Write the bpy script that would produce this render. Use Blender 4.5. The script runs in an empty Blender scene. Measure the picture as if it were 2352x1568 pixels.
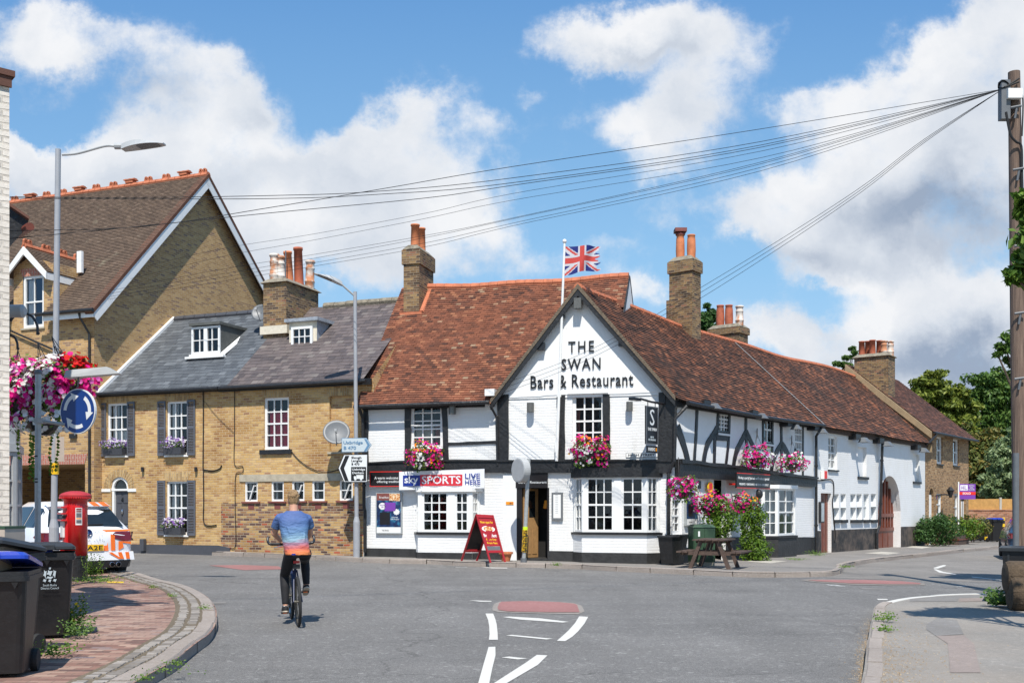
import bpy,bmesh,math,random
from mathutils import Vector,Matrix
random.seed(7)
R=math.radians
sc=bpy.context.scene
COL=sc.collection
#  camera, light, exposure
FP,HZ,CX,CH=2400.0,1165.7,1176.0,1.6
cam=bpy.data.cameras.new('camera');camo=bpy.data.objects.new('camera',cam);COL.objects.link(camo)
camo.location=(0,0,CH);camo.rotation_euler=(R(90),0,0)
cam.sensor_width=36;cam.lens=36*FP/2352;cam.shift_y=(HZ-784)/2352
cam.clip_start=.1;cam.clip_end=3000
sc.camera=camo
sc.view_settings.view_transform='Standard';sc.view_settings.look='None'
sc.view_settings.exposure=0.38;sc.view_settings.gamma=1
SUN_EL=57
sun=bpy.data.lights.new('sun','SUN');suno=bpy.data.objects.new('sun',sun);COL.objects.link(suno)
sun.energy=4.5;sun.angle=R(.5);sun.color=(1,.95,.87)
suno.rotation_euler=(R(90-SUN_EL),0,R(1));suno.location=(0,-20,40)
sc.cycles.max_bounces=6;sc.cycles.transparent_max_bounces=12
w=bpy.data.worlds.new('World');sc.world=w;w.use_nodes=True
nt=w.node_tree;nt.nodes.clear()
def N(t,tree=None,**k):
 n=(tree or nt).nodes.new(t)
 for a,b in k.items():setattr(n,a,b)
 return n
def M_(op,a,b=None,c=None,tree=None,clamp=False):
 tree=tree or nt
 n=tree.nodes.new('ShaderNodeMath');n.operation=op;n.use_clamp=clamp
 for i,x in enumerate((a,b,c)):
  if x is None:continue
  if hasattr(x,'is_linked')or hasattr(x,'node'):tree.links.new(x,n.inputs[i])
  else:n.inputs[i].default_value=x
 return n.outputs[0]
def build_world():
 L=nt.links.new
 out=N('ShaderNodeOutputWorld');bg=N('ShaderNodeBackground');L(bg.outputs[0],out.inputs[0])
 sky=N('ShaderNodeTexSky');sky.sky_type='NISHITA';sky.sun_disc=False
 sky.sun_elevation=R(SUN_EL);sky.sun_rotation=R(181);sky.air_density=1.15;sky.dust_density=.25;sky.ozone_density=2.2
 STR=.115
 bg.inputs[1].default_value=STR
 tc=N('ShaderNodeTexCoord');sep=N('ShaderNodeSeparateXYZ');L(tc.outputs['Generated'],sep.inputs[0])
 ay=M_('MAXIMUM',M_('ABSOLUTE',sep.outputs[1]),.12)
 a=M_('DIVIDE',sep.outputs[0],ay);b=M_('DIVIDE',sep.outputs[2],ay)
 com=N('ShaderNodeCombineXYZ');L(a,com.inputs[0]);L(b,com.inputs[1])
 nz=N('ShaderNodeTexNoise');nz.inputs['Scale'].default_value=5.5;nz.inputs['Detail'].default_value=10;nz.inputs['Roughness'].default_value=.62
 L(com.outputs[0],nz.inputs['Vector'])
 wsub=N('ShaderNodeVectorMath',operation='SUBTRACT');L(nz.outputs['Color'],wsub.inputs[0]);wsub.inputs[1].default_value=(.5,.5,.5)
 wmul=N('ShaderNodeVectorMath',operation='SCALE');L(wsub.outputs[0],wmul.inputs[0]);wmul.inputs['Scale'].default_value=.17
 wad=N('ShaderNodeVectorMath',operation='ADD');L(com.outputs[0],wad.inputs[0]);L(wmul.outputs[0],wad.inputs[1])
 def blobs(lst,vec):
  tot=None
  for(u,v,rx,ry,wt)in lst:
   s=N('ShaderNodeVectorMath',operation='SUBTRACT');L(vec,s.inputs[0]);s.inputs[1].default_value=((u-CX)/FP,(HZ-v)/FP,0)
   m=N('ShaderNodeVectorMath',operation='MULTIPLY');L(s.outputs[0],m.inputs[0]);m.inputs[1].default_value=(FP/rx,FP/ry,0)
   d=N('ShaderNodeVectorMath',operation='DOT_PRODUCT');L(m.outputs[0],d.inputs[0]);L(m.outputs[0],d.inputs[1])
   e=M_('EXPONENT',M_('MULTIPLY',d.outputs['Value'],-1.0))
   tot=M_('MULTIPLY',e,wt)if tot is None else M_('MULTIPLY_ADD',e,wt,tot)
  return tot
 C=[(200,70,230,95,1.1),(90,20,140,80,.6),(60,330,110,80,.8),(100,420,170,75,.9),(440,175,130,95,.9),(540,190,110,90,.8),(560,290,130,80,.9),(340,290,170,110,.9),(420,400,260,100,1.),(700,420,200,110,1.),(620,570,210,120,1.),(820,400,130,95,.7),(930,270,90,70,.75),(980,330,170,80,.6),(950,440,170,90,.85),(900,560,240,110,.9),(1130,300,70,40,.35),(1010,650,150,70,.5),(1180,560,90,80,.3),(300,560,300,110,.8),(1400,80,150,62,1.05),(1540,50,170,75,.9),(1700,90,130,110,.5),(1610,190,110,90,.5),(1380,290,130,60,.6),(1500,270,130,90,.6),(1790,60,60,90,.4),(1560,230,90,60,.45),(1850,230,110,70,.85),(2000,260,170,120,1.),(2120,200,140,100,1.1),(2260,140,130,150,1.1),(2250,330,200,180,1.1),(2350,60,150,80,1.),(2050,400,230,110,.9),(1700,510,110,60,.95),(1790,440,95,85,.95),(1880,540,170,80,1.),(1980,560,210,75,.8),(2180,520,230,110,1.),(2160,700,190,80,1.),(2060,760,160,80,.8),(2250,800,200,120,1.),(1760,780,80,50,.9),(1860,800,90,60,.85),(1980,850,180,80,.7),(1500,690,60,40,.6),(1390,555,70,30,.35),(1900,640,110,24,.5),(1200,230,50,22,.4),(1500,380,90,40,.4),(120,278,120,42,-1.),(650,330,60,60,-.5),(760,250,90,120,-.4),(700,470,260,90,.5),(1060,500,140,60,.4),(1450,660,110,60,.5),(1560,770,120,60,.6),(1280,600,120,50,.4),(1560,470,120,50,.35),(1120,400,110,60,.5),(1250,120,60,40,.3),(2180,920,300,60,.6)]
 dens=blobs(C,wad.outputs[0])
 n2=N('ShaderNodeTexNoise');n2 .inputs['Scale'].default_value=9;n2 .inputs['Detail'].default_value=12;n2 .inputs['Roughness'].default_value=.66;L(com.outputs[0],n2 .inputs['Vector'])
 n4=N('ShaderNodeTexNoise');n4 .inputs['Scale'].default_value=3.2;n4 .inputs['Detail'].default_value=6;n4 .inputs['Roughness'].default_value=.55;L(wad.outputs[0],n4 .inputs['Vector'])
 dens=M_('MULTIPLY',M_('MINIMUM',dens,1.15),.95)
 dn=M_('ADD',dens,M_('MULTIPLY',M_('SUBTRACT',n2 .outputs['Fac'],.52),1.9))
 dn=M_('ADD',dn,M_('MULTIPLY',M_('SUBTRACT',n4 .outputs['Fac'],.52),1.5))
 mask=N('ShaderNodeMapRange',interpolation_type='SMOOTHERSTEP');L(dn,mask.inputs[0]);mask.inputs[1].default_value=.14;mask.inputs[2].default_value=1.02
 K=[(230,200,220,55,.5),(150,480,260,60,.35),(520,420,220,60,.32),(580,250,60,40,.3),(880,620,260,80,.25),(1500,100,160,35,.3),(1000,700,200,60,.2),(1400,115,120,20,.3),(2140,480,220,85,.85),(1960,600,260,40,.4),(2230,800,200,60,.7),(2060,850,170,50,.5),(2250,340,160,90,.25),(2330,560,150,70,.35),(1880,890,130,40,.3),(1700,600,120,25,.25)]
 dark=blobs(K,wad.outputs[0])
 n3=N('ShaderNodeTexNoise');n3 .inputs['Scale'].default_value=8;n3 .inputs['Detail'].default_value=7;L(wad.outputs[0],n3 .inputs['Vector'])
 shade=M_('ADD',dark,M_('MULTIPLY',M_('SUBTRACT',n3 .outputs['Fac'],.42),1.5))
 thick=M_('MULTIPLY',M_('SUBTRACT',dn,.9),.22)
 shade=M_('ADD',shade,thick,clamp=True)
 cr=N('ShaderNodeValToRGB');L(shade,cr.inputs[0])
 k=1/STR
 cr.color_ramp.elements[0].position=.0;cr.color_ramp.elements[0].color=(.70,.71,.73,1)
 cr.color_ramp.elements[1].position=1.;cr.color_ramp.elements[1].color=(.26,.32,.42,1)
 e=cr.color_ramp.elements.new(.4);e.color=(.53,.57,.63,1)
 sc_=N('ShaderNodeVectorMath',operation='SCALE');L(cr.outputs[0],sc_.inputs[0]);sc_.inputs['Scale'].default_value=k
 er=N('ShaderNodeMapRange');L(b,er.inputs[0]);er.inputs[1].default_value=0.0;er.inputs[2].default_value=.50
 bl=N('ShaderNodeValToRGB');L(er.outputs[0],bl.inputs[0]);be=bl.color_ramp.elements
 be[0].position=0;be[0].color=(.40,.56,.72,1);be[1].position=1;be[1].color=(.098,.265,.55,1);e2=be.new(.45);e2 .color=(.22,.44,.68,1)
 bs=N('ShaderNodeVectorMath',operation='SCALE');L(bl.outputs[0],bs.inputs[0]);bs.inputs['Scale'].default_value=k
 ms_=N('ShaderNodeMix',data_type='RGBA');ms_.inputs['Factor'].default_value=.8;L(sky.outputs[0],ms_.inputs['A']);L(bs.outputs[0],ms_.inputs['B'])
 sky=ms_
 mx=N('ShaderNodeMix',data_type='RGBA');L(mask.outputs[0],mx.inputs['Factor']);L(sky.outputs['Result'],mx.inputs['A']);L(sc_.outputs[0],mx.inputs['B'])
 up=N('ShaderNodeMapRange');L(sep.outputs[2],up.inputs[0]);up.inputs[1].default_value=0;up.inputs[2].default_value=.02
 mx2=N('ShaderNodeMix',data_type='RGBA');L(up.outputs[0],mx2 .inputs['Factor']);L(sky.outputs['Result'],mx2 .inputs['A']);L(mx.outputs['Result'],mx2 .inputs['B'])
 L(mx2 .outputs['Result'],bg.inputs[0])
build_world()
#  helpers
def cr(x0,y0,w_,out):
 k=w_/out
 return lambda x,y:((x0+x*k)/1.7415,(y0+y*k)/1.7415)
cA=cr(0,200,1100,2156);cB=cr(0,1000,600,1568);cC=cr(0,1400,900,1764);cD=cr(0,2000,900,1931);cE=cr(350,1200,1150,1717)
cF=cr(900,850,800,2091);cG=cr(1400,850,1300,2352);cH=cr(1420,1550,730,1568);cI=cr(2000,1500,750,1508);cJ=cr(2600,1500,750,1434)
cK=cr(2500,850,1450,2352);cL=cr(3200,1600,896,1756);cM=cr(3550,1350,546,1427);cN=cr(3300,2200,796,2351);cO=cr(1700,2200,900,2352)
cQ=cr(0,1700,420,1176);cS=cr(1000,1950,400,1045);cT=cr(220,1930,320,1195);cU=cr(3250,1850,500,1960);cV=cr(3600,2050,496,2222)
cW=cr(0,2050,330,1150);cX=cr(3850,200,246,643)
def P(u,v,Y):return Vector(((u-CX)/FP*Y,Y,CH+(HZ-v)/FP*Y))
def gz(x,y):
 return-.14*max(0,min(y,48))/30*math.tanh(x/12)
def G(u,v,dz=0):
 Y=20
 for _ in range(30):
  x=(u-CX)/FP*Y
  Y=(CH-gz(x,Y)-dz)*FP/max(1,v-HZ)
  Y=min(Y,400)
 return Vector(((u-CX)/FP*Y,Y,gz((u-CX)/FP*Y,Y)+dz))
def uvz(p):p=Vector(p);return p
class MB:
 def __init__(s):s.v=[];s.f=[];s.k=[]
 def mark(s):s.k.append((len(s.v),len(s.f)));return s
 def add(s,vs,fs):
  n=len(s.v);s.v+=[tuple(p)for p in vs];s.f+=[tuple(i+n for i in f)for f in fs];return s
 def poly(s,*pts):return s.add(pts,[tuple(range(len(pts)))])
 def box(s,c,size,M=None):
  x,y,z=[q/2 for q in size];c=Vector(c)
  vs=[Vector((a*x,b*y,d*z))for a in(-1,1)for b in(-1,1)for d in(-1,1)]
  if M is not None:vs=[M@q for q in vs]
  return s.add([c+q for q in vs],[(0,1,3,2),(4,6,7,5),(0,4,5,1),(2,3,7,6),(0,2,6,4),(1,5,7,3)])
 def hexa(s,v8):return s.add(v8,[(0,3,2,1),(4,5,6,7),(0,1,5,4),(1,2,6,5),(2,3,7,6),(3,0,4,7)])
 def prism(s,pts,vec):
  n=len(pts);pts=[Vector(p)for p in pts];vec=Vector(vec)
  return s.add(pts+[p+vec for p in pts],[tuple(range(n))[::-1],tuple(range(n,2*n))]+[(i,(i+1)%n,n+(i+1)%n,n+i)for i in range(n)])
 def fbox(s,fr,s0,s1,h0,h1,d0,d1):
  p=fr.p
  return s.hexa([p(s0,h0,d0),p(s1,h0,d0),p(s1,h0,d1),p(s0,h0,d1),p(s0,h1,d0),p(s1,h1,d0),p(s1,h1,d1),p(s0,h1,d1)])
 def tube(s,path,r,seg=8,cap=True):
  path=[Vector(p)for p in path];n=len(path)
  rs=r if isinstance(r,(list,tuple))else[r]*n
  prev=None;rings=[]
  for i,p in enumerate(path):
   t=(path[min(i+1,n-1)]-path[max(i-1,0)])
   if t.length<1e-9:t=Vector((0,0,1))
   t.normalize()
   if prev is None:
    a=Vector((0,0,1))if abs(t.z)<.9 else Vector((1,0,0))
    u=t.cross(a).normalized()
   else:
    u=(prev-t*prev.dot(t));
    u=u.normalized()if u.length>1e-6 else t.orthogonal().normalized()
   prev=u;w_=t.cross(u)
   rings.append([p+(u*math.cos(k*2*math.pi/seg)+w_*math.sin(k*2*math.pi/seg))*rs[i]for k in range(seg)])
  vs=[q for ring in rings for q in ring];fs=[]
  for i in range(n-1):
   for k in range(seg):
    fs.append((i*seg+k,i*seg+(k+1)%seg,(i+1)*seg+(k+1)%seg,(i+1)*seg+k))
  if cap:fs+=[tuple(range(seg))[::-1],tuple(range((n-1)*seg,n*seg))]
  return s.add(vs,fs)
 def lathe(s,prof,base,seg=20,M=None,cap=True):
  base=Vector(base);vs=[];fs=[];n=len(prof)
  for(r,z)in prof:
   for k in range(seg):
    q=Vector((r*math.cos(2*math.pi*k/seg),r*math.sin(2*math.pi*k/seg),z))
    vs.append(base+(M@q if M is not None else q))
  for i in range(n-1):
   for k in range(seg):fs.append((i*seg+k,i*seg+(k+1)%seg,(i+1)*seg+(k+1)%seg,(i+1)*seg+k))
  if cap:fs+=[tuple(range(seg))[::-1],tuple(range((n-1)*seg,n*seg))]
  return s.add(vs,fs)
 def ell(s,c,r,M=None,seg=14,rings=9):
  prof=[(math.sin(math.pi*i/rings),-math.cos(math.pi*i/rings))for i in range(rings+1)]
  prof[0]=(.02,-1);prof[-1]=(.02,1)
  S=Matrix.Diagonal(Vector(r));S=(M@S)if M is not None else S
  return s.lathe(prof,c,seg,S)
 def build(s,name,mat,parent=None,smooth=False,loc=None,uvm=1.0):
  if s.k:
   K=[(0,0)]+[k for k in s.k if k!=(0,0)]+[(len(s.v),len(s.f))];s.k=[];o=None
   for(v0,f0),(v1,f1)in zip(K[:-1],K[1:]):
    if v1>v0:q=MB();q.v=s.v[v0:v1];q.f=[tuple(i-v0 for i in f)for f in s.f[f0:f1]];o=q.build(name,mat,parent,smooth,loc,uvm)
   return o
  me=bpy.data.meshes.new(name)
  root=parent
  while root is not None and root.parent is not None:root=root.parent
  off=Vector(root.location)if root is not None else(Vector(loc)if loc is not None else None)
  if off is None:
   n=max(1,len(s.v));off=Vector((sum(q[0]for q in s.v)/n,sum(q[1]for q in s.v)/n,min([q[2]for q in s.v]or[0])))
  me.from_pydata([(q[0]-off.x,q[1]-off.y,q[2]-off.z)for q in s.v],[],s.f)
  me.materials.append(MAT(mat)if isinstance(mat,str)else mat)
  uvl=me.uv_layers.new(name='UVMap').data
  Zv=Vector((0,0,1));vv=s.v
  for pl in me.polygons:
   n=pl.normal
   t=Zv.cross(n)
   t=t.normalized()if t.length>.05 else Vector((1,0,0))
   b=n.cross(t)
   for li in pl.loop_indices:
    q=vv[me.loops[li].vertex_index];q=Vector(q)
    uvl[li].uv=(q.dot(t)*uvm,q.dot(b)*uvm)
  if smooth:me.polygons.foreach_set('use_smooth',[True]*len(me.polygons))
  o=bpy.data.objects.new(name,me);COL.objects.link(o)
  if root is None:o.location=off
  else:o.parent=parent
  return o
class Fr:
 def __init__(s,O,d):
  s.O=Vector((O[0],O[1],0));s.d=Vector((d[0],d[1],0)).normalized();s.n=Vector((s.d.y,-s.d.x,0))
 def p(s,S,H,D=0):return Vector((s.O.x+s.d.x*S+s.n.x*D,s.O.y+s.d.y*S+s.n.y*D,H))
 def sh(s,u,v,D=0):
  dr=Vector(((u-CX)/FP,1,(HZ-v)/FP));c=Vector((0,0,CH));o=s.O+s.n*D
  t=(o-c).dot(s.n)/dr.dot(s.n);q=c+dr*t
  return((q-s.O).dot(s.d),q.z)
 def shift(s,S,D=0):q=s.p(S,0,D);return Fr((q.x,q.y),(s.d.x,s.d.y))
 def turn(s,S,D,ang):
  q=s.p(S,0,D);c,n=math.cos(R(ang)),math.sin(R(ang))
  return Fr((q.x,q.y),(s.d.x*c-s.d.y*n,s.d.x*n+s.d.y*c))
def tag(o,label=None,cat=None,group=None,kind=None):
 if label:o['label']=label
 if cat:o['category']=cat
 if group:o['group']=group
 if kind:o['kind']=kind
 return o
def thing(name,label,cat,loc,group=None):
 o=bpy.data.objects.new(name,None);COL.objects.link(o);o.location=loc;o.empty_display_size=.2
 return tag(o,label,cat,group)
def dup(root,loc,rotz=0,label=None,group=None,scale=None):
 r=root.copy();COL.objects.link(r);r.location=loc;r.rotation_euler=(0,0,rotz)
 if scale:r.scale=scale
 if label:r['label']=label
 if group:r['group']=group
 for ch in list(root.children):
  c=ch.copy();COL.objects.link(c);c.parent=r
  for g_ in ch.children:
   d=g_.copy();COL.objects.link(d);d.parent=c
 return r
def resample(pts,step):
 pts=[Vector(p)for p in pts];out=[pts[0]];
 for a,b in zip(pts[:-1],pts[1:]):
  n=max(1,int((b-a).length/step))
  for i in range(1,n+1):out.append(a.lerp(b,i/n))
 return out
def smooth_path(pts,n=6):
 pts=[Vector(p)for p in pts];out=[]
 for i in range(len(pts)-1):
  p0,p1,p2,p3=pts[max(i-1,0)],pts[i],pts[i+1],pts[min(i+2,len(pts)-1)]
  for k in range(n):
   t=k/n
   out.append(.5*((2*p1)+(-p0+p2)*t+(2*p0-5*p1+4*p2-p3)*t*t+(-p0+3*p1-3*p2+p3)*t**3))
 out.append(pts[-1]);return out
def text(s,par,fr,S,H,size,mat,d=.02,ext=.004,align='CENTER',bold=0,width=1.0,name='lettering',rot=0,space=1.0,loc=None):
 cu=bpy.data.curves.new('t','FONT');cu.body=s;cu.size=size;cu.extrude=ext;cu.align_x=align;cu.align_y='CENTER'
 cu.offset=bold;cu.resolution_u=2;cu.space_character=space
 o=bpy.data.objects.new('t',cu);COL.objects.link(o)
 bpy.context.view_layer.update()
 me=bpy.data.meshes.new_from_object(o.evaluated_get(bpy.context.evaluated_depsgraph_get()))
 bpy.data.objects.remove(o)
 m=MB();c,n=math.cos(rot),math.sin(rot)
 vs=[]
 for v in me.vertices:
  x,y=v.co.x*width,v.co.y
  vs.append(fr.p(S+x*c-y*n,H+x*n+y*c,d+v.co.z))
 m.add(vs,[tuple(p.vertices)for p in me.polygons])
 bpy.data.meshes.remove(me)
 return m.build(name,mat,par)
def ftext(s,par,fr,box,mat,d=.02,ext=.004,bold=0,name='lettering',shear=0,space=1):
 """lettering fitted to a rectangle (s0, s1, h0, h1); mirrored frames are not needed"""
 cu=bpy.data.curves.new('t','FONT');cu.body=s;cu.size=1;cu.extrude=.5;cu.offset=bold;cu.resolution_u=2;cu.align_x='CENTER';cu.space_character=space
 o=bpy.data.objects.new('t',cu);COL.objects.link(o);bpy.context.view_layer.update()
 me=bpy.data.meshes.new_from_object(o.evaluated_get(bpy.context.evaluated_depsgraph_get()));bpy.data.objects.remove(o)
 xs=[v.co.x for v in me.vertices];ys=[v.co.y for v in me.vertices];x0,x1,y0,y1=min(xs),max(xs),min(ys),max(ys)
 s0,s1,h0,h1=box;m=MB()
 m.add([fr.p(s0+(v.co.x-x0)/(x1-x0)*(s1-s0),h0+(v.co.y-y0)/(y1-y0)*(h1-h0),d+v.co.z*2*ext)for v in me.vertices],[tuple(p.vertices)for p in me.polygons])
 bpy.data.meshes.remove(me);return m.build(name,mat,par)
 #  materials
_m={}
def newmat(name):
 m=bpy.data.materials.new(name);m.use_nodes=True;t=m.node_tree;b=t.nodes['Principled BSDF'];_m[name]=m
 return m,t,b
def MAT(name):return _m[name]
def setc(s,v):s.default_value=(*v,1)if len(v)==3 else v
def plain(name,c,rough=.6,metal=0,var=.12,scale=6,bump=0,coat=0,spec=None,bscale=40):
 m,t,b=newmat(name);L=t.links.new
 b.inputs['Roughness'].default_value=rough;b.inputs['Metallic'].default_value=metal
 if coat:b.inputs['Coat Weight'].default_value=coat;b.inputs['Coat Roughness'].default_value=.05
 if spec is not None:b.inputs['Specular IOR Level'].default_value=spec
 tc=N('ShaderNodeTexCoord',t);n=N('ShaderNodeTexNoise',t);L(tc.outputs['Object'],n.inputs['Vector'])
 n.inputs['Scale'].default_value=scale;n.inputs['Detail'].default_value=6;n.inputs['Roughness'].default_value=.65
 r=N('ShaderNodeValToRGB',t);L(n.outputs['Fac'],r.inputs[0])
 r.color_ramp.elements[0].position=.3;r.color_ramp.elements[1].position=.7
 setc(r.color_ramp.elements[0],())if False else None
 r.color_ramp.elements[0].color=(*[q*(1-var)for q in c],1);r.color_ramp.elements[1].color=(*[min(1,q*(1+var))for q in c],1)
 L(r.outputs[0],b.inputs['Base Color'])
 if bump:
  n2=N('ShaderNodeTexNoise',t);L(tc.outputs['Object'],n2 .inputs['Vector']);n2 .inputs['Scale'].default_value=bscale;n2 .inputs['Detail'].default_value=5
  bp=N('ShaderNodeBump',t);bp.inputs['Strength'].default_value=bump;bp.inputs['Distance'].default_value=.02
  L(n2 .outputs['Fac'],bp.inputs['Height']);L(bp.outputs[0],b.inputs['Normal'])
 return m
def ramp(t,src,cols,const=False):
 r=N('ShaderNodeValToRGB',t);t.links.new(src,r.inputs[0])
 if const:r.color_ramp.interpolation='CONSTANT'
 el=r.color_ramp.elements
 while len(el)>1:el.remove(el[-1])
 el[0].position=cols[0][0];el[0].color=(*cols[0][1],1)
 for p,c in cols[1:]:e=el.new(p);e.color=(*c,1)
 return r.outputs[0]
def mixc(t,fac,a,b,mode='MIX'):
 m=N('ShaderNodeMix',t,data_type='RGBA',blend_type=mode);L=t.links.new
 for s,x in((m.inputs['Factor'],fac),(m.inputs['A'],a),(m.inputs['B'],b)):
  if hasattr(x,'node'):L(x,s)
  elif isinstance(x,(int,float)):s.default_value=x
  else:s.default_value=(*x,1)
 return m.outputs['Result']
def noise(t,vec,scale,detail=5,rough=.6):
 n=N('ShaderNodeTexNoise',t);t.links.new(vec,n.inputs['Vector']);n.inputs['Scale'].default_value=scale;n.inputs['Detail'].default_value=detail;n.inputs['Roughness'].default_value=rough
 return n.outputs['Fac']
def brick(name,cols,mortar,bw=.225,bh=.075,ms=.009,rough=.85,bump=.6,patch=None,patchc=None,pk=.5,mode='MULTIPLY',distort=.004,soldier=False,msmooth=.3,off=.5):
 m,t,b=newmat(name);L=t.links.new;b.inputs['Roughness'].default_value=rough;b.inputs['Specular IOR Level'].default_value=.25
 tc=N('ShaderNodeTexCoord',t);vec=tc.outputs['UV']
 if soldier:
  mp=N('ShaderNodeMapping',t);mp.inputs['Rotation'].default_value=(0,0,R(90));L(vec,mp.inputs[0]);vec=mp.outputs[0]
 if distort:
  nn=N('ShaderNodeTexNoise',t);L(vec,nn.inputs['Vector']);nn.inputs['Scale'].default_value=2.5;nn.inputs['Detail'].default_value=4
  sv=N('ShaderNodeVectorMath',t,operation='SUBTRACT');L(nn.outputs['Color'],sv.inputs[0]);sv.inputs[1].default_value=(.5,)*3
  sm=N('ShaderNodeVectorMath',t,operation='SCALE');L(sv.outputs[0],sm.inputs[0]);sm.inputs['Scale'].default_value=distort*8
  ad=N('ShaderNodeVectorMath',t,operation='ADD');L(vec,ad.inputs[0]);L(sm.outputs[0],ad.inputs[1]);v2=ad.outputs[0]
 else:v2=vec
 bt=N('ShaderNodeTexBrick',t);L(v2,bt.inputs['Vector']);bt.offset=off
 setv=bt.inputs
 setv['Scale'].default_value=1;setv['Brick Width'].default_value=bw;setv['Row Height'].default_value=bh;setv['Mortar Size'].default_value=ms
 setv['Mortar Smooth'].default_value=msmooth;setv['Color1'].default_value=(0,0,0,1);setv['Color2'].default_value=(1,1,1,1);setv['Mortar'].default_value=(.5,.5,.5,1)
 c=ramp(t,bt.outputs['Color'],cols)
 n1=noise(t,vec,22,6,.7);c=mixc(t,.22,c,ramp(t,n1,[(.3,(.45,)*3),(.6,(1,1,1))]),'MULTIPLY')
 n2=noise(t,vec,.55,4,.6);
 c=mixc(t,.5,c,ramp(t,n2,[(.3,(.62,.58,.55)),(.62,(1.1,1.1,1.1))]),'MULTIPLY')
 if patch:
  n3=noise(t,vec,patch,5,.65);f=ramp(t,n3,[(.5,(0,0,0)),(.62,(pk,pk,pk))]);c=mixc(t,f,c,patchc,mode)
 mo=mixc(t,ramp(t,noise(t,vec,9,5),[(.35,(0,)*3),(.65,(1,)*3)]),mortar,[q*.7 for q in mortar])
 c=mixc(t,bt.outputs['Fac'],c,mo)
 L(c,b.inputs['Base Color'])
 h=M_('SUBTRACT',M_('MULTIPLY',noise(t,vec,35,4),.35,tree=t),bt.outputs['Fac'],tree=t)
 bp=N('ShaderNodeBump',t);bp.inputs['Strength'].default_value=bump;bp.inputs['Distance'].default_value=.012;L(h,bp.inputs['Height']);L(bp.outputs[0],b.inputs['Normal'])
 return m
def island(name,cols,rough=.7,noisec=.35,nscale=14,bump=.3,spec=.3,tr=0,patch=None):
 """a different colour for every loose piece (tile, leaf, petal)"""
 m,t,b=newmat(name);L=t.links.new;b.inputs['Roughness'].default_value=rough;b.inputs['Specular IOR Level'].default_value=spec
 g=N('ShaderNodeNewGeometry',t);c=ramp(t,g.outputs['Random Per Island'],cols)
 tc=N('ShaderNodeTexCoord',t);v=tc.outputs['Object']
 if noisec:c=mixc(t,noisec,c,ramp(t,noise(t,v,nscale,5,.7),[(.32,(.35,)*3),(.65,(1.15,)*3)]),'MULTIPLY')
 if patch:
  for(s_,lo,hi,pc,k)in patch:
   f=ramp(t,noise(t,v,s_,6,.7),[(lo,(0,0,0)),(hi,(k,k,k))]);c=mixc(t,f,c,pc)
 L(c,b.inputs['Base Color'])
 if bump:
  bp=N('ShaderNodeBump',t);bp.inputs['Strength'].default_value=bump;bp.inputs['Distance'].default_value=.01
  L(noise(t,v,60,4),bp.inputs['Height']);L(bp.outputs[0],b.inputs['Normal'])
 if tr:
  out=t.nodes['Material Output'];td=N('ShaderNodeBsdfTranslucent',t);L(c,td.inputs[0]);ms=N('ShaderNodeMixShader',t);ms.inputs[0].default_value=tr
  L(b.outputs[0],ms.inputs[1]);L(td.outputs[0],ms.inputs[2]);L(ms.outputs[0],out.inputs[0])
 return m
def glassmat(name,tint=(.93,.95,.96),refl=1.0):
 m=bpy.data.materials.new(name);m.use_nodes=True;t=m.node_tree;t.nodes.clear();L=t.links.new;_m[name]=m
 o=N('ShaderNodeOutputMaterial',t);a=N('ShaderNodeBsdfTransparent',t);a.inputs[0].default_value=(*tint,1)
 g=N('ShaderNodeBsdfGlossy',t);g.inputs['Roughness'].default_value=.03;g.inputs[0].default_value=(.9,.95,1,1)
 fr=N('ShaderNodeFresnel',t);fr.inputs[0].default_value=1.5
 tc=N('ShaderNodeTexCoord',t);bp=N('ShaderNodeBump',t);bp.inputs['Strength'].default_value=.08;bp.inputs['Distance'].default_value=.05
 L(noise(t,tc.outputs['Object'],2.2,2),bp.inputs['Height']);L(bp.outputs[0],g.inputs['Normal'])
 f=M_('MULTIPLY',fr.outputs[0],refl,tree=t,clamp=True)
 ms=N('ShaderNodeMixShader',t);L(f,ms.inputs[0]);L(a.outputs[0],ms.inputs[1]);L(g.outputs[0],ms.inputs[2]);L(ms.outputs[0],o.inputs[0])
 return m
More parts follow.
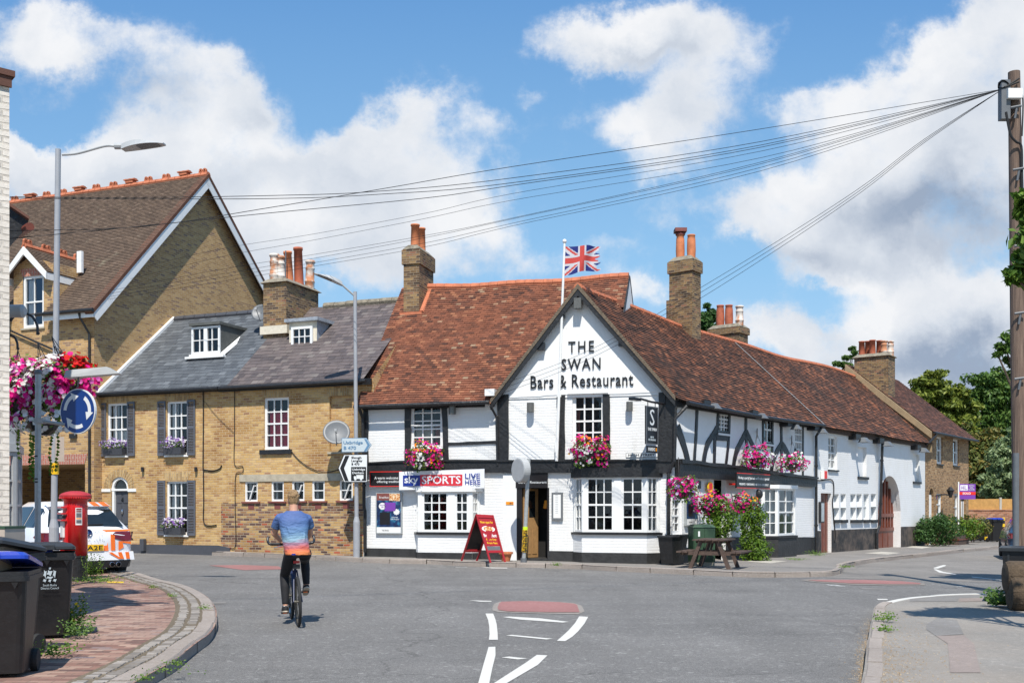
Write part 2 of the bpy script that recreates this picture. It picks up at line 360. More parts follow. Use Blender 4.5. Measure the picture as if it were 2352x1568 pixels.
def ground_mat(name,base,speck,spk=.5,big=.25,scale=160,patchc=None,pscale=.35,prange=(.5,.62),pk=.5,rough=.9,bump=.35,cracks=False):
 m,t,b=newmat(name);L=t.links.new;b.inputs['Roughness'].default_value=rough;b.inputs['Specular IOR Level'].default_value=.25
 g=N('ShaderNodeNewGeometry',t);v=g.outputs['Position']
 vo=N('ShaderNodeTexVoronoi',t);L(v,vo.inputs['Vector']);vo.inputs['Scale'].default_value=scale
 sp=N('ShaderNodeSeparateXYZ',t);L(vo.outputs['Color'],sp.inputs[0])
 f=ramp(t,sp.outputs[0],[(.0,(0,0,0)),(.75,(.12,)*3),(.93,(spk,)*3),(1,(spk,)*3)])
 c=mixc(t,f,base,speck)
 vo2=N('ShaderNodeTexVoronoi',t);L(v,vo2 .inputs['Vector']);vo2 .inputs['Scale'].default_value=scale*.15;s2=N('ShaderNodeSeparateXYZ',t);L(vo2 .outputs['Color'],s2 .inputs[0])
 c=mixc(t,ramp(t,s2 .outputs[0],[(.0,(.35,)*3),(.06,(0,)*3),(.95,(0,)*3),(1,(spk*.8,)*3)]),c,speck)
 if cracks:
  v3=N('ShaderNodeTexVoronoi',t,feature='DISTANCE_TO_EDGE');v3 .inputs['Scale'].default_value=.16;nw=N('ShaderNodeTexNoise',t);L(v,nw.inputs['Vector']);nw.inputs['Scale'].default_value=.9;nw.inputs['Detail'].default_value=6
  va=N('ShaderNodeVectorMath',t,operation='MULTIPLY_ADD');L(nw.outputs['Color'],va.inputs[0]);va.inputs[1].default_value=(1.6,1.6,0);L(v,va.inputs[2]);L(va.outputs[0],v3 .inputs['Vector'])
  c=mixc(t,ramp(t,v3 .outputs['Distance'],[(0,(.45,)*3),(.002,(.35,)*3),(.004,(0,)*3)]),c,[q*.4 for q in base])
  wv=N('ShaderNodeTexNoise',t);mq=N('ShaderNodeMapping',t);mq.inputs['Scale'].default_value=(.07,.9,1);mq.inputs['Rotation'].default_value=(0,0,R(-8));L(v,mq.inputs[0]);L(mq.outputs[0],wv.inputs['Vector']);wv.inputs['Scale'].default_value=1.4;wv.inputs['Detail'].default_value=5
  c=mixc(t,.28,c,ramp(t,wv.outputs['Fac'],[(.38,(.78,)*3),(.5,(1,)*3),(.62,(1.16,1.15,1.13))]),'MULTIPLY')
  c=mixc(t,ramp(t,noise(t,v,1.1,3,.5),[(.70,(0,)*3),(.74,(.45,)*3)]),c,[q*.62 for q in base])
 c=mixc(t,.55,c,ramp(t,noise(t,v,25,8,.75),[(.3,(.7,)*3),(.7,(1.2,)*3)]),'MULTIPLY')
 c=mixc(t,big*2,c,ramp(t,noise(t,v,.45,7,.65),[(.35,(.75,)*3),(.65,(1.15,)*3)]),'MULTIPLY')
 mp=N('ShaderNodeMapping',t);mp.inputs['Scale'].default_value=(.9,.12,1);mp.inputs['Rotation'].default_value=(0,0,R(28));L(v,mp.inputs[0])
 c=mixc(t,big,c,ramp(t,noise(t,mp.outputs[0],1.3,6,.7),[(.35,(.7,)*3),(.65,(1.2,)*3)]),'MULTIPLY')
 if patchc:
  c=mixc(t,ramp(t,noise(t,v,pscale,6,.6),[(prange[0],(0,0,0)),(prange[1],(pk,)*3)]),c,patchc)
 L(c,b.inputs['Base Color'])
 bp=N('ShaderNodeBump',t);bp.inputs['Strength'].default_value=bump;bp.inputs['Distance'].default_value=.008
 L(vo.outputs['Distance'],bp.inputs['Height']);L(bp.outputs[0],b.inputs['Normal'])
 return m
def make_mats():
 ground_mat('asphalt',(.134,.128,.122),(.36,.35,.33),spk=.75,cracks=True)
 ground_mat('asphalt_worn',(.205,.19,.172),(.36,.33,.30),spk=.5,cracks=True)
 ground_mat('pavement',(.215,.20,.185),(.38,.35,.31),spk=.45)
 ground_mat('pavement_near',(.235,.218,.195),(.44,.40,.35),spk=.45,patchc=(.30,.25,.20),pk=.35)
 ground_mat('red_tarmac',(.30,.135,.125),(.42,.28,.26),spk=.4)
 ground_mat('pink_tarmac',(.26,.215,.19),(.42,.34,.3),spk=.4)
 ground_mat('tar_patch',(.21,.195,.178),(.3,.3,.3),spk=.4)
 ground_mat('soil',(.14,.11,.075),(.3,.26,.2),spk=.4)
 ground_mat('concrete',(.46,.43,.37),(.6,.56,.5),spk=.3)
 ground_mat('far_ground',(.10,.13,.05),(.2,.2,.1),spk=.3,scale=8)
 ground_mat('granite',(.34,.29,.25),(.52,.46,.42),spk=.5,scale=220,bump=.6)
 ground_mat('grit',(.30,.215,.13),(.55,.45,.33),spk=.8,scale=70,bump=.8)
 m,t,b=newmat('road_paint');L=t.links.new;g=N('ShaderNodeNewGeometry',t);v=g.outputs['Position']
 f=ramp(t,noise(t,v,28,8,.8),[(.60,(0,)*3),(.70,(1,)*3)])
 c=mixc(t,f,(.60,.58,.53),(.26,.26,.25));L(c,b.inputs['Base Color']);b.inputs['Roughness'].default_value=.75
 m,t,b=newmat('worn_paint');L=t.links.new;g=N('ShaderNodeNewGeometry',t);v=g.outputs['Position']
 f=ramp(t,noise(t,v,14,8,.8),[(.44,(0,)*3),(.56,(1,)*3)])
 c=mixc(t,f,(.5,.49,.45),(.13,.133,.138));L(c,b.inputs['Base Color']);b.inputs['Roughness'].default_value=.85
 brick('stock_brick',[(0,(.36,.20,.11)),(.08,(.45,.26,.115)),(.25,(.53,.32,.125)),(.55,(.60,.385,.15)),(.8,(.66,.45,.20)),(1,(.54,.34,.17))],(.62,.46,.28),patch=.8,patchc=(.55,.40,.30),pk=.6)
 brick('stock_brick_low',[(0,(.09,.055,.05)),(.2,(.20,.11,.08)),(.45,(.35,.20,.10)),(.7,(.50,.31,.12)),(.9,(.55,.38,.18)),(.96,(.45,.12,.06)),(1,(.45,.12,.06))],(.44,.36,.26),patch=.9,patchc=(.5,.4,.34),pk=.5)
 brick('house_brick',[(0,(.27,.17,.12)),(.12,(.36,.215,.11)),(.3,(.44,.265,.11)),(.6,(.51,.31,.13)),(1,(.57,.37,.17))],(.58,.44,.28),distort=.001)
 brick('chimney_brick',[(0,(.08,.055,.045)),(.3,(.17,.105,.06)),(.6,(.25,.155,.075)),(.85,(.35,.225,.10)),(1,(.28,.13,.08))],(.33,.27,.19),patch=1.2,patchc=(.25,.22,.2),pk=.7)
 brick('brown_brick',[(0,(.19,.11,.06)),(.3,(.33,.19,.09)),(.7,(.43,.25,.12)),(1,(.49,.32,.17))],(.38,.30,.2))
 brick('red_brick',[(0,(.25,.10,.06)),(.5,(.42,.18,.10)),(1,(.50,.26,.16))],(.42,.33,.25))
 brick('red_soldier',[(0,(.42,.13,.09)),(.5,(.5,.17,.12)),(1,(.45,.15,.11))],(.55,.45,.36),soldier=True,ms=.012,distort=0)
 brick('yellow_soldier',[(0,(.35,.22,.10)),(.5,(.52,.34,.15)),(1,(.60,.42,.20))],(.50,.40,.27),soldier=True,ms=.008,distort=0)
 wc=[(0,(.74,.74,.73)),(1,(.82,.82,.81))]
 m,t,b=newmat('white_brick');L=t.links.new;tc=N('ShaderNodeTexCoord',t);v=tc.outputs['UV']
 nn=N('ShaderNodeTexNoise',t);L(v,nn.inputs['Vector']);nn.inputs['Scale'].default_value=1.8
 ad=N('ShaderNodeVectorMath',t,operation='MULTIPLY_ADD');L(nn.outputs['Color'],ad.inputs[0]);ad.inputs[1].default_value=(.07,.07,0);L(v,ad.inputs[2])
 bt=N('ShaderNodeTexBrick',t);L(ad.outputs[0],bt.inputs['Vector']);bt.inputs['Scale'].default_value=1;bt.inputs['Brick Width'].default_value=.23;bt.inputs['Row Height'].default_value=.078;bt.inputs['Mortar Size'].default_value=.010;bt.inputs['Mortar Smooth'].default_value=.8
 c=mixc(t,.6,(.80,.80,.79),ramp(t,noise(t,v,.9,6,.65),[(.3,(.90,.89,.86)),(.6,(1,1,1))]),'MULTIPLY')
 c=mixc(t,ramp(t,noise(t,v,5,6,.7),[(.66,(0,)*3),(.76,(.35,)*3)]),c,(.62,.60,.55));mg=N('ShaderNodeMapping',t);mg.inputs['Scale'].default_value=(3.5,.35,1);L(v,mg.inputs[0])
 c=mixc(t,ramp(t,noise(t,mg.outputs[0],1.4,7,.7),[(.56,(0,)*3),(.75,(.38,)*3)]),c,(.55,.53,.48));L(c,b.inputs['Base Color']);b.inputs['Roughness'].default_value=.75
 h=M_('ADD',M_('MULTIPLY',bt.outputs['Fac'],M_('MULTIPLY',noise(t,v,1.5,3),-1.5,tree=t),tree=t),M_('MULTIPLY',noise(t,v,8,5,.7),.8,tree=t),tree=t)
 bp=N('ShaderNodeBump',t);bp.inputs['Strength'].default_value=.5;bp.inputs['Distance'].default_value=.012;L(h,bp.inputs['Height']);L(bp.outputs[0],b.inputs['Normal'])
 brick('cream_brick',[(0,(.78,.71,.62)),(1,(.84,.77,.68))],(.72,.65,.56),bump=.9,ms=.013,distort=.006)
 plain('white_render',(.80,.80,.79),.8,var=.04,scale=3,bump=.25,bscale=9)
 plain('white_paint',(.80,.80,.78),.45,var=.03)
 plain('cream_paint',(.68,.62,.50),.6,var=.12,scale=12)
 plain('black_paint',(.018,.018,.019),.45,var=.4,scale=9,bump=.6,bscale=14)
 plain('plinth_black',(.028,.028,.028),.6,var=.4,scale=4,bump=.5,bscale=12)
 m,t,b=newmat('plinth_dirty');L=t.links.new;g=N('ShaderNodeNewGeometry',t);v=g.outputs['Position']
 f=ramp(t,noise(t,v,1.6,7,.7),[(.42,(0,)*3),(.62,(1,)*3)]);L(mixc(t,f,(.025,.025,.025),(.13,.10,.08)),b.inputs['Base Color']);b.inputs['Roughness'].default_value=.8
 plain('slate_grey_paint',(.07,.073,.085),.5,var=.1)
 plain('shutter_paint',(.11,.115,.135),.45,var=.1)
 plain('stone',(.42,.37,.28),.85,var=.2,scale=5,bump=.3)
 plain('mortar_cap',(.23,.20,.15),.95,var=.45,scale=7,bump=1.,bscale=14)
 plain('lead',(.30,.33,.37),.5,var=.3,scale=8,bump=.3)
 plain('felt',(.10,.105,.10),.9,var=.2)
 plain('terracotta',(.56,.19,.08),.8,var=.22,scale=5,bump=.2)
 plain('terracotta_dark',(.40,.11,.055),.8,var=.25,scale=5,bump=.2)
 plain('ridge_red',(.48,.155,.075),.8,var=.25,scale=4,bump=.3)
 m=plain('pot_white',(.66,.60,.52),.8,var=.12,scale=4);t=m.node_tree;b=t.nodes['Principled BSDF'];tc=N('ShaderNodeTexCoord',t)
 t.links.new(mixc(t,ramp(t,noise(t,tc.outputs['Object'],2.6,5,.6),[(.46,(0,)*3),(.58,(1,)*3)]),(.68,.62,.55),(.50,.22,.11)),b.inputs['Base Color'])
 plain('brown_wood',(.17,.045,.025),.4,var=.3,scale=5)
 plain('oak',(.42,.24,.10),.45,var=.2,scale=7)
 plain('weathered_wood',(.085,.055,.042),.8,var=.4,scale=12,bump=.4)
 plain('fence_wood',(.50,.27,.08),.7,var=.2,scale=6)
 m,t,b=newmat('pole_wood');L=t.links.new;tc=N('ShaderNodeTexCoord',t);mp=N('ShaderNodeMapping',t);mp.inputs['Scale'].default_value=(14,14,.8);L(tc.outputs['Object'],mp.inputs[0])
 L(ramp(t,noise(t,mp.outputs[0],2,8,.7),[(.3,(.07,.045,.035)),(.55,(.17,.115,.085)),(.75,(.26,.19,.14))]),b.inputs['Base Color']);b.inputs['Roughness'].default_value=.85
 plain('red_paint',(.60,.012,.016),.28,var=.08,coat=.4)
 plain('tile_sill',(.20,.06,.05),.7,var=.15)
 plain('red_faded',(.42,.03,.035),.5,var=.15,scale=10)
 plain('board_red',(.36,.02,.028),.4,var=.1)
 plain('galvanised',(.40,.42,.42),.45,metal=.3,var=.15,scale=14)
 plain('grey_post',(.34,.35,.37),.45,var=.08)
 plain('grey_dark',(.13,.14,.15),.55,var=.12)
 plain('lamp_grey',(.40,.41,.41),.4,var=.08)
 plain('fixture',(.16,.155,.14),.4,metal=.4,var=.2,scale=20)
 plain('black_metal',(.02,.02,.022),.35,var=.2)
 plain('bin_plastic',(.014,.014,.015),.45,var=.25,scale=12,bump=.15)
 plain('bin_lid',(.03,.033,.037),.4,var=.25,scale=6)
 plain('blue_plastic',(.012,.04,.36),.25,var=.1,coat=.3)
 plain('green_paint',(.035,.075,.04),.5,var=.2,scale=5)
 plain('cardboard',(.38,.26,.16),.8,var=.1)
 plain('card_pale',(.46,.38,.31),.8,var=.08)
 plain('paper',(.78,.78,.76),.6,var=.03)
 plain('yellow',(.80,.52,.02),.4,var=.05)
 plain('plate_yellow',(.85,.50,.01),.35,var=.03)
 plain('hivis',(.62,.85,.02),.4,var=.05)
 plain('black',(.012,.012,.013),.4,var=.1)
 plain('sign_black',(.014,.012,.013),.35,var=.1)
 plain('sign_blue',(.005,.035,.19),.3,var=.08)
 plain('sign_white',(.72,.74,.74),.35,var=.03)
 plain('sign_faded',(.50,.57,.60),.4,var=.03)
 plain('faded_blue',(.12,.24,.38),.4,var=.03)
 plain('sky_navy',(.012,.035,.26),.4,var=.05)
 plain('sky_red',(.62,.03,.045),.4,var=.05)
 plain('banner_white',(.80,.80,.82),.5,var=.02)
 plain('purple',(.19,.05,.36),.4,var=.04)
 plain('tomato',(.75,.03,.02),.4,var=.04)
 plain('orange',(.90,.17,.012),.3,var=.03,coat=.5)
 plain('orange_sign',(.85,.30,.01),.4,var=.04)
 plain('car_white',(.80,.81,.83),.22,var=.015,coat=.8)
 plain('car_dark',(.015,.015,.017),.35,var=.1)
 plain('car_glass',(.012,.016,.018),.04,var=.2,spec=.7)
 plain('tail_red',(.14,.006,.01),.12,var=.3,coat=.8)
 plain('chrome',(.6,.6,.62),.15,metal=1,var=.05)
 plain('tyre',(.022,.022,.022),.8,var=.2)
 plain('vehicle_blue',(.02,.05,.10),.25,var=.1,coat=.6)
 plain('skin',(.56,.30,.20),.5,var=.06,scale=20)
 plain('hair',(.30,.185,.085),.6,var=.45,scale=45,bump=1.,bscale=70)
 plain('trousers',(.012,.012,.015),.8,var=.2)
 plain('shoe_pale',(.55,.48,.38),.6,var=.1)
 plain('bike_frame',(.02,.03,.08),.45,var=.1,spec=.3)
 plain('rim_metal',(.10,.09,.07),.5,metal=.2,var=.1)
 plain('red_lens',(.5,.01,.015),.2,var=.1)
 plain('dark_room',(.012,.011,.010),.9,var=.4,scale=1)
 plain('curtain_white',(.80,.80,.76),.9,var=.05)
 plain('curtain_cream',(.50,.48,.40),.9,var=.1)
 plain('curtain_red',(.75,.02,.07),.8,var=.1)
 plain('coir',(.22,.14,.07),.95,var=.5,scale=25,bump=1.)
 plain('lichen',(.15,.115,.08),.95,var=.4,scale=18,bump=.8)
 plain('cable',(.01,.01,.011),.7,var=.1)
 plain('bark',(.09,.065,.045),.9,var=.35,scale=8,bump=.8)
 plain('dish_grey',(.13,.14,.15),.45,var=.12)
 plain('sandbag',(.08,.055,.033),.95,var=.4,scale=18,bump=.8)
 glassmat('glass',refl=1.3);glassmat('glass_sky',refl=2.4)
 plain('pale_glass',(.42,.46,.48),.1,var=.1)
 island('tiles',[(0,(.08,.04,.03)),(.08,(.13,.056,.037)),(.35,(.185,.072,.043)),(.65,(.235,.088,.05)),(.88,(.265,.102,.058)),(.96,(.37,.16,.085)),(1,(.32,.23,.15))],rough=.85,noisec=.4,nscale=2.2,patch=[(.45,.50,.66,(.31,.11,.055),.3),(1.0,.60,.72,(.10,.047,.036),.6),(5,.68,.74,(.34,.30,.19),.6)])
 island('tiles_brown',[(0,(0.042,0.025,0.020)),(.25,(0.084,0.044,0.031)),(.6,(0.139,0.063,0.040)),(.88,(0.202,0.084,0.050)),(.95,(0.311,0.113,0.055)),(1,(0.353,0.160,0.092))],rough=.85,noisec=.5,nscale=1.6,patch=[(.5,.53,.66,(.05,.036,.03),.75),(.7,.60,.72,(.38,.13,.06),.45),(9,.68,.76,(.30,.26,.16),.5)])
 island('tiles_dark',[(0,(.07,.04,.032)),(.5,(.12,.06,.045)),(.85,(.18,.08,.055)),(1,(.26,.12,.08))],rough=.85,noisec=.4,nscale=1.5)
 island('tiles_house',[(0,(.105,.073,.053)),(.5,(.135,.093,.067)),(.95,(.165,.114,.08)),(1,(.21,.15,.11))],rough=.9,noisec=.25,nscale=2.,patch=[(1.2,.62,.72,(.30,.27,.19),.5)])
 island('slates_blue',[(0,(.075,.083,.094)),(.5,(.10,.11,.122)),(.9,(.125,.137,.15)),(1,(.16,.172,.186))],rough=.6,noisec=.25,nscale=2,spec=.3)
 island('slates_brown',[(0,(.085,.07,.07)),(.4,(.12,.097,.093)),(.8,(.15,.12,.112)),(1,(.19,.165,.15))],rough=.6,noisec=.35,nscale=1.5,spec=.4,patch=[(.6,.55,.65,(.10,.085,.08),.6)])
 gl=dict(rough=.5,noisec=.18,nscale=1.2,bump=0,tr=.3)
 island('leaf_mid',[(0,(0.046,0.101,0.023)),(.5,(0.093,0.178,0.034)),(1,(0.171,0.264,0.054))],**gl)
 island('leaf_dark',[(0,(0.031,0.076,0.020)),(.6,(0.060,0.136,0.034)),(1,(0.102,0.187,0.051))],**gl)
 island('leaf_yellow',[(0,(.10,.14,.022)),(.5,(.18,.23,.035)),(1,(.31,.34,.06))],**gl)
 island('leaf_rust',[(0,(.08,.11,.03)),(.5,(.15,.18,.045)),(.85,(.25,.21,.05)),(1,(.38,.22,.06))],**gl)
 island('leaf_pale',[(0,(0.130,0.195,0.078)),(.5,(0.221,0.299,0.130)),(1,(0.364,0.442,0.221))],**gl)
 island('leaf_bright',[(0,(.05,.11,.012)),(.5,(.11,.21,.02)),(1,(.2,.3,.04))],**gl)
 island('leaf_near',[(0,(0.052,0.117,0.016)),(.5,(0.104,0.195,0.026)),(1,(0.221,0.325,0.052))],**gl)
 pk=dict(rough=.6,noisec=0,bump=0,tr=.35)
 mg,wh,pl,og,rd=(.80,.008,.27),(.86,.85,.80),(.70,.16,.50),(.90,.26,.01),(.72,.01,.008)
 def pet(name,seq):
  cols=[];x=0
  for c,wgt in seq:cols.append((x,c));x+=wgt
  m=island(name,cols,**pk)
  for n in m.node_tree.nodes:
   if n.type=='VALTORGB':n.color_ramp.interpolation='CONSTANT'
 pet('petals_magenta',[(mg,.5),((.62,.006,.18),.3),(pl,.2)])
 pet('petals_mixed',[(mg,.35),(wh,.15),((.66,.006,.2),.3),(pl,.1),(og,.1)])
 pet('petals_white',[(wh,.9),(pl,.1)])
 pet('petals_red',[(rd,.7),((.4,.01,.01),.3)])
 pet('petals_orange',[(og,.7),((.85,.45,.03),.3)])
 pet('petals_purple',[((.28,.13,.45),.4),((.62,.52,.74),.4),(wh,.2)])
 pet('petals_yellow',[((.85,.6,.02),1.)])
 brick('block_paving',[(0,(.12,.075,.07)),(.25,(.26,.14,.11)),(.6,(.34,.215,.17)),(.9,(.40,.27,.21)),(1,(.2,.16,.17))],(.20,.145,.11),bw=.21,bh=.1,ms=.006,bump=.5,distort=0,rough=.9,patch=.5,patchc=(.42,.32,.26),pk=.35,mode='MIX')
 m,t,b=newmat('shirt');L=t.links.new;tc=N('ShaderNodeTexCoord',t);sp=N('ShaderNodeSeparateXYZ',t);L(tc.outputs['Object'],sp.inputs[0])
 nn=noise(t,tc.outputs['Object'],5,3)
 mp=N('ShaderNodeMapping',t);mp.inputs['Scale'].default_value=(1.5,1.5,14);mp.inputs['Rotation'].default_value=(0,R(14),0);L(tc.outputs['Object'],mp.inputs[0])
 h=M_('ADD',sp.outputs[2],M_('MULTIPLY',M_('SUBTRACT',noise(t,mp.outputs[0],2,5,.6),.5,tree=t),.16,tree=t),tree=t)
 h=M_('ADD',h,M_('MULTIPLY',sp.outputs[0],-.12,tree=t),tree=t)
 h2=N('ShaderNodeMapRange',t);L(h,h2 .inputs[0]);h2 .inputs[1].default_value=.90;h2 .inputs[2].default_value=1.50
 c=ramp(t,h2 .outputs[0],[(0,(.72,.26,.07)),(.16,(.70,.19,.07)),(.26,(.55,.11,.09)),(.36,(.33,.18,.26)),(.45,(.20,.33,.41)),(.6,(.10,.20,.36)),(.8,(.065,.13,.30)),(1,(.065,.115,.29))])
 L(c,b.inputs['Base Color']);b.inputs['Roughness'].default_value=.7
 bp=N('ShaderNodeBump',t);bp.inputs['Strength'].default_value=.8;bp.inputs['Distance'].default_value=.05;mp2=N('ShaderNodeMapping',t);mp2 .inputs['Rotation'].default_value=(0,R(35),0);mp2 .inputs['Scale'].default_value=(1,1,2.6);L(tc.outputs['Object'],mp2 .inputs[0]);L(noise(t,mp2 .outputs[0],5,4),bp.inputs['Height']);L(bp.outputs[0],b.inputs['Normal'])
 m,t,b=newmat('poster_print');L=t.links.new;tc=N('ShaderNodeTexCoord',t)
 L(ramp(t,noise(t,tc.outputs['Object'],6,4,.6),[(.3,(.008,.01,.03)),(.5,(.015,.04,.12)),(.62,(.03,.20,.32)),(.72,(.2,.05,.22))]),b.inputs['Base Color']);b.inputs['Roughness'].default_value=.35
 m,t,b=newmat('food_print');L=t.links.new;tc=N('ShaderNodeTexCoord',t)
 L(ramp(t,noise(t,tc.outputs['Object'],25,3,.6),[(.3,(.25,.03,.015)),(.45,(.6,.2,.03)),(.55,(.8,.6,.35)),(.7,(.85,.8,.7))]),b.inputs['Base Color'])
make_mats()
#  ground, roads, pavements
def XY(u,v,dz=0):q=G(u,v,dz);return(q.x,q.y)
def drape(name,poly,dz,mat,step=1.5,skirt=0,kind='structure',build=True,mb=None):
 bm=bmesh.new();vs=[bm.verts.new((x,y,0))for x,y in poly];bm.faces.new(vs)
 xs=[p[0]for p in poly];ys=[p[1]for p in poly]
 for ax,lo,hi in((0,min(xs),max(xs)),(1,min(ys),max(ys))):
  k=math.ceil(lo/step)
  while k*step<hi:
   co=[0,0,0];no=[0,0,0];co[ax]=k*step;no[ax]=1
   bmesh.ops.bisect_plane(bm,geom=bm.verts[:]+bm.edges[:]+bm.faces[:],plane_co=co,plane_no=no);k+=1
 for v in bm.verts:v.co.z=gz(v.co.x,v.co.y)+dz
 if skirt:
  be=[e for e in bm.edges if len(e.link_faces)==1]
  r=bmesh.ops.extrude_edge_only(bm,edges=be)
  for v in r['geom']:
   if isinstance(v,bmesh.types.BMVert):v.co.z-=skirt
 bmesh.ops.recalc_face_normals(bm,faces=bm.faces[:])
 bm.verts.index_update()
 m=mb or MB();fs=[]
 for f in bm.faces:
  idx=[v.index for v in f.verts]
  if abs(f.normal.z)>.5 and f.normal.z<0:idx=idx[::-1]
  fs.append(tuple(idx))
 m.add([v.co.copy()for v in bm.verts],fs);bm.free()
 if not build:return m
 o=m.build(name,mat);tag(o,kind=kind);return o
def Dp(pts,f=None,dz=0):return[XY(*(f(*p)if f else p),dz)for p in pts]
drape('ground',[(-300,-60),(300,-60),(300,500),(-300,500)],-.13,'far_ground',step=20)
drape('road',[(-45,-8),(45,-8),(45,75),(-45,75)],0,'asphalt',step=1.5)
KERB_FAR=[(150,1266),(300,1268),(402,1271),(520,1276),(645,1281),(740,1286),(832,1291),(915,1294),(989,1295),(1075,1299.5),(1207,1303),(1319,1306),(1372,1309),(1430,1312),(1493,1315),(1560,1318),(1628,1321),(1720,1325),(1838,1325),(1911,1322),(1934,1314),(1941,1303),(2001,1292),(2060,1285),(2101,1280.5),(2189,1270),(2294,1260),(2420,1250)]
KERB_R=[(1960,1690),(1984,1568),(1988,1535),(1994,1490),(2000,1454),(2005,1425),(2012,1407),(2035,1397),(2089,1387),(2186,1380),(2303,1377),(2420,1374),(2560,1371)]
KERB_L=[(-260,1296),(100,1306),(230,1314),(300,1325),(340,1335),(375,1346.5),(410,1355),(439,1364),(463,1377),(482,1392),(494,1411),(498,1430),(493,1459),(478,1480),(455,1497),(401,1542),(356,1570),(240,1640),(60,1760)]
def wpath(pts,dz=0,n=4):
 return[Vector((p.x,p.y,0))for p in smooth_path([Vector((*XY(u,v,dz),0))for u,v in pts],n)]
kf=wpath(KERB_FAR);krr=wpath(KERB_R);kl=wpath(KERB_L)
side=[XY(1895,1326),XY(2080,1332),XY(2303,1337),XY(2560,1343)]
drape('side_road',side+[(42,30),(42,70),(22,62),XY(2294,1260),XY(2101,1280.5),XY(2001,1292),XY(1943,1303),XY(1936,1314)],.004,'asphalt_worn')
drape('pavement',[(p.x,p.y)for p in kf]+[(36,62),(26,70),(14,44),(3.5,31),(-4,33),(-13,37),(-24,38),(-24,36)],.118,'pavement')
drape('pavement_corner',[(p.x,p.y)for p in krr]+[(30,17),(30,-2),(4,-2)],.118,'pavement_near')
drape('brick_pavement',[(p.x,p.y)for p in kl]+[(-12,3),(-22,10),(-22,24)],.118,'block_paving')
def kerb(name,path,side_,width,mat,seg=.9,top=.13,jit=.012,mats=None):
 """kerb stones laid one after the other along the path"""
 pts=resample(path,.12);m=MB();m2=MB();i=0
 cum=[0]
 for a,b in zip(pts[:-1],pts[1:]):cum.append(cum[-1]+(b-a).length)
 k=0
 while i<len(pts)-1:
  L_=seg*random.uniform(.8,1.15);j=i
  while j<len(pts)-1 and cum[j]-cum[i]<L_:j+=1
  sub=pts[i:j+1];n=len(sub);dz=random.uniform(-jit,jit)*.5;dd=random.uniform(-jit,jit)
  vs=[]
  for q,p in enumerate(sub):
   a=sub[max(q-1,0)];b=sub[min(q+1,n-1)];t=(b-a).normalized();nn=Vector((-t.y,t.x,0))*side_
   sh=t*(.012 if q==0 else(-.012 if q==n-1 else 0))
   z=gz(p.x,p.y)
   for off,zz in((dd,-.1),(dd,top-.03+dz),(dd+.03,top+dz),(width+dd,top+dz),(width+dd,-.1)):
    vs.append(Vector((p.x,p.y,z+zz))+nn*off+sh)
  fs=[]
  for q in range(n-1):
   for r in range(4):fs.append((q*5+r,(q+1)*5+r,(q+1)*5+r+1,q*5+r+1))
  fs+=[(0,1,2,3,4),tuple((n-1)*5+r for r in(4,3,2,1,0))]
  white=mats and mats(sub[n//2]);(m2 if white else m).add(vs,fs);i=j;k+=1
 o=m.build(name,mat);tag(o,kind='structure')
 if m2 .v:tag(m2 .build('painted_kerb','road_paint'),kind='structure')
kerb('kerb',kf,1,.15,'granite')
kerb('kerb_corner',krr,-1,.16,'granite',mats=lambda p:p.x>(2020-CX)/FP*p.y and p.x<8.9)
kerb('kerb_curved',kl,-1,.19,'granite',top=.135)
m=MB();pts=resample(kl,.085);
for row,(o0,o1)in enumerate(((.22,.34),(.38,.50))):
 for i in range(0,len(pts)-1):
  a,b=pts[i],pts[i+1];t=(b-a).normalized();nn=-Vector((-t.y,t.x,0));L_=(b-a).length
  if random.random()<.02:continue
  g0,g1=random.uniform(.006,.014),random.uniform(.006,.014);j0,j1=random.uniform(-.015,.015),random.uniform(-.015,.015)
  q=[a+t*g0+nn*(o0+j0),b-t*g1+nn*(o0+j0),b-t*g1+nn*(o1+j1),a+t*g0+nn*(o1+j1)]
  zt=.131+random.uniform(-.002,.004)
  c=sum(q,Vector())/4
  vs=[Vector((p.x,p.y,gz(p.x,p.y)+.10))for p in q]+[Vector((*(c+(p-c)*.86).xy,gz(p.x,p.y)+zt))for p in q]
  m.add(vs,[(4,7,6,5),(0,1,5,4),(1,2,6,5),(2,3,7,6),(3,0,4,7)])
island('setts',[(0,(.19,.17,.15)),(.5,(.28,.25,.22)),(1,(.38,.345,.31))],rough=.9,noisec=.4,nscale=9)
tag(m.build('granite_setts','setts'),kind='structure')
band=[]
def offs(path,d):
 out=[]
 for q,p in enumerate(path):
  t=(path[min(q+1,len(path)-1)]-path[max(q-1,0)]).normalized();out.append(p-Vector((-t.y,t.x,0))*d)
 return out
bo,bi=offs(kl,.18),offs(kl,.56)
drape('sett_bed',[(p.x,p.y)for p in bo]+[(p.x,p.y)for p in bi[::-1]],.1225,'soil')
gut=offs(krr,-.02);gut2=offs(krr,-.38)
OF=lambda pts:[XY(*cO(*p))for p in pts]
NF=lambda pts:[XY(*cN(*p))for p in pts]
drape('overrun_kerb',OF([(705,600),(722,562),(780,538),(1090,529),(1400,541),(1560,553),(1640,580),(1668,640),(1600,670),(1300,664),(1000,656),(760,647),(706,628)]),.006,'setts',step=1.5)
drape('overrun_red',OF([(758,605),(775,560),(800,541),(1090,534),(1400,546),(1560,562),(1590,575),(1617,652),(1300,652),(1000,647),(860,642),(770,628)]),.012,'red_tarmac')
LF=lambda pts:[XY(*cL(*p))for p in pts]
drape('side_overrun_kerb',LF([(5,1412),(60,1404),(500,1407),(800,1418),(985,1437),(975,1452),(700,1453),(400,1447),(100,1425)]),.008,'setts')
drape('side_overrun_red',LF([(60,1411),(500,1410),(800,1421),(950,1436),(940,1444),(700,1444),(400,1438),(130,1420)]),.014,'red_tarmac')
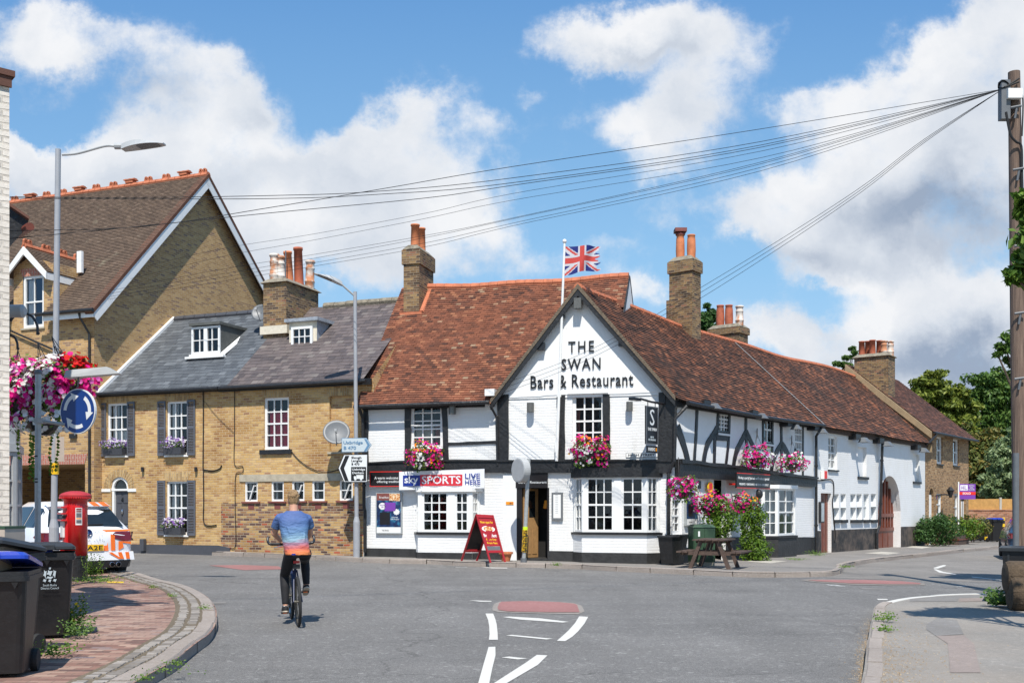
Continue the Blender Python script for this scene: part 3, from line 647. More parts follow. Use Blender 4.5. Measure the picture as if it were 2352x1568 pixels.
drape('terrace_red_patch',[XY(480,1298),XY(560,1297),XY(640,1300),XY(650,1307),XY(560,1309)],.006,'red_tarmac')
def paint(pts,f,worn=False,dz=.006):
 drape('road_marking',[XY(*f(*p))for p in pts],dz,'worn_paint' if worn else 'road_paint')
paint([(632,662),(712,662),(735,720),(750,780),(758,860),(762,937),(668,937),(675,880),(672,800),(660,730)],cO)
paint([(1612,692),(1706,697),(1665,770),(1600,850),(1540,905),(1465,952),(1378,948),(1440,895),(1500,840),(1570,760)],cO)
paint([(665,1012),(735,1010),(737,1100),(700,1250),(660,1450),(540,1450),(610,1200),(645,1080)],cO)
paint([(1170,1095),(1280,1100),(1180,1200),(860,1388),(700,1480),(580,1480),(725,1388),(1050,1180)],cO)
paint([(812,699),(880,694),(1200,712),(1502,749),(1440,757),(1000,726)],cO)
paint([(848,892),(905,885),(1335,926),(1270,934)],cO)
paint([(800,1122),(880,1113),(1070,1134),(970,1143)],cO)
paint([(460,523),(700,530),(690,538),(580,538)],cO)
paint([(580,177),(860,183),(860,189),(700,188)],cO)
paint([(1010,182),(1240,184),(1240,189)],cO,1);paint([(140,173),(440,179),(440,184)],cO,1)
paint([(1280,208),(1395,174),(1430,175),(1420,188),(1335,215),(1290,214)],cN);paint([(1283,224),(1315,225),(1400,255),(1555,282),(1540,287),(1350,263)],cN)
paint([(1730,311),(2085,350),(2085,354),(1740,319)],cN);paint([(610,573),(735,577),(745,588),(630,588)],cN)
paint([(720,613),(1010,628),(1010,636),(780,630)],cN,1);paint([(1530,433),(1640,419),(1715,422),(1560,438)],cN,1);paint([(0,403),(150,410),(250,430),(60,422)],cN,1)
paint([(990,158),(1010,150),(1150,165),(1130,172)],cS,1)if 0 else None
drape('pavement_slab',LF([(505,1224),(640,1212),(795,1221),(690,1236)]),.123,'concrete');drape('pavement_slab.001',LF([(830,1173),(895,1162),(1030,1170),(955,1186)]),.123,'concrete')
drape('pavement_slab.002',[XY(*cJ(*p))for p in[(735,1455),(850,1440),(1050,1452),(920,1470)]],.123,'concrete')
drape('trench_patch',NF([(1590,650),(1900,640),(2000,680),(1580,695)]),.1225,'pink_tarmac')
drape('trench_patch.001',NF([(1200,985),(1330,900),(1560,930),(1640,1110),(1310,1130),(1200,1050)]),.1225,'tar_patch')
drape('trench_patch.002',NF([(1310,1130),(1640,1120),(1760,1230),(1840,1600),(1480,1600),(1450,1230)]),.1225,'pink_tarmac')
drape('trench_patch.003',NF([(1000,650),(1590,600),(2000,615),(1900,640),(1590,650),(1560,690),(1000,690)]),.1225,'tar_patch')
drape('drain_cover',NF([(395,440),(700,455),(760,466),(450,463)]),.006,'tar_patch')
drape('drain_cover.001',[XY(*cD(*p))for p in[(1745,876),(1940,870),(1940,887),(1750,890)]],.006,'tar_patch')
drape('tactile_strip',[XY(*cD(*p))for p in[(915,748),(1060,750),(1062,763),(925,762)]],.1225,'yellow')
#  building helpers
def wall(m,fr,s0,s1,h0,h1,holes=(),rev=.14,top=None):
 """a wall face with window and door openings; top(s) gives a sloping head; holes: (sa, sb, ha, hb, arch)"""
 H=[tuple(h)+(0,)if len(h)==4 else h for h in holes]
 ss={s0,s1};
 for h in H:
  ss|={h[0],h[1]}
  if h[4]:
   for k in range(1,12):ss.add(h[0]+(h[1]-h[0])*k/12)
 if top:
  k=1
  while s0+k*.5<s1:ss.add(s0+k*.5);k+=1
 T=top or(lambda s:h1)
 ss=sorted(x for x in ss if s0-1e-6<=x<=s1+1e-6)
 def hb(h,s):
  if not h[4]:return min(h[3],T(s))
  c=(h[0]+h[1])/2;r=(h[1]-h[0])/2;return h[3]-h[4]+h[4]*math.sqrt(max(0,1-((s-c)/r)**2))
 for a,b in zip(ss[:-1],ss[1:]):
  if b-a<1e-6:continue
  mid=(a+b)/2;seg=[(h0,h0)]
  hs=sorted([h for h in H if h[0]<mid<h[1]],key=lambda h:h[2])
  lo=(h0,h0)
  for h in hs:
   m.poly(fr.p(a,lo[0]),fr.p(b,lo[1]),fr.p(b,h[2]),fr.p(a,h[2]));lo=(hb(h,a),hb(h,b))
   m.poly(fr.p(a,lo[0],0),fr.p(b,lo[1],0),fr.p(b,lo[1],-rev),fr.p(a,lo[0],-rev))
  m.poly(fr.p(a,lo[0]),fr.p(b,lo[1]),fr.p(b,T(b)),fr.p(a,T(a)))
 for h in H:
  ya=hb(h,h[0]+1e-6);
  m.poly(fr.p(h[0],h[2],0),fr.p(h[0],ya,0),fr.p(h[0],ya,-rev),fr.p(h[0],h[2],-rev))
  m.poly(fr.p(h[1],h[2],-rev),fr.p(h[1],ya,-rev),fr.p(h[1],ya,0),fr.p(h[1],h[2],0))
  m.poly(fr.p(h[0],h[2],0),fr.p(h[0],h[2],-rev),fr.p(h[1],h[2],-rev),fr.p(h[1],h[2],0))
 return m
def rect(fr,f,x0,y0,x1,y1,d=0):
 """read a window's rectangle off the survey picture on to the wall plane"""
 a=fr.sh(*f(x0,y0),d);b=fr.sh(*f(x1,y1),d);c=fr.sh(*f(x0,y1),d);e=fr.sh(*f(x1,y0),d)
 return((a[0]+c[0])/2,(b[0]+e[0])/2,(b[1]+c[1])/2,(a[1]+e[1])/2)
def sash(par,fr,r,cols,rows,d=-.09,meet=True,mat='white_paint',glass='glass',curtain=None,sill='white_paint',bar=.03,fw=.06,name='window',silld=.05,sillh=.06,sillx=.06,nofr=False):
 s0,s1,h0,h1=r;m=MB()
 m.fbox(fr,s0,s0+fw,h0,h1,d-.05,d+.03);m.fbox(fr,s1-fw,s1,h0,h1,d-.05,d+.03)
 m.fbox(fr,s0+fw,s1-fw,h1-fw,h1,d-.05,d+.028);m.fbox(fr,s0+fw,s1-fw,h0,h0+fw*1.2,d-.05,d+.028)
 mid=(h0+h1)/2
 if meet:m.fbox(fr,s0+fw,s1-fw,mid-.025,mid+.025,d-.045,d+.024)
 a0,a1,b0,b1=s0+fw,s1-fw,h0+fw*1.2,h1-fw
 for k in range(1,cols):x=a0+(a1-a0)*k/cols;m.fbox(fr,x-bar/2,x+bar/2,b0,b1,d-.035,d+.016)
 for k in range(1,rows):
  if meet and k*2==rows:continue
  y=b0+(b1-b0)*k/rows;m.fbox(fr,a0,a1,y-bar/2,y+bar/2,d-.033,d+.014)
 w_=m.build(name,mat,par)
 g=MB();g.poly(fr.p(a0,b0,d-.02),fr.p(a1,b0,d-.02),fr.p(a1,b1,d-.02),fr.p(a0,b1,d-.02));g.build('pane',glass,w_)
 if sill:q=MB();q.fbox(fr,s0-sillx,s1+sillx,h0-sillh,h0-.002,d-.05,silld);q.build('sill',sill,w_)
 if curtain:
  for(f0,f1,g0,g1,cm)in curtain:
   q=MB();n=max(4,int((f1-f0)*(a1-a0)/.03));top=[];
   for k in range(n+1):
    x=a0+(a1-a0)*(f0+(f1-f0)*k/n);top.append((x,-.11+.02*math.sin(k*1.3)+d))
   for(x0,e0),(x1,e1)in zip(top[:-1],top[1:]):q.poly(fr.p(x0,b0+(b1-b0)*g0,e0),fr.p(x1,b0+(b1-b0)*g0,e1),fr.p(x1,b0+(b1-b0)*g1,e1),fr.p(x0,b0+(b1-b0)*g1,e0))
   q.build('curtain',cm,w_)
 return w_
def tile_surface(m,bot,top,L0,L1,across,up,tw,ex,th=.018,jit=.006,clipf=None,seed=1,wid=.96,lip=.010):
 """lay single tiles in courses on the surface between bot(s) and top(s), s in metres along the eaves"""
 rnd=random.Random(seed)
 nc=max(1,round(up/ex));nt_=max(1,round(across/tw))
 for c in range(nc):
  off=.5*(c%2);wav=rnd.uniform(-.1,.1)
  for k in range(-1,nt_+1):
   a=(k+off+rnd.uniform(-.04,.04))/nt_;b=a+wid/nt_
   if b<=0 or a>=1:continue
   a=max(a,0);b=min(b,1)
   if b-a<.25/nt_:continue
   v0=(c+rnd.uniform(-jit,jit)*4-.0)/nc;v1=min((c+1.35)/nc,1.01)
   sa,sb=L0+(L1-L0)*a,L0+(L1-L0)*b
   if clipf and not clipf((sa+sb)/2,(v0+v1)/2):continue
   A0,A1,B0,B1=bot(sa),bot(sb),top(sa),top(sb)
   p0=A0 .lerp(B0,v0);p1=A1 .lerp(B1,v0);p2=A1 .lerp(B1,v1);p3=A0 .lerp(B0,v1)
   n=(p1-p0).cross(p3-p0)
   if n.length<1e-9:continue
   n.normalize()
   if n.z<0:n=-n
   l0=lip+th+rnd.uniform(0,jit);l1=lip+th+rnd.uniform(0,jit);q=.002
   m.add([p0+n*q,p1+n*q,p0+n*l0,p1+n*l1,p2+n*(q+.001),p3+n*(q+.001)],[(0,1,3,2),(2,3,4,5),(0,2,5),(1,4,3)])
 return m
def roofsheet(m,pts):m.poly(*pts);return m
def pot(par,base,r,h,mat,style=0,tilt=(0,0)):
 m=MB();M=Matrix.Rotation(tilt[0],3,'X')@Matrix.Rotation(tilt[1],3,'Y')
 if style==0:prof=[(r*1.06,0),(r,.06*h),(r*.86,.93*h),(r*.99,.935*h),(r*.99,h),(r*.74,h),(r*.7,.7*h)]
 elif style==1:prof=[(r*1.0,0),(r,.22*h),(r*1.08,.24*h),(r*1.08,.28*h),(r*.95,.30*h),(r*.9,.68*h),(r*.98,.70*h),(r*.98,.74*h),(r*.85,.78*h),(r*.86,.9*h),(r*1.05,.93*h),(r*1.05,h),(r*.75,h),(r*.7,.7*h)]
 else:prof=[(r*.95,0),(r*1.06,.35*h),(r*.98,.8*h),(r*.84,.93*h),(r*.95,.95*h),(r*.95,h),(r*.7,h),(r*.66,.7*h)]
 m.lathe(prof,base,16,M,cap=False);return m.build('chimney_pot',mat,par,smooth=True)
def stack(par,fr,s0,s1,d0,d1,h0,h1,mat='chimney_brick',cap='mortar_cap',corb=.05,corbs=((-.42,-.12),),capm=.0,name='chimney'):
 m=MB();m.fbox(fr,s0,s1,h0,h1,d0,d1)
 for a,b in corbs:m.fbox(fr,s0-corb,s1+corb,h1+a,h1+b,d0-corb,d1+corb)
 c=m.build(name,mat,par)
 q=MB();e=corb*.6+capm;t=.16
 q.hexa([fr.p(s0-e,h1+.002,d0-e),fr.p(s1+e,h1+.002,d0-e),fr.p(s1+e,h1+.002,d1+e),fr.p(s0-e,h1+.002,d1+e),fr.p(s0+.12,h1+t,d0+.1),fr.p(s1-.12,h1+t,d0+.1),fr.p(s1-.12,h1+t,d1-.1),fr.p(s0+.12,h1+t,d1-.1)])
 q.build('chimney_cap',cap,c);return c
def gutter(par,fr,s0,s1,h,d=.1,r=.055,mat='black_paint',sagf=None,name='gutter'):
 m=MB();n=14;m.tube([fr.p(s0+(s1-s0)*k/n,h+(sagf(k/n)if sagf else 0),d)for k in range(n+1)],r,8);return m.build(name,mat,par)
def pipe(par,pts,r=.04,mat='black_paint',name='drainpipe',clips=True):
 m=MB();m.tube(pts,r,8)
 if clips:
  for a,b in zip(pts[:-1],pts[1:]):
   L_=(Vector(b)-Vector(a)).length
   if L_>1.5:
    for k in(.25,.75):q=Vector(a).lerp(Vector(b),k);m.tube([q-(Vector(b)-Vector(a)).normalized()*.03,q+(Vector(b)-Vector(a)).normalized()*.03],r*1.35,8)
 return m.build(name,mat,par)
def ribbon(m,fr,path,width,d0,d1,wob=0):
 """a flat timber following a path of (s, h) on a wall"""
 P2=[Vector((a,b,0))for a,b in path];P2=smooth_path(P2,5)if len(P2)>2 else resample(P2,.3)
 L_=[];Rr=[]
 for i,p in enumerate(P2):
  t=(P2[min(i+1,len(P2)-1)]-P2[max(i-1,0)]).normalized();n=Vector((-t.y,t.x,0));w_=(width[0]+(width[1]-width[0])*i/(len(P2)-1))if isinstance(width,tuple)else width
  a=w_/2+random.uniform(-wob,wob);b=w_/2+random.uniform(-wob,wob)
  L_.append(p+n*a);Rr.append(p-n*b)
 for i in range(len(P2)-1):
  q=[L_[i],L_[i+1],Rr[i+1],Rr[i]]
  m.hexa([fr.p(p.x,p.y,d0)for p in q]+[fr.p(p.x,p.y,d1)for p in q])
 return m
 #  the frames of the buildings
def ucol(u,Y):return((u-CX)/FP*Y,Y)
TF=Fr((-13.79,34.8),(2.5,-1))
PF=Fr((-4.39,30.9),(8.77,-2.4));PL=9.09
WF=Fr((4.38,28.5),(.766,1.0))
HF=Fr((-13.76,34.4),(2.5,-1))
HG=Fr((-13.76,34.4),(1,2.5))
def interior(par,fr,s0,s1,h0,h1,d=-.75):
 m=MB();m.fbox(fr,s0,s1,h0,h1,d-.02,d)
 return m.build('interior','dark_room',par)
 #  big brick house at the left
def big_house():
 H=thing('brick_house','tall brown brick house with white bargeboards, dormer and a covered passage','house',HF.p(0,gz(-14,34),0))
 ap_s=5.47;ap_z=14.15;ez=8.42;rt=11.6
 m=MB();top=lambda s:ez-.12+(ap_z-ez)*(s/ap_s)if s<ap_s else ap_z-.12-(ap_z-ez)*(s-ap_s)/(rt-ap_s)
 wall(m,HG,0,ap_s,-.2,0,top=top);wall(m,HG,ap_s,rt,-.2,0,top=top)
 wr=rect(HF,cB,240,268,457,812);pr=rect(HF,cC,160,897,667,1300);pr=(pr[0]-3.6,pr[1],-.2,pr[3])
 wall(m,HF,-14,0,-.2,ez-.25,holes=[wr,pr],rev=.10)
 dg=[HF.sh(*cB(140,470)),HF.sh(*cB(465,440))]
 s_a,s_b=HF.sh(*cB(92,285))[0],HF.sh(*cB(560,240))[0];sc_=(s_a+s_b)/2;da=HF.sh(*cB(318,12))[1];dl=HF.sh(*cB(92,285))[1]
 bs0,bs1=wr[0]-.42,wr[1]+.42
 m.poly(HF.p(bs0,ez-.25),HF.p(wr[0],ez-.25),HF.p(wr[0],dl+.3),HF.p(bs0,dl+.3));m.poly(HF.p(wr[1],ez-.25),HF.p(bs1,ez-.25),HF.p(bs1,dl+.3),HF.p(wr[1],dl+.3))
 if wr[3]<dl+.3:m.poly(HF.p(wr[0],wr[3]),HF.p(wr[1],wr[3]),HF.p(wr[1],dl+.3),HF.p(wr[0],dl+.3))
 m.poly(HF.p(bs0,dl+.3),HF.p(bs1,dl+.3),HF.p(sc_,da-.15))
 for bb_ in(bs0,bs1):m.poly(HF.p(bb_,ez-.3),HF.p(bb_,ez-.3,-3),HF.p(bb_,dl+.35,-3),HF.p(bb_,dl+.35))
 m.build('wall','house_brick',H)
 q=MB();s0,s1,_,h1=pr
 q.poly(HF.p(s0,-.2,-5),HF.p(s1,-.2,-5),HF.p(s1,h1,-5),HF.p(s0,h1,-5));q.poly(HF.p(s1,-.2,-.1),HF.p(s1,h1,-.1),HF.p(s1,h1,-5),HF.p(s1,-.2,-5));q.poly(HF.p(s0,-.2,-.1),HF.p(s0,-.2,-5),HF.p(s0,h1,-5),HF.p(s0,h1,-.1))
 q.poly(HF.p(s0,h1,-.1),HF.p(s0,h1,-5),HF.p(s1,h1,-5),HF.p(s1,h1,-.1));q.build('passage','house_brick',H)
 a=rect(HF,cC,160,818,688,895);b=MB();b.prism([HF.p(pr[0]-.25,pr[3]+.002,.015),HF.p(pr[1]-.02,pr[3]+.002,.015),HF.p(a[1],a[3],.015),HF.p(pr[0]-.5,a[3],.015)],HF.n*-.05);b.build('passage_arch','red_soldier',H)
 a=rect(HF,cB,215,188,475,268);b=MB();b.prism([HF.p(wr[0]-.02,wr[3]+.002,.015),HF.p(wr[1]+.02,wr[3]+.002,.015),HF.p(wr[1]+.1,a[3],.015),HF.p(wr[0]-.1,a[3],.015)],HF.n*-.05);b.build('window_arch','red_soldier',H)
 sash(H,HF,wr,2,2,d=-.06,glass='glass_sky',fw=.09,sill='stone',curtain=[(0,.3,0,1,'curtain_white')])
 interior(H,HF,wr[0]-.3,wr[1]+.3,wr[2]-.3,wr[3]+.2)
 ov=.32
 def bot(s):return HG.p(-.35,ez-.22,.0)+HF.d*(s)+HG.n*0
 A=HG.p(ap_s,ap_z,ov);E0=HG.p(-.45,ez-.47+.0,ov)
 bt=lambda s:E0-HF.d*s;tp=lambda s:A-HF.d*s
 up=(A-E0).length
 cs=-sc_;
 dn=.9
 m=MB();xa,xb=ov-bs1,ov-bs0;vv=(dl+.3-ez)/(ap_z-ez);lp=lambda s,v:bt(s).lerp(tp(s),v)
 m.poly(bt(0),bt(xa),tp(xa),tp(0));m.poly(bt(xb),bt(14),tp(14),tp(xb));m.poly(lp(xa,vv),lp(xb,vv),tp(xb),tp(xa));B2=HG.p(rt+.3,ez-.2,ov);m.poly(A,tp(14),B2-HF.d*14,B2)
 def clip(s,v):
  x=-s+ov
  h=ez+(ap_z-ez)*v
  if abs(x-sc_)<(bs1-bs0)/2+.05 and h<da:return h>dl+.3
  return True
 tile_surface(m,bt,tp,0,12.5,12.5,up,.168,.105,seed=3,clipf=clip,jit=.003)
 r=m.build('roof','tiles_house',H)
 m=MB()
 for k in range(42):
  p0=A-HF.d*(k*.3);p1=A-HF.d*(k*.3+.285);m.tube([p0+Vector((0,0,-.03)),p1+Vector((0,0,-.03))],[.13,.125],8)
 m.build('ridge_tiles','ridge_red',r)
 def crest(p,d):
  q=MB()
  for e in(-.09,.09):
   M=Matrix.Rotation(math.atan2(d.y,d.x),3,'Z')
   for a0 in range(10):
    t0,t1=a0*math.tau/10,(a0+1)*math.tau/10
    f=lambda t,rr:p+M@Vector((e+rr*math.cos(t),0,.17+rr*math.sin(t)))
    yv=M@Vector((0,.04,0));q.hexa([f(t0,.035)-yv,f(t1,.035)-yv,f(t1,.08)-yv,f(t0,.08)-yv,f(t0,.035)+yv,f(t1,.035)+yv,f(t1,.08)+yv,f(t0,.08)+yv])
   q.box(p+M@Vector((e,0,.08)),(.18,.08,.12),M)
  return q
 i=0;x=.25
 while x<12.4:
  p=A-HF.d*x
  if i%3==1 and i<13:
   q=MB();M=Matrix.Rotation(math.atan2(HF.d.y,HF.d.x),3,'Z')
   q.box(p+Vector((0,0,.12)),(.36,.24,.08),M);q.box(p+Vector((0,0,.20)),(.50,.28,.04),M);
   for e in(-.2,0,.2):q.box(p+M@Vector((e,0,.235)),(.10,.16,.03),M)
   q.build('ridge_vent','ridge_red',r)
  else:crest(p,HF.d).build('ridge_crest','ridge_red',r)
  x+=.86;i+=1
 for(a,b,k)in((E0,A,-1),(A,B2,1)):
  d=(b-a).normalized();dn_=HG.n.cross(d).normalized();dn_=-dn_ if dn_.z>0 else dn_
  q=MB();e=HG.n*.03;o=HG.n*.001
  q.hexa([a+dn_*.08+o,b+dn_*.08+o,b+dn_*.36+o,a+dn_*.36+o,a+dn_*.08-e,b+dn_*.08-e,b+dn_*.36-e,a+dn_*.36-e]);q.build('bargeboard','white_paint',H)
  q=MB();e2=HG.n*.02
  q.hexa([a-dn_*.02+e2,b-dn_*.02+e2,b+dn_*.08+e2,a+dn_*.08+e2,a-dn_*.02-HG.n*.3,b-dn_*.02-HG.n*.3,b+dn_*.08-HG.n*.3,a+dn_*.08-HG.n*.3]);q.build('verge','tiles_brown',H)
 q=MB();q.poly(E0+HG.n*-.3,E0+HG.n*-.01,A+HG.n*-.01+Vector((0,0,-.1)),A+HG.n*-.3+Vector((0,0,-.1)));
 q.build('soffit','white_paint',H)
 g0,g1=bs1+.02,.32
 q=MB();q.fbox(HF,g0-.1,g1,ez-.62,ez-.42,.34,.37);q.build('fascia','white_paint',H)
 gutter(H,HF,g0-.35,.36,ez-.40,.43,.06)
 gutter(H,HF,-14,bs0-.05,ez-.40,.43,.06)
 ps=HF.sh(*cC(712,600))[0]
 pipe(H,[HF.p(ps-.12,ez-.42,.42),HF.p(ps-.1,ez-.62,.36),HF.p(ps,ez-1.1,.07),HF.p(ps,0,.07)])
 a_,b_=HF.sh(*cB(100,840)),HF.sh(*cB(945,1205));pipe(H,[HF.p(a_[0]-1.2,a_[1]+.5,.09),HF.p(b_[0],b_[1],.09)],.035)
 for k in(-1,1):
  hw=(s_b-s_a)/2
  a=HF.p(sc_+k*hw,dl-.02,.30);b=HF.p(sc_,da+.12,.30);back=-HF.n*3.1;m=MB()
  bt2=(lambda s:a+back*(s/3.1));tp2=(lambda s:b+back*(s/3.1))
  m.poly(a,b,b+back,a+back);tile_surface(m,bt2,tp2,0,3.1,3.1,(b-a).length,.168,.105,seed=5+k)
  m.build('dormer_roof','tiles_house',H)
  d=(b-a).normalized();dn_=Vector((0,0,-1))
  q=MB();e=HF.n*.03;q.hexa([a+dn_*.03+e,b+dn_*.03+e,b+dn_*.30+e,a+dn_*.26+e,a+dn_*.03-e,b+dn_*.03-e,b+dn_*.30-e,a+dn_*.26-e]);q.build('dormer_bargeboard','white_paint',H)
  q=MB();q.hexa([a+dn_*.03,a+dn_*.26,a+dn_*.26+back*.45,a+dn_*.03+back*.45,a+dn_*.03-HF.d*k*.04,a+dn_*.26-HF.d*k*.04,a+dn_*.26+back*.45-HF.d*k*.04,a+dn_*.03+back*.45-HF.d*k*.04]);q.build('dormer_fascia','white_paint',H)
 m=MB();top_=HF.p(sc_,da+.12,.3)
 for k in range(9):m.tube([top_-HF.n*(k*.3)+Vector((0,0,-.02)),top_-HF.n*(k*.3+.28)+Vector((0,0,-.02))],.11,8)
 rr=m.build('dormer_ridge','ridge_red',H)
 for x in(.15,.95,1.7,2.4):crest(top_-HF.n*x,HF.n).build('ridge_crest','ridge_red',rr)
 a=HF.sh(*cB(805,10));q=MB();f4=HF.shift(0,-1.0);a=rect(f4,cB,802,10,850,235);q.fbox(f4,a[0],a[1],a[2],a[3],-.1,0);q.build('flashing','white_render',H)
 a=rect(HF,cC,555,655,607,690);q=MB();q.fbox(HF,*a,0,.08);q.build('vent_cover','black_paint',H)
 return H
big_house()
#  the two cottages
EZ=5.46;RZ=8.42;RD=3.5
def cottage_roof(par,s0,s1,mat,tw,ex,seed,sl=None,clip=None,ridge='slate'):
 """slated front slope; bot and top share s along the terrace"""
 bt=lambda s:TF.p(s,EZ-.14,.22);tp=lambda s:TF.p(s,RZ,-RD)
 m=MB();m.poly(bt(s0),bt(s1),tp(s1),tp(s0));m.poly(tp(s0),tp(s1),TF.p(s1,EZ,-2*RD),TF.p(s0,EZ,-2*RD))
 tile_surface(m,bt,tp,s0,s1,s1-s0,4.75,tw,ex,th=.006,lip=.006,jit=.004,seed=seed,clipf=clip,wid=.985)
 return m.build('roof',mat,par)
sp=TF.sh(508,900)[0];TE=TF.sh(1480/1.7415,900)[0]+.12
def shutter(par,s0,s1,h0,h1):
 m=MB();f=TF;fw=.045
 m.fbox(f,s0,s0+fw,h0,h1,.012,.05);m.fbox(f,s1-fw,s1,h0,h1,.012,.05)
 for a in(h0,(h0+h1)/2-.03,h1-.07):m.fbox(f,s0+fw,s1-fw,a,a+.07,.012,.049)
 n=int((h1-h0)/.05)
 for k in range(n):
  y=h0+.05+k*.05
  if y>h1-.1:break
  m.hexa([f.p(s0+fw,y,.014),f.p(s1-fw,y,.014),f.p(s1-fw,y+.012,.014),f.p(s0+fw,y+.012,.014),f.p(s0+fw,y-.022,.046),f.p(s1-fw,y-.022,.046),f.p(s1-fw,y-.010,.046),f.p(s0+fw,y-.010,.046)])
 return m.build('shutter','shutter_paint',par)
def cottage_a():
 H=thing('brick_cottage','yellow brick cottage with grey louvred shutters, grey door and blue slate roof','cottage',TF.p(2.5,gz(-12,34)+.1))
 W=[rect(TF,cE,117,615,238,928),rect(TF,cE,472,603,596,924),rect(TF,cE,470,1080,597,1400)]
 dr=rect(TF,cE,143,1060,240,1440);da=.35
 door=(dr[0]-.02,dr[1]+.02,gz(-13,34)+.1,dr[3]+.06,(dr[1]-dr[0])/2*1.15)
 m=MB();wall(m,TF,.05,sp,-.2,EZ-.02,holes=[W[0],W[1],W[2],door],rev=.13);m.build('wall','stock_brick',H)
 pl=MB();z0,z1=TF.sh(*cE(300,1466))[1],TF.sh(*cE(800,1490))[1]
 a=TF.sh(*cE(262,1440))[0];pl.prism([TF.p(a,-.1,.03),TF.p(sp+.35,-.1,.03),TF.p(sp+.35,TF.sh(*cE(812,1477))[1],.03),TF.p(sp-.1,TF.sh(*cE(760,1472))[1]+.05,.03),TF.p(a,TF.sh(*cE(262,1466))[1]+.05,.03)],TF.n*-.028);pl.build('plinth','slate_grey_paint',H)
 interior(H,TF,.1,sp,.2,EZ-.1)
 cur=[(0,.36,0,1,'curtain_white'),(.86,1,0,1,'curtain_white')]
 for i,r in enumerate(W):
  w_=sash(H,TF,r,3,4,curtain=cur+([(.34,1,.12,.5,'curtain_white')]if i==0 else[]),fw=.07,bar=.035)
 for r in W:
  a=rect(TF,cE,424,600,471,924);wd=.31
  for k,(x0,x1)in enumerate(((r[0]-wd-.02,r[0]-.02),(r[1]+.02,r[1]+wd+.02))):shutter(H,x0,x1,r[2]-.02,r[3]+.02)
  b=MB();b.prism([TF.p(r[0]-.02,r[3]+.03,.006),TF.p(r[1]+.02,r[3]+.03,.006),TF.p(r[1]+.14,r[3]+.30,.006),TF.p(r[0]-.14,r[3]+.30,.006)],TF.n*-.02);b.build('window_arch','yellow_soldier',H)
 q=MB();s0,s1=dr[0],dr[1];z1=TF.sh(*cE(190,1138))[1];base=door[2]
 q.fbox(TF,s0+.07,s1,base,z1,-.15,-.11)
 for(c0,c1)in((s0+.14,(s0+s1)/2),((s0+s1)/2+.08,s1-.07)):
  for(e0,e1)in((base+.15,base+.75),(base+.85,z1-.5),(z1-.4,z1-.08)):q.fbox(TF,c0,c1,e0,e1,-.11,-.095)
 d=q.build('door','slate_grey_paint',H)
 q=MB();q.ell(TF.p((s0+s1)/2+.04,base+1.25,-.08),(.04,.04,.09));q.build('door_knocker','chrome',d)
 q=MB();q.ell(TF.p(s1-.1,base+.75,-.08),(.05,.05,.05));q.build('door_knob','chrome',d)
 q=MB();q.fbox(TF,s1-.35,s1-.15,base+.72,base+.78,-.095,-.085);q.build('letter_box','black_metal',d)
 text('4',d,TF,(s0+s1)/2+.04,z1-.3,.22,'black',d=-.088,bold=.004)
 q=MB();q.fbox(TF,s0,s0+.09,base,z1+.02,-.14,-.03);q.fbox(TF,s0-.02,s1+.02,z1+.002,z1+.07,-.14,-.02)
 c=(s0+s1)/2;rr=(s1-s0)/2;n=12
 for k in range(n):
  t0,t1=math.pi*k/n,math.pi*(k+1)/n;f=lambda t,r_:(c+r_*math.cos(t),z1+.07+r_*1.12*math.sin(t))
  pts=[f(t0,rr-.06),f(t1,rr-.06),f(t1,rr+.03),f(t0,rr+.03)];q.prism([TF.p(x,y,-.03)for x,y in pts],TF.n*-.1)
 q.build('door_frame','white_paint',H)
 q=MB();q.prism([TF.p(c+rr*math.cos(math.pi*k/n),z1+.05+rr*1.1*math.sin(math.pi*k/n),-.1)for k in range(n+1)],TF.n*-.01);q.build('fanlight','car_glass',H)
 q=MB()
 for k in range(18):
  t0,t1=math.pi*k/18,math.pi*(k+1)/18-.02;f=lambda t,r_:(c+r_*math.cos(t),z1+.02+r_*1.05*math.sin(t))
  pts=[f(t0,rr+.08),f(t1,rr+.08),f(t1,rr+.33),f(t0,rr+.33)];q.prism([TF.p(x,y,.012)for x,y in pts],TF.n*-.03)
 q.build('door_arch','yellow_soldier',H)
 q=MB()
 for a,b in((-.42,-.03),(s1-s0+.02,s1-s0+.36)):q.mark().fbox(TF,s0+a,s0+b,z1-.03,z1+.07,-.02,.03)
 q.build('impost','white_paint',H)
 def clip(s,v):return True
 r=cottage_roof(H,.1,sp+.3,'slates_blue',.25,.20,11)
 m=MB();a,b=TF.p(.12,EZ-.1,.25),TF.p(.12,RZ+.03,-RD)
 m.hexa([a+Vector((0,0,-.05)),b+Vector((0,0,-.05)),b+TF.d*.16+Vector((0,0,-.05)),a+TF.d*.16+Vector((0,0,-.05)),a+Vector((0,0,.09)),b+Vector((0,0,.09)),b+TF.d*.16+Vector((0,0,.09)),a+TF.d*.16+Vector((0,0,.09))]);m.build('parapet','white_render',H)
 m=MB();
 n=26
 for k in range(n):
  p=a.lerp(b,k/n);p2=a.lerp(b,(k+1)/n);z=Vector((0,0,1));m.hexa([p-TF.d*.02,p2-TF.d*.02,p2-TF.d*.0,p-TF.d*.0,p-TF.d*.02+z*.42,p2-TF.d*.02+z*.26,p2+z*.26,p+z*.42])
 m.build('step_flashing','lead',H)
 m=MB()
 for k in range(12):
  p=TF.p(.3+k*.46,RZ+.01,-RD);m.tube([p,p+TF.d*.44],.12,8)
 m.build('ridge_tiles','slate_grey_paint',r)
 m=MB();m.fbox(TF,.05,sp-.02,EZ-.2,EZ-.04,.1,.16);m.build('fascia','black_paint',H);gutter(H,TF,-.1,sp+.1,EZ-.12,.28,.06)
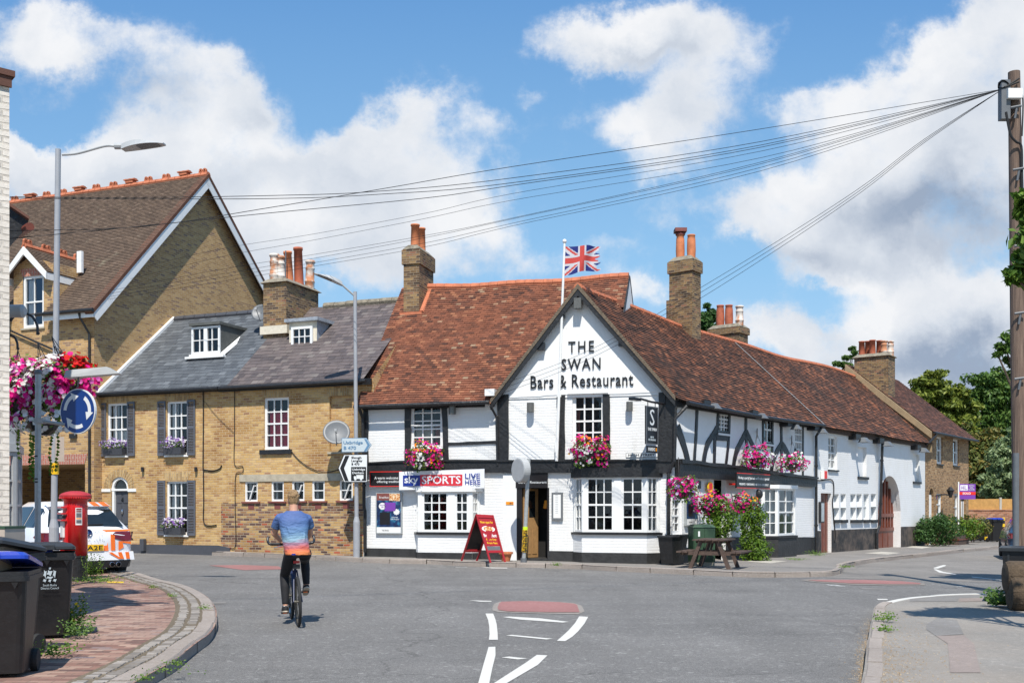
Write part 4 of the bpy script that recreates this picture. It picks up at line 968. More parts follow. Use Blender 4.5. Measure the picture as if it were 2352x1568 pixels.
 x=TF.sh(*cE(80,800))[0];pipe(H,[TF.p(x-.02,EZ-.15,.25),TF.p(x,EZ-.5,.08),TF.p(x,.2,.07)],.045)
 fr2=TF.shift(0,-1.25);a=rect(fr2,cE,626,152,795,330);s0,s1,h0,h1=a
 w_=sash(H,fr2,(s0,s1,h0+.04,h1-.03),4,2,d=.02,meet=False,fw=.07,sill='white_paint',name='dormer_window',silld=.1)
 m=MB();cm=(s0+s1)/2;m.fbox(fr2,cm-.07,cm+.07,h0+.05,h1-.05,-.02,.055);m.build('mullion','white_paint',w_)
 m=MB();slope=(RZ-EZ+.14)/(RD+.22);dep=(h1+.08-h0)/slope+.3
 m.poly(fr2 .p(s1,h0-.1),fr2 .p(s1,h1),fr2 .p(s1,h1,-dep),);m.poly(fr2 .p(s0,h0-.1),fr2 .p(s0,h1,-dep),fr2 .p(s0,h1));m.build('dormer_cheek','felt',H)
 m=MB();m.fbox(fr2,s0-.05,s1+.05,h1,h1+.09,-dep-.2,.12);m.build('dormer_roof','felt',H)
 m=MB();z=Vector((0,0,.03));nn=.02
 m.fbox(fr2,s0-.2,s1+.2,h0-.10,h0-.03,-.02,.14)
 a1,a2=fr2 .p(s1+.02,h0-.02,0),fr2 .p(s1+.02,h1+.05,-dep);m.hexa([a1,a2,a2+TF.d*.14,a1+TF.d*.14,a1+z*3,a2+z*3,a2+TF.d*.14+z,a1+TF.d*.14+z]);m.build('dormer_flashing','white_render',H)
 m=MB();m.fbox(fr2,s0+.05,s1-.05,h0,h1-.05,-.4,-.38);m.build('interior','dark_room',H)
 for(x,y)in((337,1020),(655,1020)):
  s_,h_=TF.sh(*cE(x,y));q=MB();q.lathe([(.045,-.02),(.05,.12),(.03,.13)],TF.p(s_,h_,.07),10);q.build('wall_light','black_metal',H)
 s_,h_=TF.sh(*cE(343,1455));q=MB();q.fbox(TF,s_-.08,s_+.08,h_-.22,h_+.17,.03,.16);q.build('vent_pipe','slate_grey_paint',H)
 s_,h_=TF.sh(*cC(750,400));q=MB();q.fbox(TF,s_-.15,s_+.13,h_-.18,h_+.18,.03,.13);q.build('alarm_box','white_paint',H)
 return H,W
COTA,CW=cottage_a()
def cottage_b():
 H=thing('brick_cottage','yellow brick cottage with one red-curtained window and a row of five tiny ones','cottage',TF.p(8,gz(-7,33)+.1))
 w1=rect(TF,cE,1053,580,1202,892);small=[rect(TF,cE,x0,y0,x1,y1)for x0,y0,x1,y1 in((940,1082,1016,1202),(1098,1080,1172,1200),(1221,1078,1295,1198),(1341,1076,1416,1198),(1505,1074,1584,1196))]
 ni=rect(TF,cE,1445,570,1580,905)
 m=MB();wall(m,TF,sp,TE,TF.sh(*cE(900,1210))[1],EZ-.02,holes=[w1]+small+[ni],rev=.11);m.poly(TF.p(ni[0],ni[2],-.1),TF.p(ni[1],ni[2],-.1),TF.p(ni[1],ni[3],-.1),TF.p(ni[0],ni[3],-.1));m.build('wall','stock_brick',H)
 lz=TF.sh(*cE(900,1210))[1];m=MB();m.poly(TF.p(sp,-.2),TF.p(TE,-.2),TF.p(TE,lz),TF.p(sp,lz));m.build('lower_wall','stock_brick_low',H)
 for r,d0 in((w1,.15),(ni,.15)):
  b=MB();b.prism([TF.p(r[0]-.02,r[3],.006),TF.p(r[1]+.02,r[3],.006),TF.p(r[1]+.10,r[3]+.24,.006),TF.p(r[0]-.10,r[3]+.24,.006)],TF.n*-.02);b.build('window_arch','yellow_soldier',H)
 q=MB();q.fbox(TF,ni[0]-.05,ni[1]+.02,ni[2]-.06,ni[2],-.1,.04);q.build('niche_sill','stone',H)
 interior(H,TF,sp+.02,TE-.1,.2,EZ-.1)
 sash(H,TF,w1,3,4,fw=.08,bar=.035,sill='black_paint',silld=.07,sillh=.14,sillx=.12,curtain=[(0,1,0,.74,'curtain_red')])
 a=rect(TF,cE,910,1037,1600,1080);q=MB();q.fbox(TF,a[0],TE-.02,a[2],a[3],-.02,.03);q.build('lintel','stone',H)
 for i,r in enumerate(small):
  w_=sash(H,TF,r,1,2,d=-.05,meet=False,fw=.05,bar=.03,sill='tile_sill',silld=.06,sillh=.05,sillx=.1,curtain=[(0,.2,0,1,'curtain_white')])
  if i in(0,2,4):
   x0=r[0]+.10;q=MB();q.prism([TF.p(r[0]+.16,r[2]+.07,-.02),TF.p(r[0]+.20,r[2]+.07,-.02),TF.p(r[0]+.40,r[3]-.12,.04),TF.p(r[0]+.36,r[3]-.12,.04)],TF.n*.025);q.fbox(TF,r[0]+.36,r[1]-.05,r[3]-.15,r[3]-.12,.0,.04);q.build('casement','white_paint',w_)
  c=(r[0]+r[1])/2;q=MB();q.fbox(TF,c-.11,c+.11,r[2]-.24,r[2]-.08,-.01,.008);o=q.build('airbrick','tile_sill',H)
 r=cottage_roof(H,sp+.3,TE-.28,'slates_brown',.25,.19,12)
 m=MB();a_,b_=TF.sh(628,742)[0],0
 m=MB()
 for k in range(16):
  p=TF.p(sp+1.6+k*.44,RZ+.02+random.uniform(-.02,.02),-RD);
  if sp+1.6+k*.44>TE-.6:break
  m.tube([p,p+TF.d*.42],[.13,.125],8)
 m.build('ridge_tiles','mortar_cap',r)
 m=MB();m.fbox(TF,sp,TE-.02,EZ-.22,EZ-.04,.06,.14);m.build('fascia','black_paint',H);gutter(H,TF,sp+.12,TE-.1,EZ-.13,.28,.055)
 fr2=TF.shift(0,-1.75);a=rect(fr2,cE,1205,130,1370,290);s0,s1,h0,h1=a;slope=(RZ-EZ+.14)/(RD+.22);dep=(h1-h0)/slope+.35
 m=MB();m.fbox(fr2,s0,s1,h0,h1,-.06,.0);m.poly(fr2 .p(s0,h0-.2,-.06),fr2 .p(s0,h1,-dep),fr2 .p(s0,h1,-.06));m.build('dormer_wall','cream_paint',H)
 m=MB();m.poly(fr2 .p(s1+.004,h0-.1,0),fr2 .p(s1+.004,h1,0),fr2 .p(s1+.004,h1,-dep));m.build('dormer_cheek','lead',H)
 m=MB();m.fbox(fr2,s0-.1,s1+.12,h1+.002,h1+.11,-dep-.2,.14);m.build('dormer_roof','lead',H)
 wr=rect(fr2,cE,1225,160,1350,282);w_=sash(H,fr2,wr,3,2,d=.06,meet=False,fw=.08,sill=None,name='dormer_window')
 q=MB();q.fbox(fr2,wr[0]+.05,wr[1]-.05,wr[2]+.05,wr[3]-.05,.002,.006);q.build('interior','dark_room',H)
 m=MB();m.fbox(fr2,s0-.15,s1+.2,h0-.09,h0-.02,-.02,.16);m.build('dormer_flashing','concrete',H)
 m=MB();m.poly(TF.p(TE,0),TF.p(TE,EZ),TF.p(TE,RZ-.05,-RD),TF.p(TE,EZ,-2*RD),TF.p(TE,0,-2*RD));m.build('end_wall','stock_brick',H)
 d0=-2.05;cf=TF.shift(0,d0);x0=cf.sh(604.7,700)[0];x1=cf.sh(657.4,700)[0];top=cf.sh(620,650)[1];L_=1.95
 c=stack(H,cf,x0,x1,-L_,0,EZ+1.2,top,corb=.07,corbs=((-.0,.0001),),capm=.05)
 m=MB();m.fbox(cf,x0-.08,x1+.08,cf.sh(630,757)[1]-.15,cf.sh(630,757)[1]+.12,-.3,.08);m.build('chimney_flashing','cream_paint',c)
 for(u,vt,st,mt,dd,r_,tl)in((622,585,1,'pot_white',-.35,.165,0),(644,589,1,'pot_white',-.5,.165,0),(665,578,0,'terracotta',-.75,.15,-.06),(687,569,0,'terracotta_dark',-1.1,.165,-.03),(711,599,1,'pot_white',-1.65,.165,.03)):
  f2=cf.shift(0,dd);s_,hh=f2 .sh(u,vt);s_=max(x0+.18,min(x1-.16,s_))if False else s_
  s_=min(max(s_,x0+.2),x1-.2)if dd>-.6 else s_
  pot(c,f2 .p(s_,top+.08),r_,hh-top-.08,mt,st,(0,tl))
 return H,c
COTB,STK=cottage_b()
#  the pub
def bay(par,fr,sl,sr,hs,ht,pr,sw,groups,z0,black_top=False,plinth=None,frw='white_paint',left=True):
 """a shallow bay window: angled cheeks, sash groups in front, wall below"""
 A,B,C,D=fr.p(sl-sw,0,0),fr.p(sl,0,pr),fr.p(sr,0,pr),fr.p(sr+sw,0,0)
 fl=Fr((A.x,A.y),(B-A).xy);ff=Fr((B.x,B.y),(C-B).xy);fr_=Fr((C.x,C.y),(D-C).xy);wl=(B-A).length;wf=(C-B).length
 up=lambda p,z:Vector((p.x,p.y,z))
 m=MB();
 for f,w_ in((fl,wl),(ff,wf),(fr_,wl)):m.poly(f.p(0,z0),f.p(w_,z0),f.p(w_,hs-.06),f.p(0,hs-.06))
 m.build('bay_wall','white_brick',par)
 if plinth:
  m=MB()
  for f,w_ in((fl,wl),(ff,wf),(fr_,wl)):m.poly(f.p(-.01,-.2,.02),f.p(w_+.01,-.2,.02),f.p(w_+.01,plinth,.02),f.p(-.01,plinth,.02))
  m.poly(*[up(q,plinth)for q in(fl.p(-.01,0,.02),ff.p(0,0,.02),ff.p(wf,0,.02),fr_.p(wl,0,.02))]);m.build('bay_plinth','plinth_black',par)
 m=MB();o=.06;q=[fr.p(sl-sw-o,0,-.0),fr.p(sl-.02,0,pr+o),fr.p(sr+.02,0,pr+o),fr.p(sr+sw+o,0,0)];m.prism([up(p,hs-.07)for p in q],(0,0,.06));m.build('bay_sill','black_paint',par)
 m=MB();t=.26 if black_top else .12;m.prism([up(p,ht)for p in q],(0,0,t));m.build('bay_head','black_paint' if black_top else 'white_paint',par)
 m=MB();x=.07
 edges=[0]+[g for gr in groups for g in gr[:2]]+[wf]
 m.fbox(ff,0,groups[0][0],hs,ht,-.12,-.0)
 for a,b in zip(groups[:-1],groups[1:]):m.mark().fbox(ff,a[1],b[0],hs,ht,-.12,0)
 m.mark().fbox(ff,groups[-1][1],wf,hs,ht,-.12,0)
 m.mark().fbox(fl,.0,.07,hs,ht,-.1,-.001);m.mark().fbox(fl,wl-.03,wl,hs,ht,-.1,-.001);m.mark().fbox(fr_,.0,.03,hs,ht,-.1,-.001);m.mark().fbox(fr_,wl-.07,wl,hs,ht,-.1,-.001)
 m.build('bay_frame',frw,par)
 for g in groups:sash(par,ff,(g[0],g[1],hs+.0,ht),g[2],g[3],d=-.05,sill=None,fw=.06,bar=.032,name='bay_window')
 if left:sash(par,fl,(.07,wl-.03,hs,ht),2,groups[0][3],d=-.05,sill=None,fw=.05,bar=.025,name='bay_window',curtain=[(0,1,0,1,'curtain_white')])
 if wl>.2:sash(par,fr_,(.03,wl-.07,hs,ht),2,groups[0][3],d=-.05,sill=None,fw=.05,bar=.025,name='bay_window')
 return ff
def wall_lamp(par,fr,r,mat='fixture',d=.2,name='wall_light'):
 s0,s1,h0,h1=r;c=(s0+s1)/2;rr=(s1-s0)/2;m=MB()
 m.lathe([(rr,0),(rr,h1-h0)],fr.p(c,h0,rr+.06),14);m.fbox(fr,c-.03,c+.03,(h0+h1)/2-.04,(h0+h1)/2+.04,0,.08)
 return m.build(name,mat,par,smooth=False)
PZ=4.68;PR_=8.80;PD=3.5;AS,AZ=6.51,7.62;GL,GR=4.10,PL
WZ=4.60;WR=7.78;WD=3.2
def pub():
 H=thing('timber_pub','white pub with black timbers, red tiled roofs and THE SWAN on its front gable','pub',PF.p(4.5,.1))
 wu1=rect(PF,cH,475,118,752,525);wu2=rect(PF,cI,582,150,838,585)
 door=rect(PF,cI,140,905,385,1458)
 b1=rect(PF,cH,540,893,1005,1240,.3);b2=rect(PF,cI,660,820,1180,1262,.35)
 m=MB();door_h=(door[0],door[1],-.1,door[3])
 wall(m,PF,0,GL,-.2,PZ-.02,holes=[wu1,(b1[0]-.05,b1[1]+.02,b1[2],b1[3])]);
 wall(m,PF,GL,PL,-.2,PZ,holes=[wu2,door_h,(b2[0]-.05,b2[1]+.02,b2[2],b2[3])])
 m.poly(PF.p(0,-.2,0),PF.p(0,PZ,0),PF.p(0,PR_-.1,-PD),PF.p(0,PZ,-2*PD),PF.p(0,-.2,-2*PD))
 m.build('wall','white_brick',H)
 m=MB();m.prism([PF.p(GL-.02,PZ+.003,.025),PF.p(PL+.02,PZ+.003,.025),PF.p(AS,AZ-.1,.025)],PF.n*-.1);m.build('gable','white_render',H)
 interior(H,PF,.1,PL-.45,.1,PZ-.1,d=-.9)
 m=MB();z0=PF.sh(*cH(300,1378))[1];z1=PF.sh(*cI(900,1422))[1]
 a=PF.sh(*cH(1365,1400))[0];m.prism([PF.p(.02,-.2,.02),PF.p(a,-.2,.02),PF.p(a,z0-.03,.02),PF.p(.02,z0,.02)],PF.n*-.018)
 m.mark().prism([PF.p(door[1]+.0,-.2,.021),PF.p(PL,-.2,.021),PF.p(PL,z1,.021),PF.p(door[1],z1+.02,.021)],PF.n*-.019);m.build('plinth','plinth_black',H)
 t=MB();V=lambda f,x0,y0,x1,y1:(PF.sh(*f(x0,y0)),PF.sh(*f(x1,y1)))
 def tim(f,x0,y0,x1,y1,w_,d=.035):ribbon(t.mark(),PF,list(V(f,x0,y0,x1,y1)),w_,-.02,d,.012)
 tim(cH,455,100,455,680,.19);tim(cH,768,90,785,680,.17);tim(cH,1275,60,1272,700,.33,.05);tim(cH,800,483,1245,467,.085)
 tim(cI,494,158,493,720,.22);tim(cI,855,150,860,720,.20);tim(cI,1352,140,1342,740,.50,.06);tim(cH,95,120,95,690,.16)
 t.build('timber_post','black_paint',H)
 t=MB();z=[PF.sh(*cH(110,698))[1],PF.sh(*cI(1300,738))[1]]
 pts=[(0.02,z[0]),(2.2,z[0]+.05),(4.3,z[0]+.02),(6.5,(z[0]+z[1])/2+.02),(PL-.02,z[1])]
 ribbon(t,PF,pts,.34,-.02,.10,.008);ribbon(t,PF,[(a,b+.17)for a,b in pts],.05,.02,.14,.008);t.build('jetty_beam','black_paint',H)
 sag=lambda s:-.07*math.sin(math.pi*max(0,min(1,s/8.5)))+.02*math.sin(s*2.1)
 bt=lambda s:PF.p(s,PZ-.12+.03*math.sin(s*1.3),.28);tp=lambda s:PF.p(s,PR_+sag(s),-PD)
 up=(tp(2)-bt(2)).length;ME=7.35;q0=-.15
 m=MB();n=50
 def lay(sa,v):
  z=bt(sa).z+(tp(sa).z-bt(sa).z)*v
  w_=(AZ-z)/(AZ-PZ)
  return not(w_>0 and AS-(AS-GL)*w_-.05<sa)
 for k in range(n):
  a,b=q0+(ME-q0)*k/n,q0+(ME-q0)*(k+1)/n
  v=next((j/30 for j in range(31)if lay(b,j/30)),1)
  if v<1:m.poly(bt(a).lerp(tp(a),v),bt(b).lerp(tp(b),v),tp(b),tp(a))
 m.poly(tp(q0),tp(ME),PF.p(ME,PZ,-2*PD),PF.p(q0,PZ,-2*PD))
 def lay(sa,v):
  z=bt(sa).z+(tp(sa).z-bt(sa).z)*v
  w_=(AZ-z)/(AZ-PZ)
  if w_>0 and AS-(AS-GL)*w_-.05<sa:return False
  return True
 def verge(s):
  return True
 tile_surface(m,bt,tp,q0,ME,ME-q0,up,.165,.098,seed=21,clipf=lay,jit=.006)
 r=m.build('main_roof','tiles',H)
 m=MB()
 for k in range(22):
  a=.75+k*.3
  if a>ME-.1:break
  m.tube([tp(a)+Vector((0,0,-.02)),tp(min(a+.29,ME))+Vector((0,0,-.02))],[.13,.12],8)
 m.build('ridge_tiles','ridge_red',r)
 m=MB();e=ME+.02;m.poly(PF.p(e,PZ+1.0,-.9),PF.p(e,PR_-.1,-PD),PF.p(e,PZ+1.,-PD*2+.9));m.build('end_gablet','white_render',H)
 m=MB();a,b=PF.p(ME+.03,PZ+1.2,-1.05),PF.p(ME,PR_-.05,-PD);c=PF.p(ME,PZ+1.2,-2*PD+1.05);m.tube([a,b,c],.04,6);m.build('gablet_verge','black_paint',H)
 back=PF.n*-1
 apex=PF.p(AS,AZ+.12,.22);lf=PF.p(GL-.12,PZ-.06,.22)
 m=MB();L_=lambda s:(lf+back*s);T_=lambda s:(apex+back*s)
 up2=(apex-lf).length;dep_top=.22+(AZ-PZ)/(PR_-PZ)*PD+.3
 m.poly(lf,apex,apex+back*dep_top,lf+back*.5);tile_surface(m,L_,T_,0,dep_top,dep_top,up2,.165,.098,seed=22,clipf=lambda s,v:s<.45+(dep_top-.45)*v)
 r2=m.build('gable_roof','tiles',H)
 rf=PF.p(PL+.10,PZ-.10,.22)
 eave=lambda t:WF.p(t,WZ-.15+.02*math.sin(t*.9)-.05*math.sin(max(0,min(1,t/12))*math.pi),.30)
 def ridge(t):
  q=WF.p(t,WR+.05*math.sin(t*.7)+.10*math.exp(-((t-3)/3)**2)-.08*math.sin(max(0,min(1,(t-8)/9))*math.pi),-WD);f=max(0,1-t/4.5);f=f*f*(3-2*f)
  return q.lerp(apex+Vector((0,0,0))+(WF.d*0),f)if t>0 else apex
 eav=lambda t:rf.lerp(eave(t),min(1,t/1.2))if t<1.2 else eave(t)
 WL=23.4
 def wroof(t0,t1,mat,name,seed):
  m=MB();n=int((t1-t0)/.8)+1
  for k in range(n):
   a,b=t0+(t1-t0)*k/n,t0+(t1-t0)*(k+1)/n;m.poly(eav(a),eav(b),ridge(b),ridge(a))
   if a>4:m.poly(ridge(a),ridge(b),WF.p(b,WZ,-2*WD),WF.p(a,WZ,-2*WD))
  k=t0
  while k<t1-.01:
   e=min(k+1.2,t1);u_=(ridge((k+e)/2)-eav((k+e)/2)).length
   nc=44
   tile_surface(m,eav,ridge,k,e,e-k,nc*.098,.165,.098,seed=int(seed+k*10),jit=.006,lip=.01+.0*k);k=e
  return m.build(name,mat,H)
 wr_=wroof(0,10.4,'tiles_brown','wing_roof',31)
 m=MB();
 for k in range(60):
  a=.02+k*.3
  if a>10.4:break
  m.tube([ridge(a)+Vector((0,0,-.03)),ridge(a+.28)+Vector((0,0,-.03))],[.125,.115],8)
 m.build('ridge_tiles','ridge_red',wr_)
 for(a,b,nm)in((lf,apex,-1),(rf,apex,1)):
  q=MB();dn=Vector((0,0,-1));e=PF.n
  q.hexa([a+dn*.06+e*.03,b+dn*.06+e*.03,b+dn*.27+e*.03,a+dn*.24+e*.03,a+dn*.06-e*.03,b+dn*.06-e*.03,b+dn*.27-e*.03,a+dn*.24-e*.03]);q.build('bargeboard','black_paint',H)
  q=MB();q.hexa([a+e*.05+Vector((0,0,.05)),b+e*.05+Vector((0,0,.06)),b+dn*.08+e*.05,a+dn*.08+e*.05,a-e*.28+Vector((0,0,.045)),b-e*.28+Vector((0,0,.055)),b+dn*.06-e*.28,a+dn*.06-e*.28]);q.build('verge_tiles','lichen',H)
 gutter(H,PF,-.15,GL-.12,PZ-.13,.36,.06,sagf=lambda k:.03*k)
 m=MB();m.fbox(PF,0,GL-.05,PZ-.20,PZ-.06,.03,.10);m.build('fascia','black_paint',H)
 pipe(H,[PF.p(-.02,PZ-.15,.3),PF.p(.02,PZ-.45,.1),PF.p(.06,1.6,.1),PF.p(.09,1.5,.1),PF.p(.09,.3,.1)],.05)
 pipe(H,[PF.p(GL-.1,PZ-.2,.3),PF.p(GL+.02,PZ-.5,.09),PF.p(GL+.05,PF.sh(*cH(1270,700))[1]+.1,.09)],.035)
 x0=PF.sh(*cI(1360,900))[0]
 pipe(H,[WF.p(.25,WZ-.22,.3),WF.p(.05,WZ-.5,.12),PF.p(PL+.08,4.0,.14),PF.p(PL+.06,2.85,.14),PF.p(x0,2.55,.12),PF.p(x0,.15,.12)],.05)
 sash(H,PF,wu1,3,5,fw=.09,bar=.035,sill='black_paint',sillh=.12,silld=.09,curtain=[(0,.35,0,.48,'curtain_cream'),(.35,.7,0,.5,'curtain_cream'),(.75,1,0,.5,'tile_sill')])
 sash(H,PF,wu2,3,4,fw=.09,bar=.04,sill='black_paint',curtain=[(0,.12,0,.75,'tile_sill')])
 m=MB();a=rect(PF,cI,548,128,872,152);m.fbox(PF,a[0],a[1],wu2[3]+.0,wu2[3]+.09,.0,.10);m.build('drip_moulding','white_render',H)
 zs=PF.sh(*cI(300,160))[1];m=MB();ribbon(m,PF,[(GL+.1,zs-.0),(5,zs-.02),(6,zs+.02),(7.5,zs),(PL-.3,zs+.02)],.07,.0,.04,.01);m.build('render_band','white_render',H)
 z0=.02;w1=b1[1]-b1[0];k=w1/465.
 ff=bay(H,PF,b1[0],b1[1],b1[2],b1[3],.3,.17,[(35*k,262*k,3,4),(318*k,436*k,2,4)],z0,plinth=z0+.30)
 w2=b2[1]-b2[0];k=w2/520.
 ff2=bay(H,PF,b2[0],b2[1],b2[2],b2[3],.35,.33,[(32*k,258*k,3,4),(318*k,496*k,2,4)],z0,black_top=True,plinth=z1)
 m=MB();m.fbox(PF,door[0]-.01,door[0]+.14,.1,door[3]+.05,-.14,.03);m.fbox(PF,door[1]-.02,door[1]+.04,.1,door[3],-.1,.01)
 a=rect(PF,cI,130,792,386,905);m.fbox(PF,a[0],a[1],door[3]+.0,a[3]+.05,-.05,.06);m.build('door_surround','sign_black',H)
 ftext('Bars & Restaurant',H,PF,rect(PF,cI,155,850,380,870),'sign_white',d=.065)
 m=MB();m.fbox(PF,door[0]+.1,door[1],-.05,.17,-1.2,.06);m.build('doorstep','plinth_black',H)
 f3=PF.turn(door[0]+.16,-.1,-22);m=MB();wd=.62;zb=.18
 f3=Fr(PF.p(door[0]+.15,0,-.10).xy,(PF.d*.45-PF.n*.89).xy)
 m.fbox(f3,0,wd,zb,door[3]-.02,-.02,.02)
 for(a0,a1,c0,c1)in((.08,.28,zb+.1,zb+.8),(.36,.55,zb+.1,zb+.8)):m.fbox(f3,a0,a1,c0,c1,.02,.032)
 d_=m.build('door','oak',H)
 m=MB();m.fbox(f3,.22,.48,zb+1.15,zb+1.9,.021,.026);m.build('door_pane','car_glass',d_)
 a=rect(PF,cI,28,800,138,1462);m=MB();m.fbox(PF,a[0],door[0]-.012,.1,a[3],0,.05);m.build('pilaster','white_paint',H)
 m=MB();q=PF.p(door[0]+.72,door[3]-.35,-.5);m.lathe([(.05,0),(.09,-.22),(.02,-.24)],q,12);m.build('lamp_shade','orange_sign',H)
 for f,r_ in((cH,(822,150,880,232)),(cI,(228,226,285,302)),(cI,(1022,218,1075,292))):wall_lamp(H,PF,rect(PF,f,*r_))
 a=rect(PF,cG,1637,632,1688,706);m=MB();m.fbox(PF,a[0],a[1],a[2],a[3],.12,.32);m.fbox(PF,a[0]+.1,a[1]-.1,a[3]-.1,a[3]+.1,.03,.2);m.build('floodlight','fixture',H)
 for r_ in((1368,948,1416,1000),(1950,922,1985,972),(1540,745,1562,770)):a=rect(PF,cG,*r_);m=MB();m.fbox(PF,*a,.04,.2);m.build('floodlight','black_metal',H)
 a=rect(PF,cH,1128,98,1182,180);m=MB();m.fbox(PF,*a,.02,.12);m.build('junction_box','white_paint',H)
 m=MB();a=rect(PF,cH,1140,20,1222,78);m.fbox(PF,a[0],a[1],a[2],a[3],.05,.3);m.build('eaves_box','white_paint',H)
 for s_,bx in(('THE',(1583,932,1768,1008)),('SWAN',(1533,1055,1816,1134)),('Bars & Restaurant',(1310,1170,2052,1262))):
  b_=rect(PF,cG,*bx);b_=(b_[0],b_[1],b_[2]-.01,b_[3])
  ftext(s_,H,PF,b_,'black',d=.05,ext=.012,bold=.005,space={'THE':1.3,'SWAN':1.2}.get(s_,1.08))
 cf=PF.shift(0,-2.62);x0=cf.sh(927,650)[0];x1=cf.sh(962.6,650)[0];top=cf.sh(945,572)[1]
 c=stack(H,cf,x0,x1,-1.35,0,PZ+1.5,top,corb=.05,corbs=((-.40,-.02),(-.48,-.40)),capm=.0)
 m=MB();m.fbox(cf,x0-.1,x1+.12,cf.sh(945,716)[1]-.25,cf.sh(945,716)[1]-.02,-.25,.1);
 p0,p1=cf.p(x1+.09,cf.sh(945,716)[1]-.05,0),cf.p(x1+.09,PR_+.02,-1.0);m.tube([p0,p1],.1,6);m.build('flashing_tiles','ridge_red',c)
 for(u,v,dd,r_)in((951,516,-.35,.15),(968.5,524,-.95,.13)):
  f2=cf.shift(0,dd);s_,hh=f2 .sh(u,v);pot(c,f2 .p((x0+x1)/2,top+.08),r_,hh-top-.08,'terracotta')
 wf2=Fr(WF.p(6.35,0,0).xy,WF.n.xy*1)
 nn=Fr(WF.p(6.35,0,-WD+.15).xy,WF.n.xy)
 f5=Fr(WF.p(6.3,0,-3.05).xy,(WF.n).xy)
 sA=f5 .sh(1537,700)[0];sB=f5 .sh(1590,700)[0];top=f5 .sh(1570,597)[1]
 c=stack(H,f5,sA,sB,-.62,0,WZ+1.4,top,corb=.05,corbs=((-.32,-.02),(-.40,-.32)))
 m=MB();m.fbox(f5,sA-.08,sA+.2,f5 .sh(1540,735)[1]-.5,f5 .sh(1540,690)[1],-.5,.06);m.build('chimney_shoulder','chimney_brick',c)
 for(u,v,k,r_,stl)in((1553,541,.30,.145,2),(1580,541,.78,.145,2)):
  s_,hh=f5 .shift(0,-.3).sh(u,v);p_=pot(c,f5 .p(sA+(sB-sA)*k,top+.08,-.3),r_,hh-top-.08,'terracotta',stl)
  if k<.5:
   m=MB();m.lathe([(.16,0),(.17,.05),(.1,.1)],f5 .p(sA+(sB-sA)*k,hh-.02,-.3),12);m.box(f5 .p(sA+(sB-sA)*k,hh+.14,-.3),(.4,.4,.12));m.build('cowl','tile_sill',p_)
   #  wing walls
 WJ=10.35
 up1=[rect(WF,cJ,516,228,602,446),rect(WF,cJ,862,308,934,526),rect(WF,cJ,1104,382,1162,640)]
 gw=[rect(WF,cJ,166,935,244,1215),rect(WF,cJ,866,860,934,1165)]
 db=rect(WF,cJ,488,800,578,1300);db=(db[0],db[1],-.1,db[3])
 bb=rect(WF,cJ,958,868,1112,1225,.4)
 m=MB();bt_=WF.sh(*cJ(300,690))[1]
 wall(m,WF,0,WJ,WF.sh(*cJ(700,740))[1],WZ,holes=up1,rev=.06);m.build('upper_wall','white_render',H)
 m=MB();wall(m,WF,0,WJ,-.3,WF.sh(*cJ(700,740))[1],holes=gw+[db,(bb[0],bb[1],bb[2],bb[3])]);m.build('lower_wall','white_brick',H)
 interior(H,WF,.6,WJ,0,WZ,d=-.9)
 for i,r_ in enumerate(up1):sash(H,WF,r_,(3,2,3)[i],(6,2,4)[i],d=-.02,fw=.06,bar=.03,sill='white_paint',glass='glass_sky',sillx=.02)
 sash(H,WF,gw[0],2,4,fw=.08,sill='black_paint',sillh=.12,silld=.3,sillx=.1,curtain=[(0,.4,0,1,'curtain_white')]);sash(H,WF,gw[1],2,4,fw=.07,sill='black_paint',glass='glass_sky')
 t=MB()
 def wt(w_,*pts,d=.03):ribbon(t.mark(),WF,[WF.sh(*cJ(*p))for p in pts],w_,-.02,d,.008)
 wt(.13,(358,205),(350,430),(335,662));wt((.30,.22),(205,395),(232,470),(265,570),(288,665));wt(.13,(522,215),(512,420));wt((.18,.20),(508,405),(470,470),(430,540),(405,668))
 wt(.15,(493,450),(488,672));wt(.13,(604,230),(600,450),(592,560),(578,685));wt(.28,(505,460),(600,466));wt(.15,(732,262),(730,460),(742,560));wt((.2,.2),(728,440),(690,515),(655,590),(635,692))
 wt((.22,.15),(733,435),(765,500),(800,575));wt(.11,(862,300),(862,530));wt(.13,(934,322),(932,540),(930,740));wt(.14,(858,527),(940,534));wt(.16,(1000,340),(1002,560),(1003,755))
 wt((.2,.2),(1000,530),(965,585),(940,650),(922,740));wt((.25,.18),(1005,530),(1045,590),(1070,680),(1085,765));wt(.12,(1166,395),(1166,772));wt(.10,(1108,560),(1108,640))
 t.build('timber_brace','black_paint',H)
 t=MB();ys=[(190,650,770),(400,672,790),(700,705,808),(950,745,830),(1240,782,852)]
 P_=[(WF.sh(*cJ(x,a)),WF.sh(*cJ(x,b)))for x,a,b in ys]
 ribbon(t,WF,[((a[0]+b[0])/2,(a[1]+b[1])/2-.02)for a,b in P_],(P_[0][0][1]-P_[0][1][1],P_[-1][0][1]-P_[-1][1][1]),-.02,.16,.01);ribbon(t,WF,[(a[0],a[1]-.03)for a,b in P_],.09,.02,.24,.02);t.build('jetty_beam','black_paint',H)
 m=MB();z=WF.sh(*cJ(900,1247))[1];z2=WF.sh(*cJ(300,1250))[1]
 m.prism([WF.p(0,-.3,.02),WF.p(db[0],-.3,.02),WF.p(db[0],z2,.02),WF.p(0,z1,.02)],WF.n*-.018);m.mark().prism([WF.p(db[1],-.4,.02),WF.p(WJ,-.4,.02),WF.p(WJ,z-.05,.02),WF.p(db[1],z2,.02)],WF.n*-.018);m.build('wing_plinth','plinth_black',H)
 kk=bb[1]-bb[0];bay(H,WF,bb[0]+.2,bb[1]+.05,bb[2],bb[3],.4,.35,[(.10,kk-.22,2,4)],-.1,plinth=z+.02)
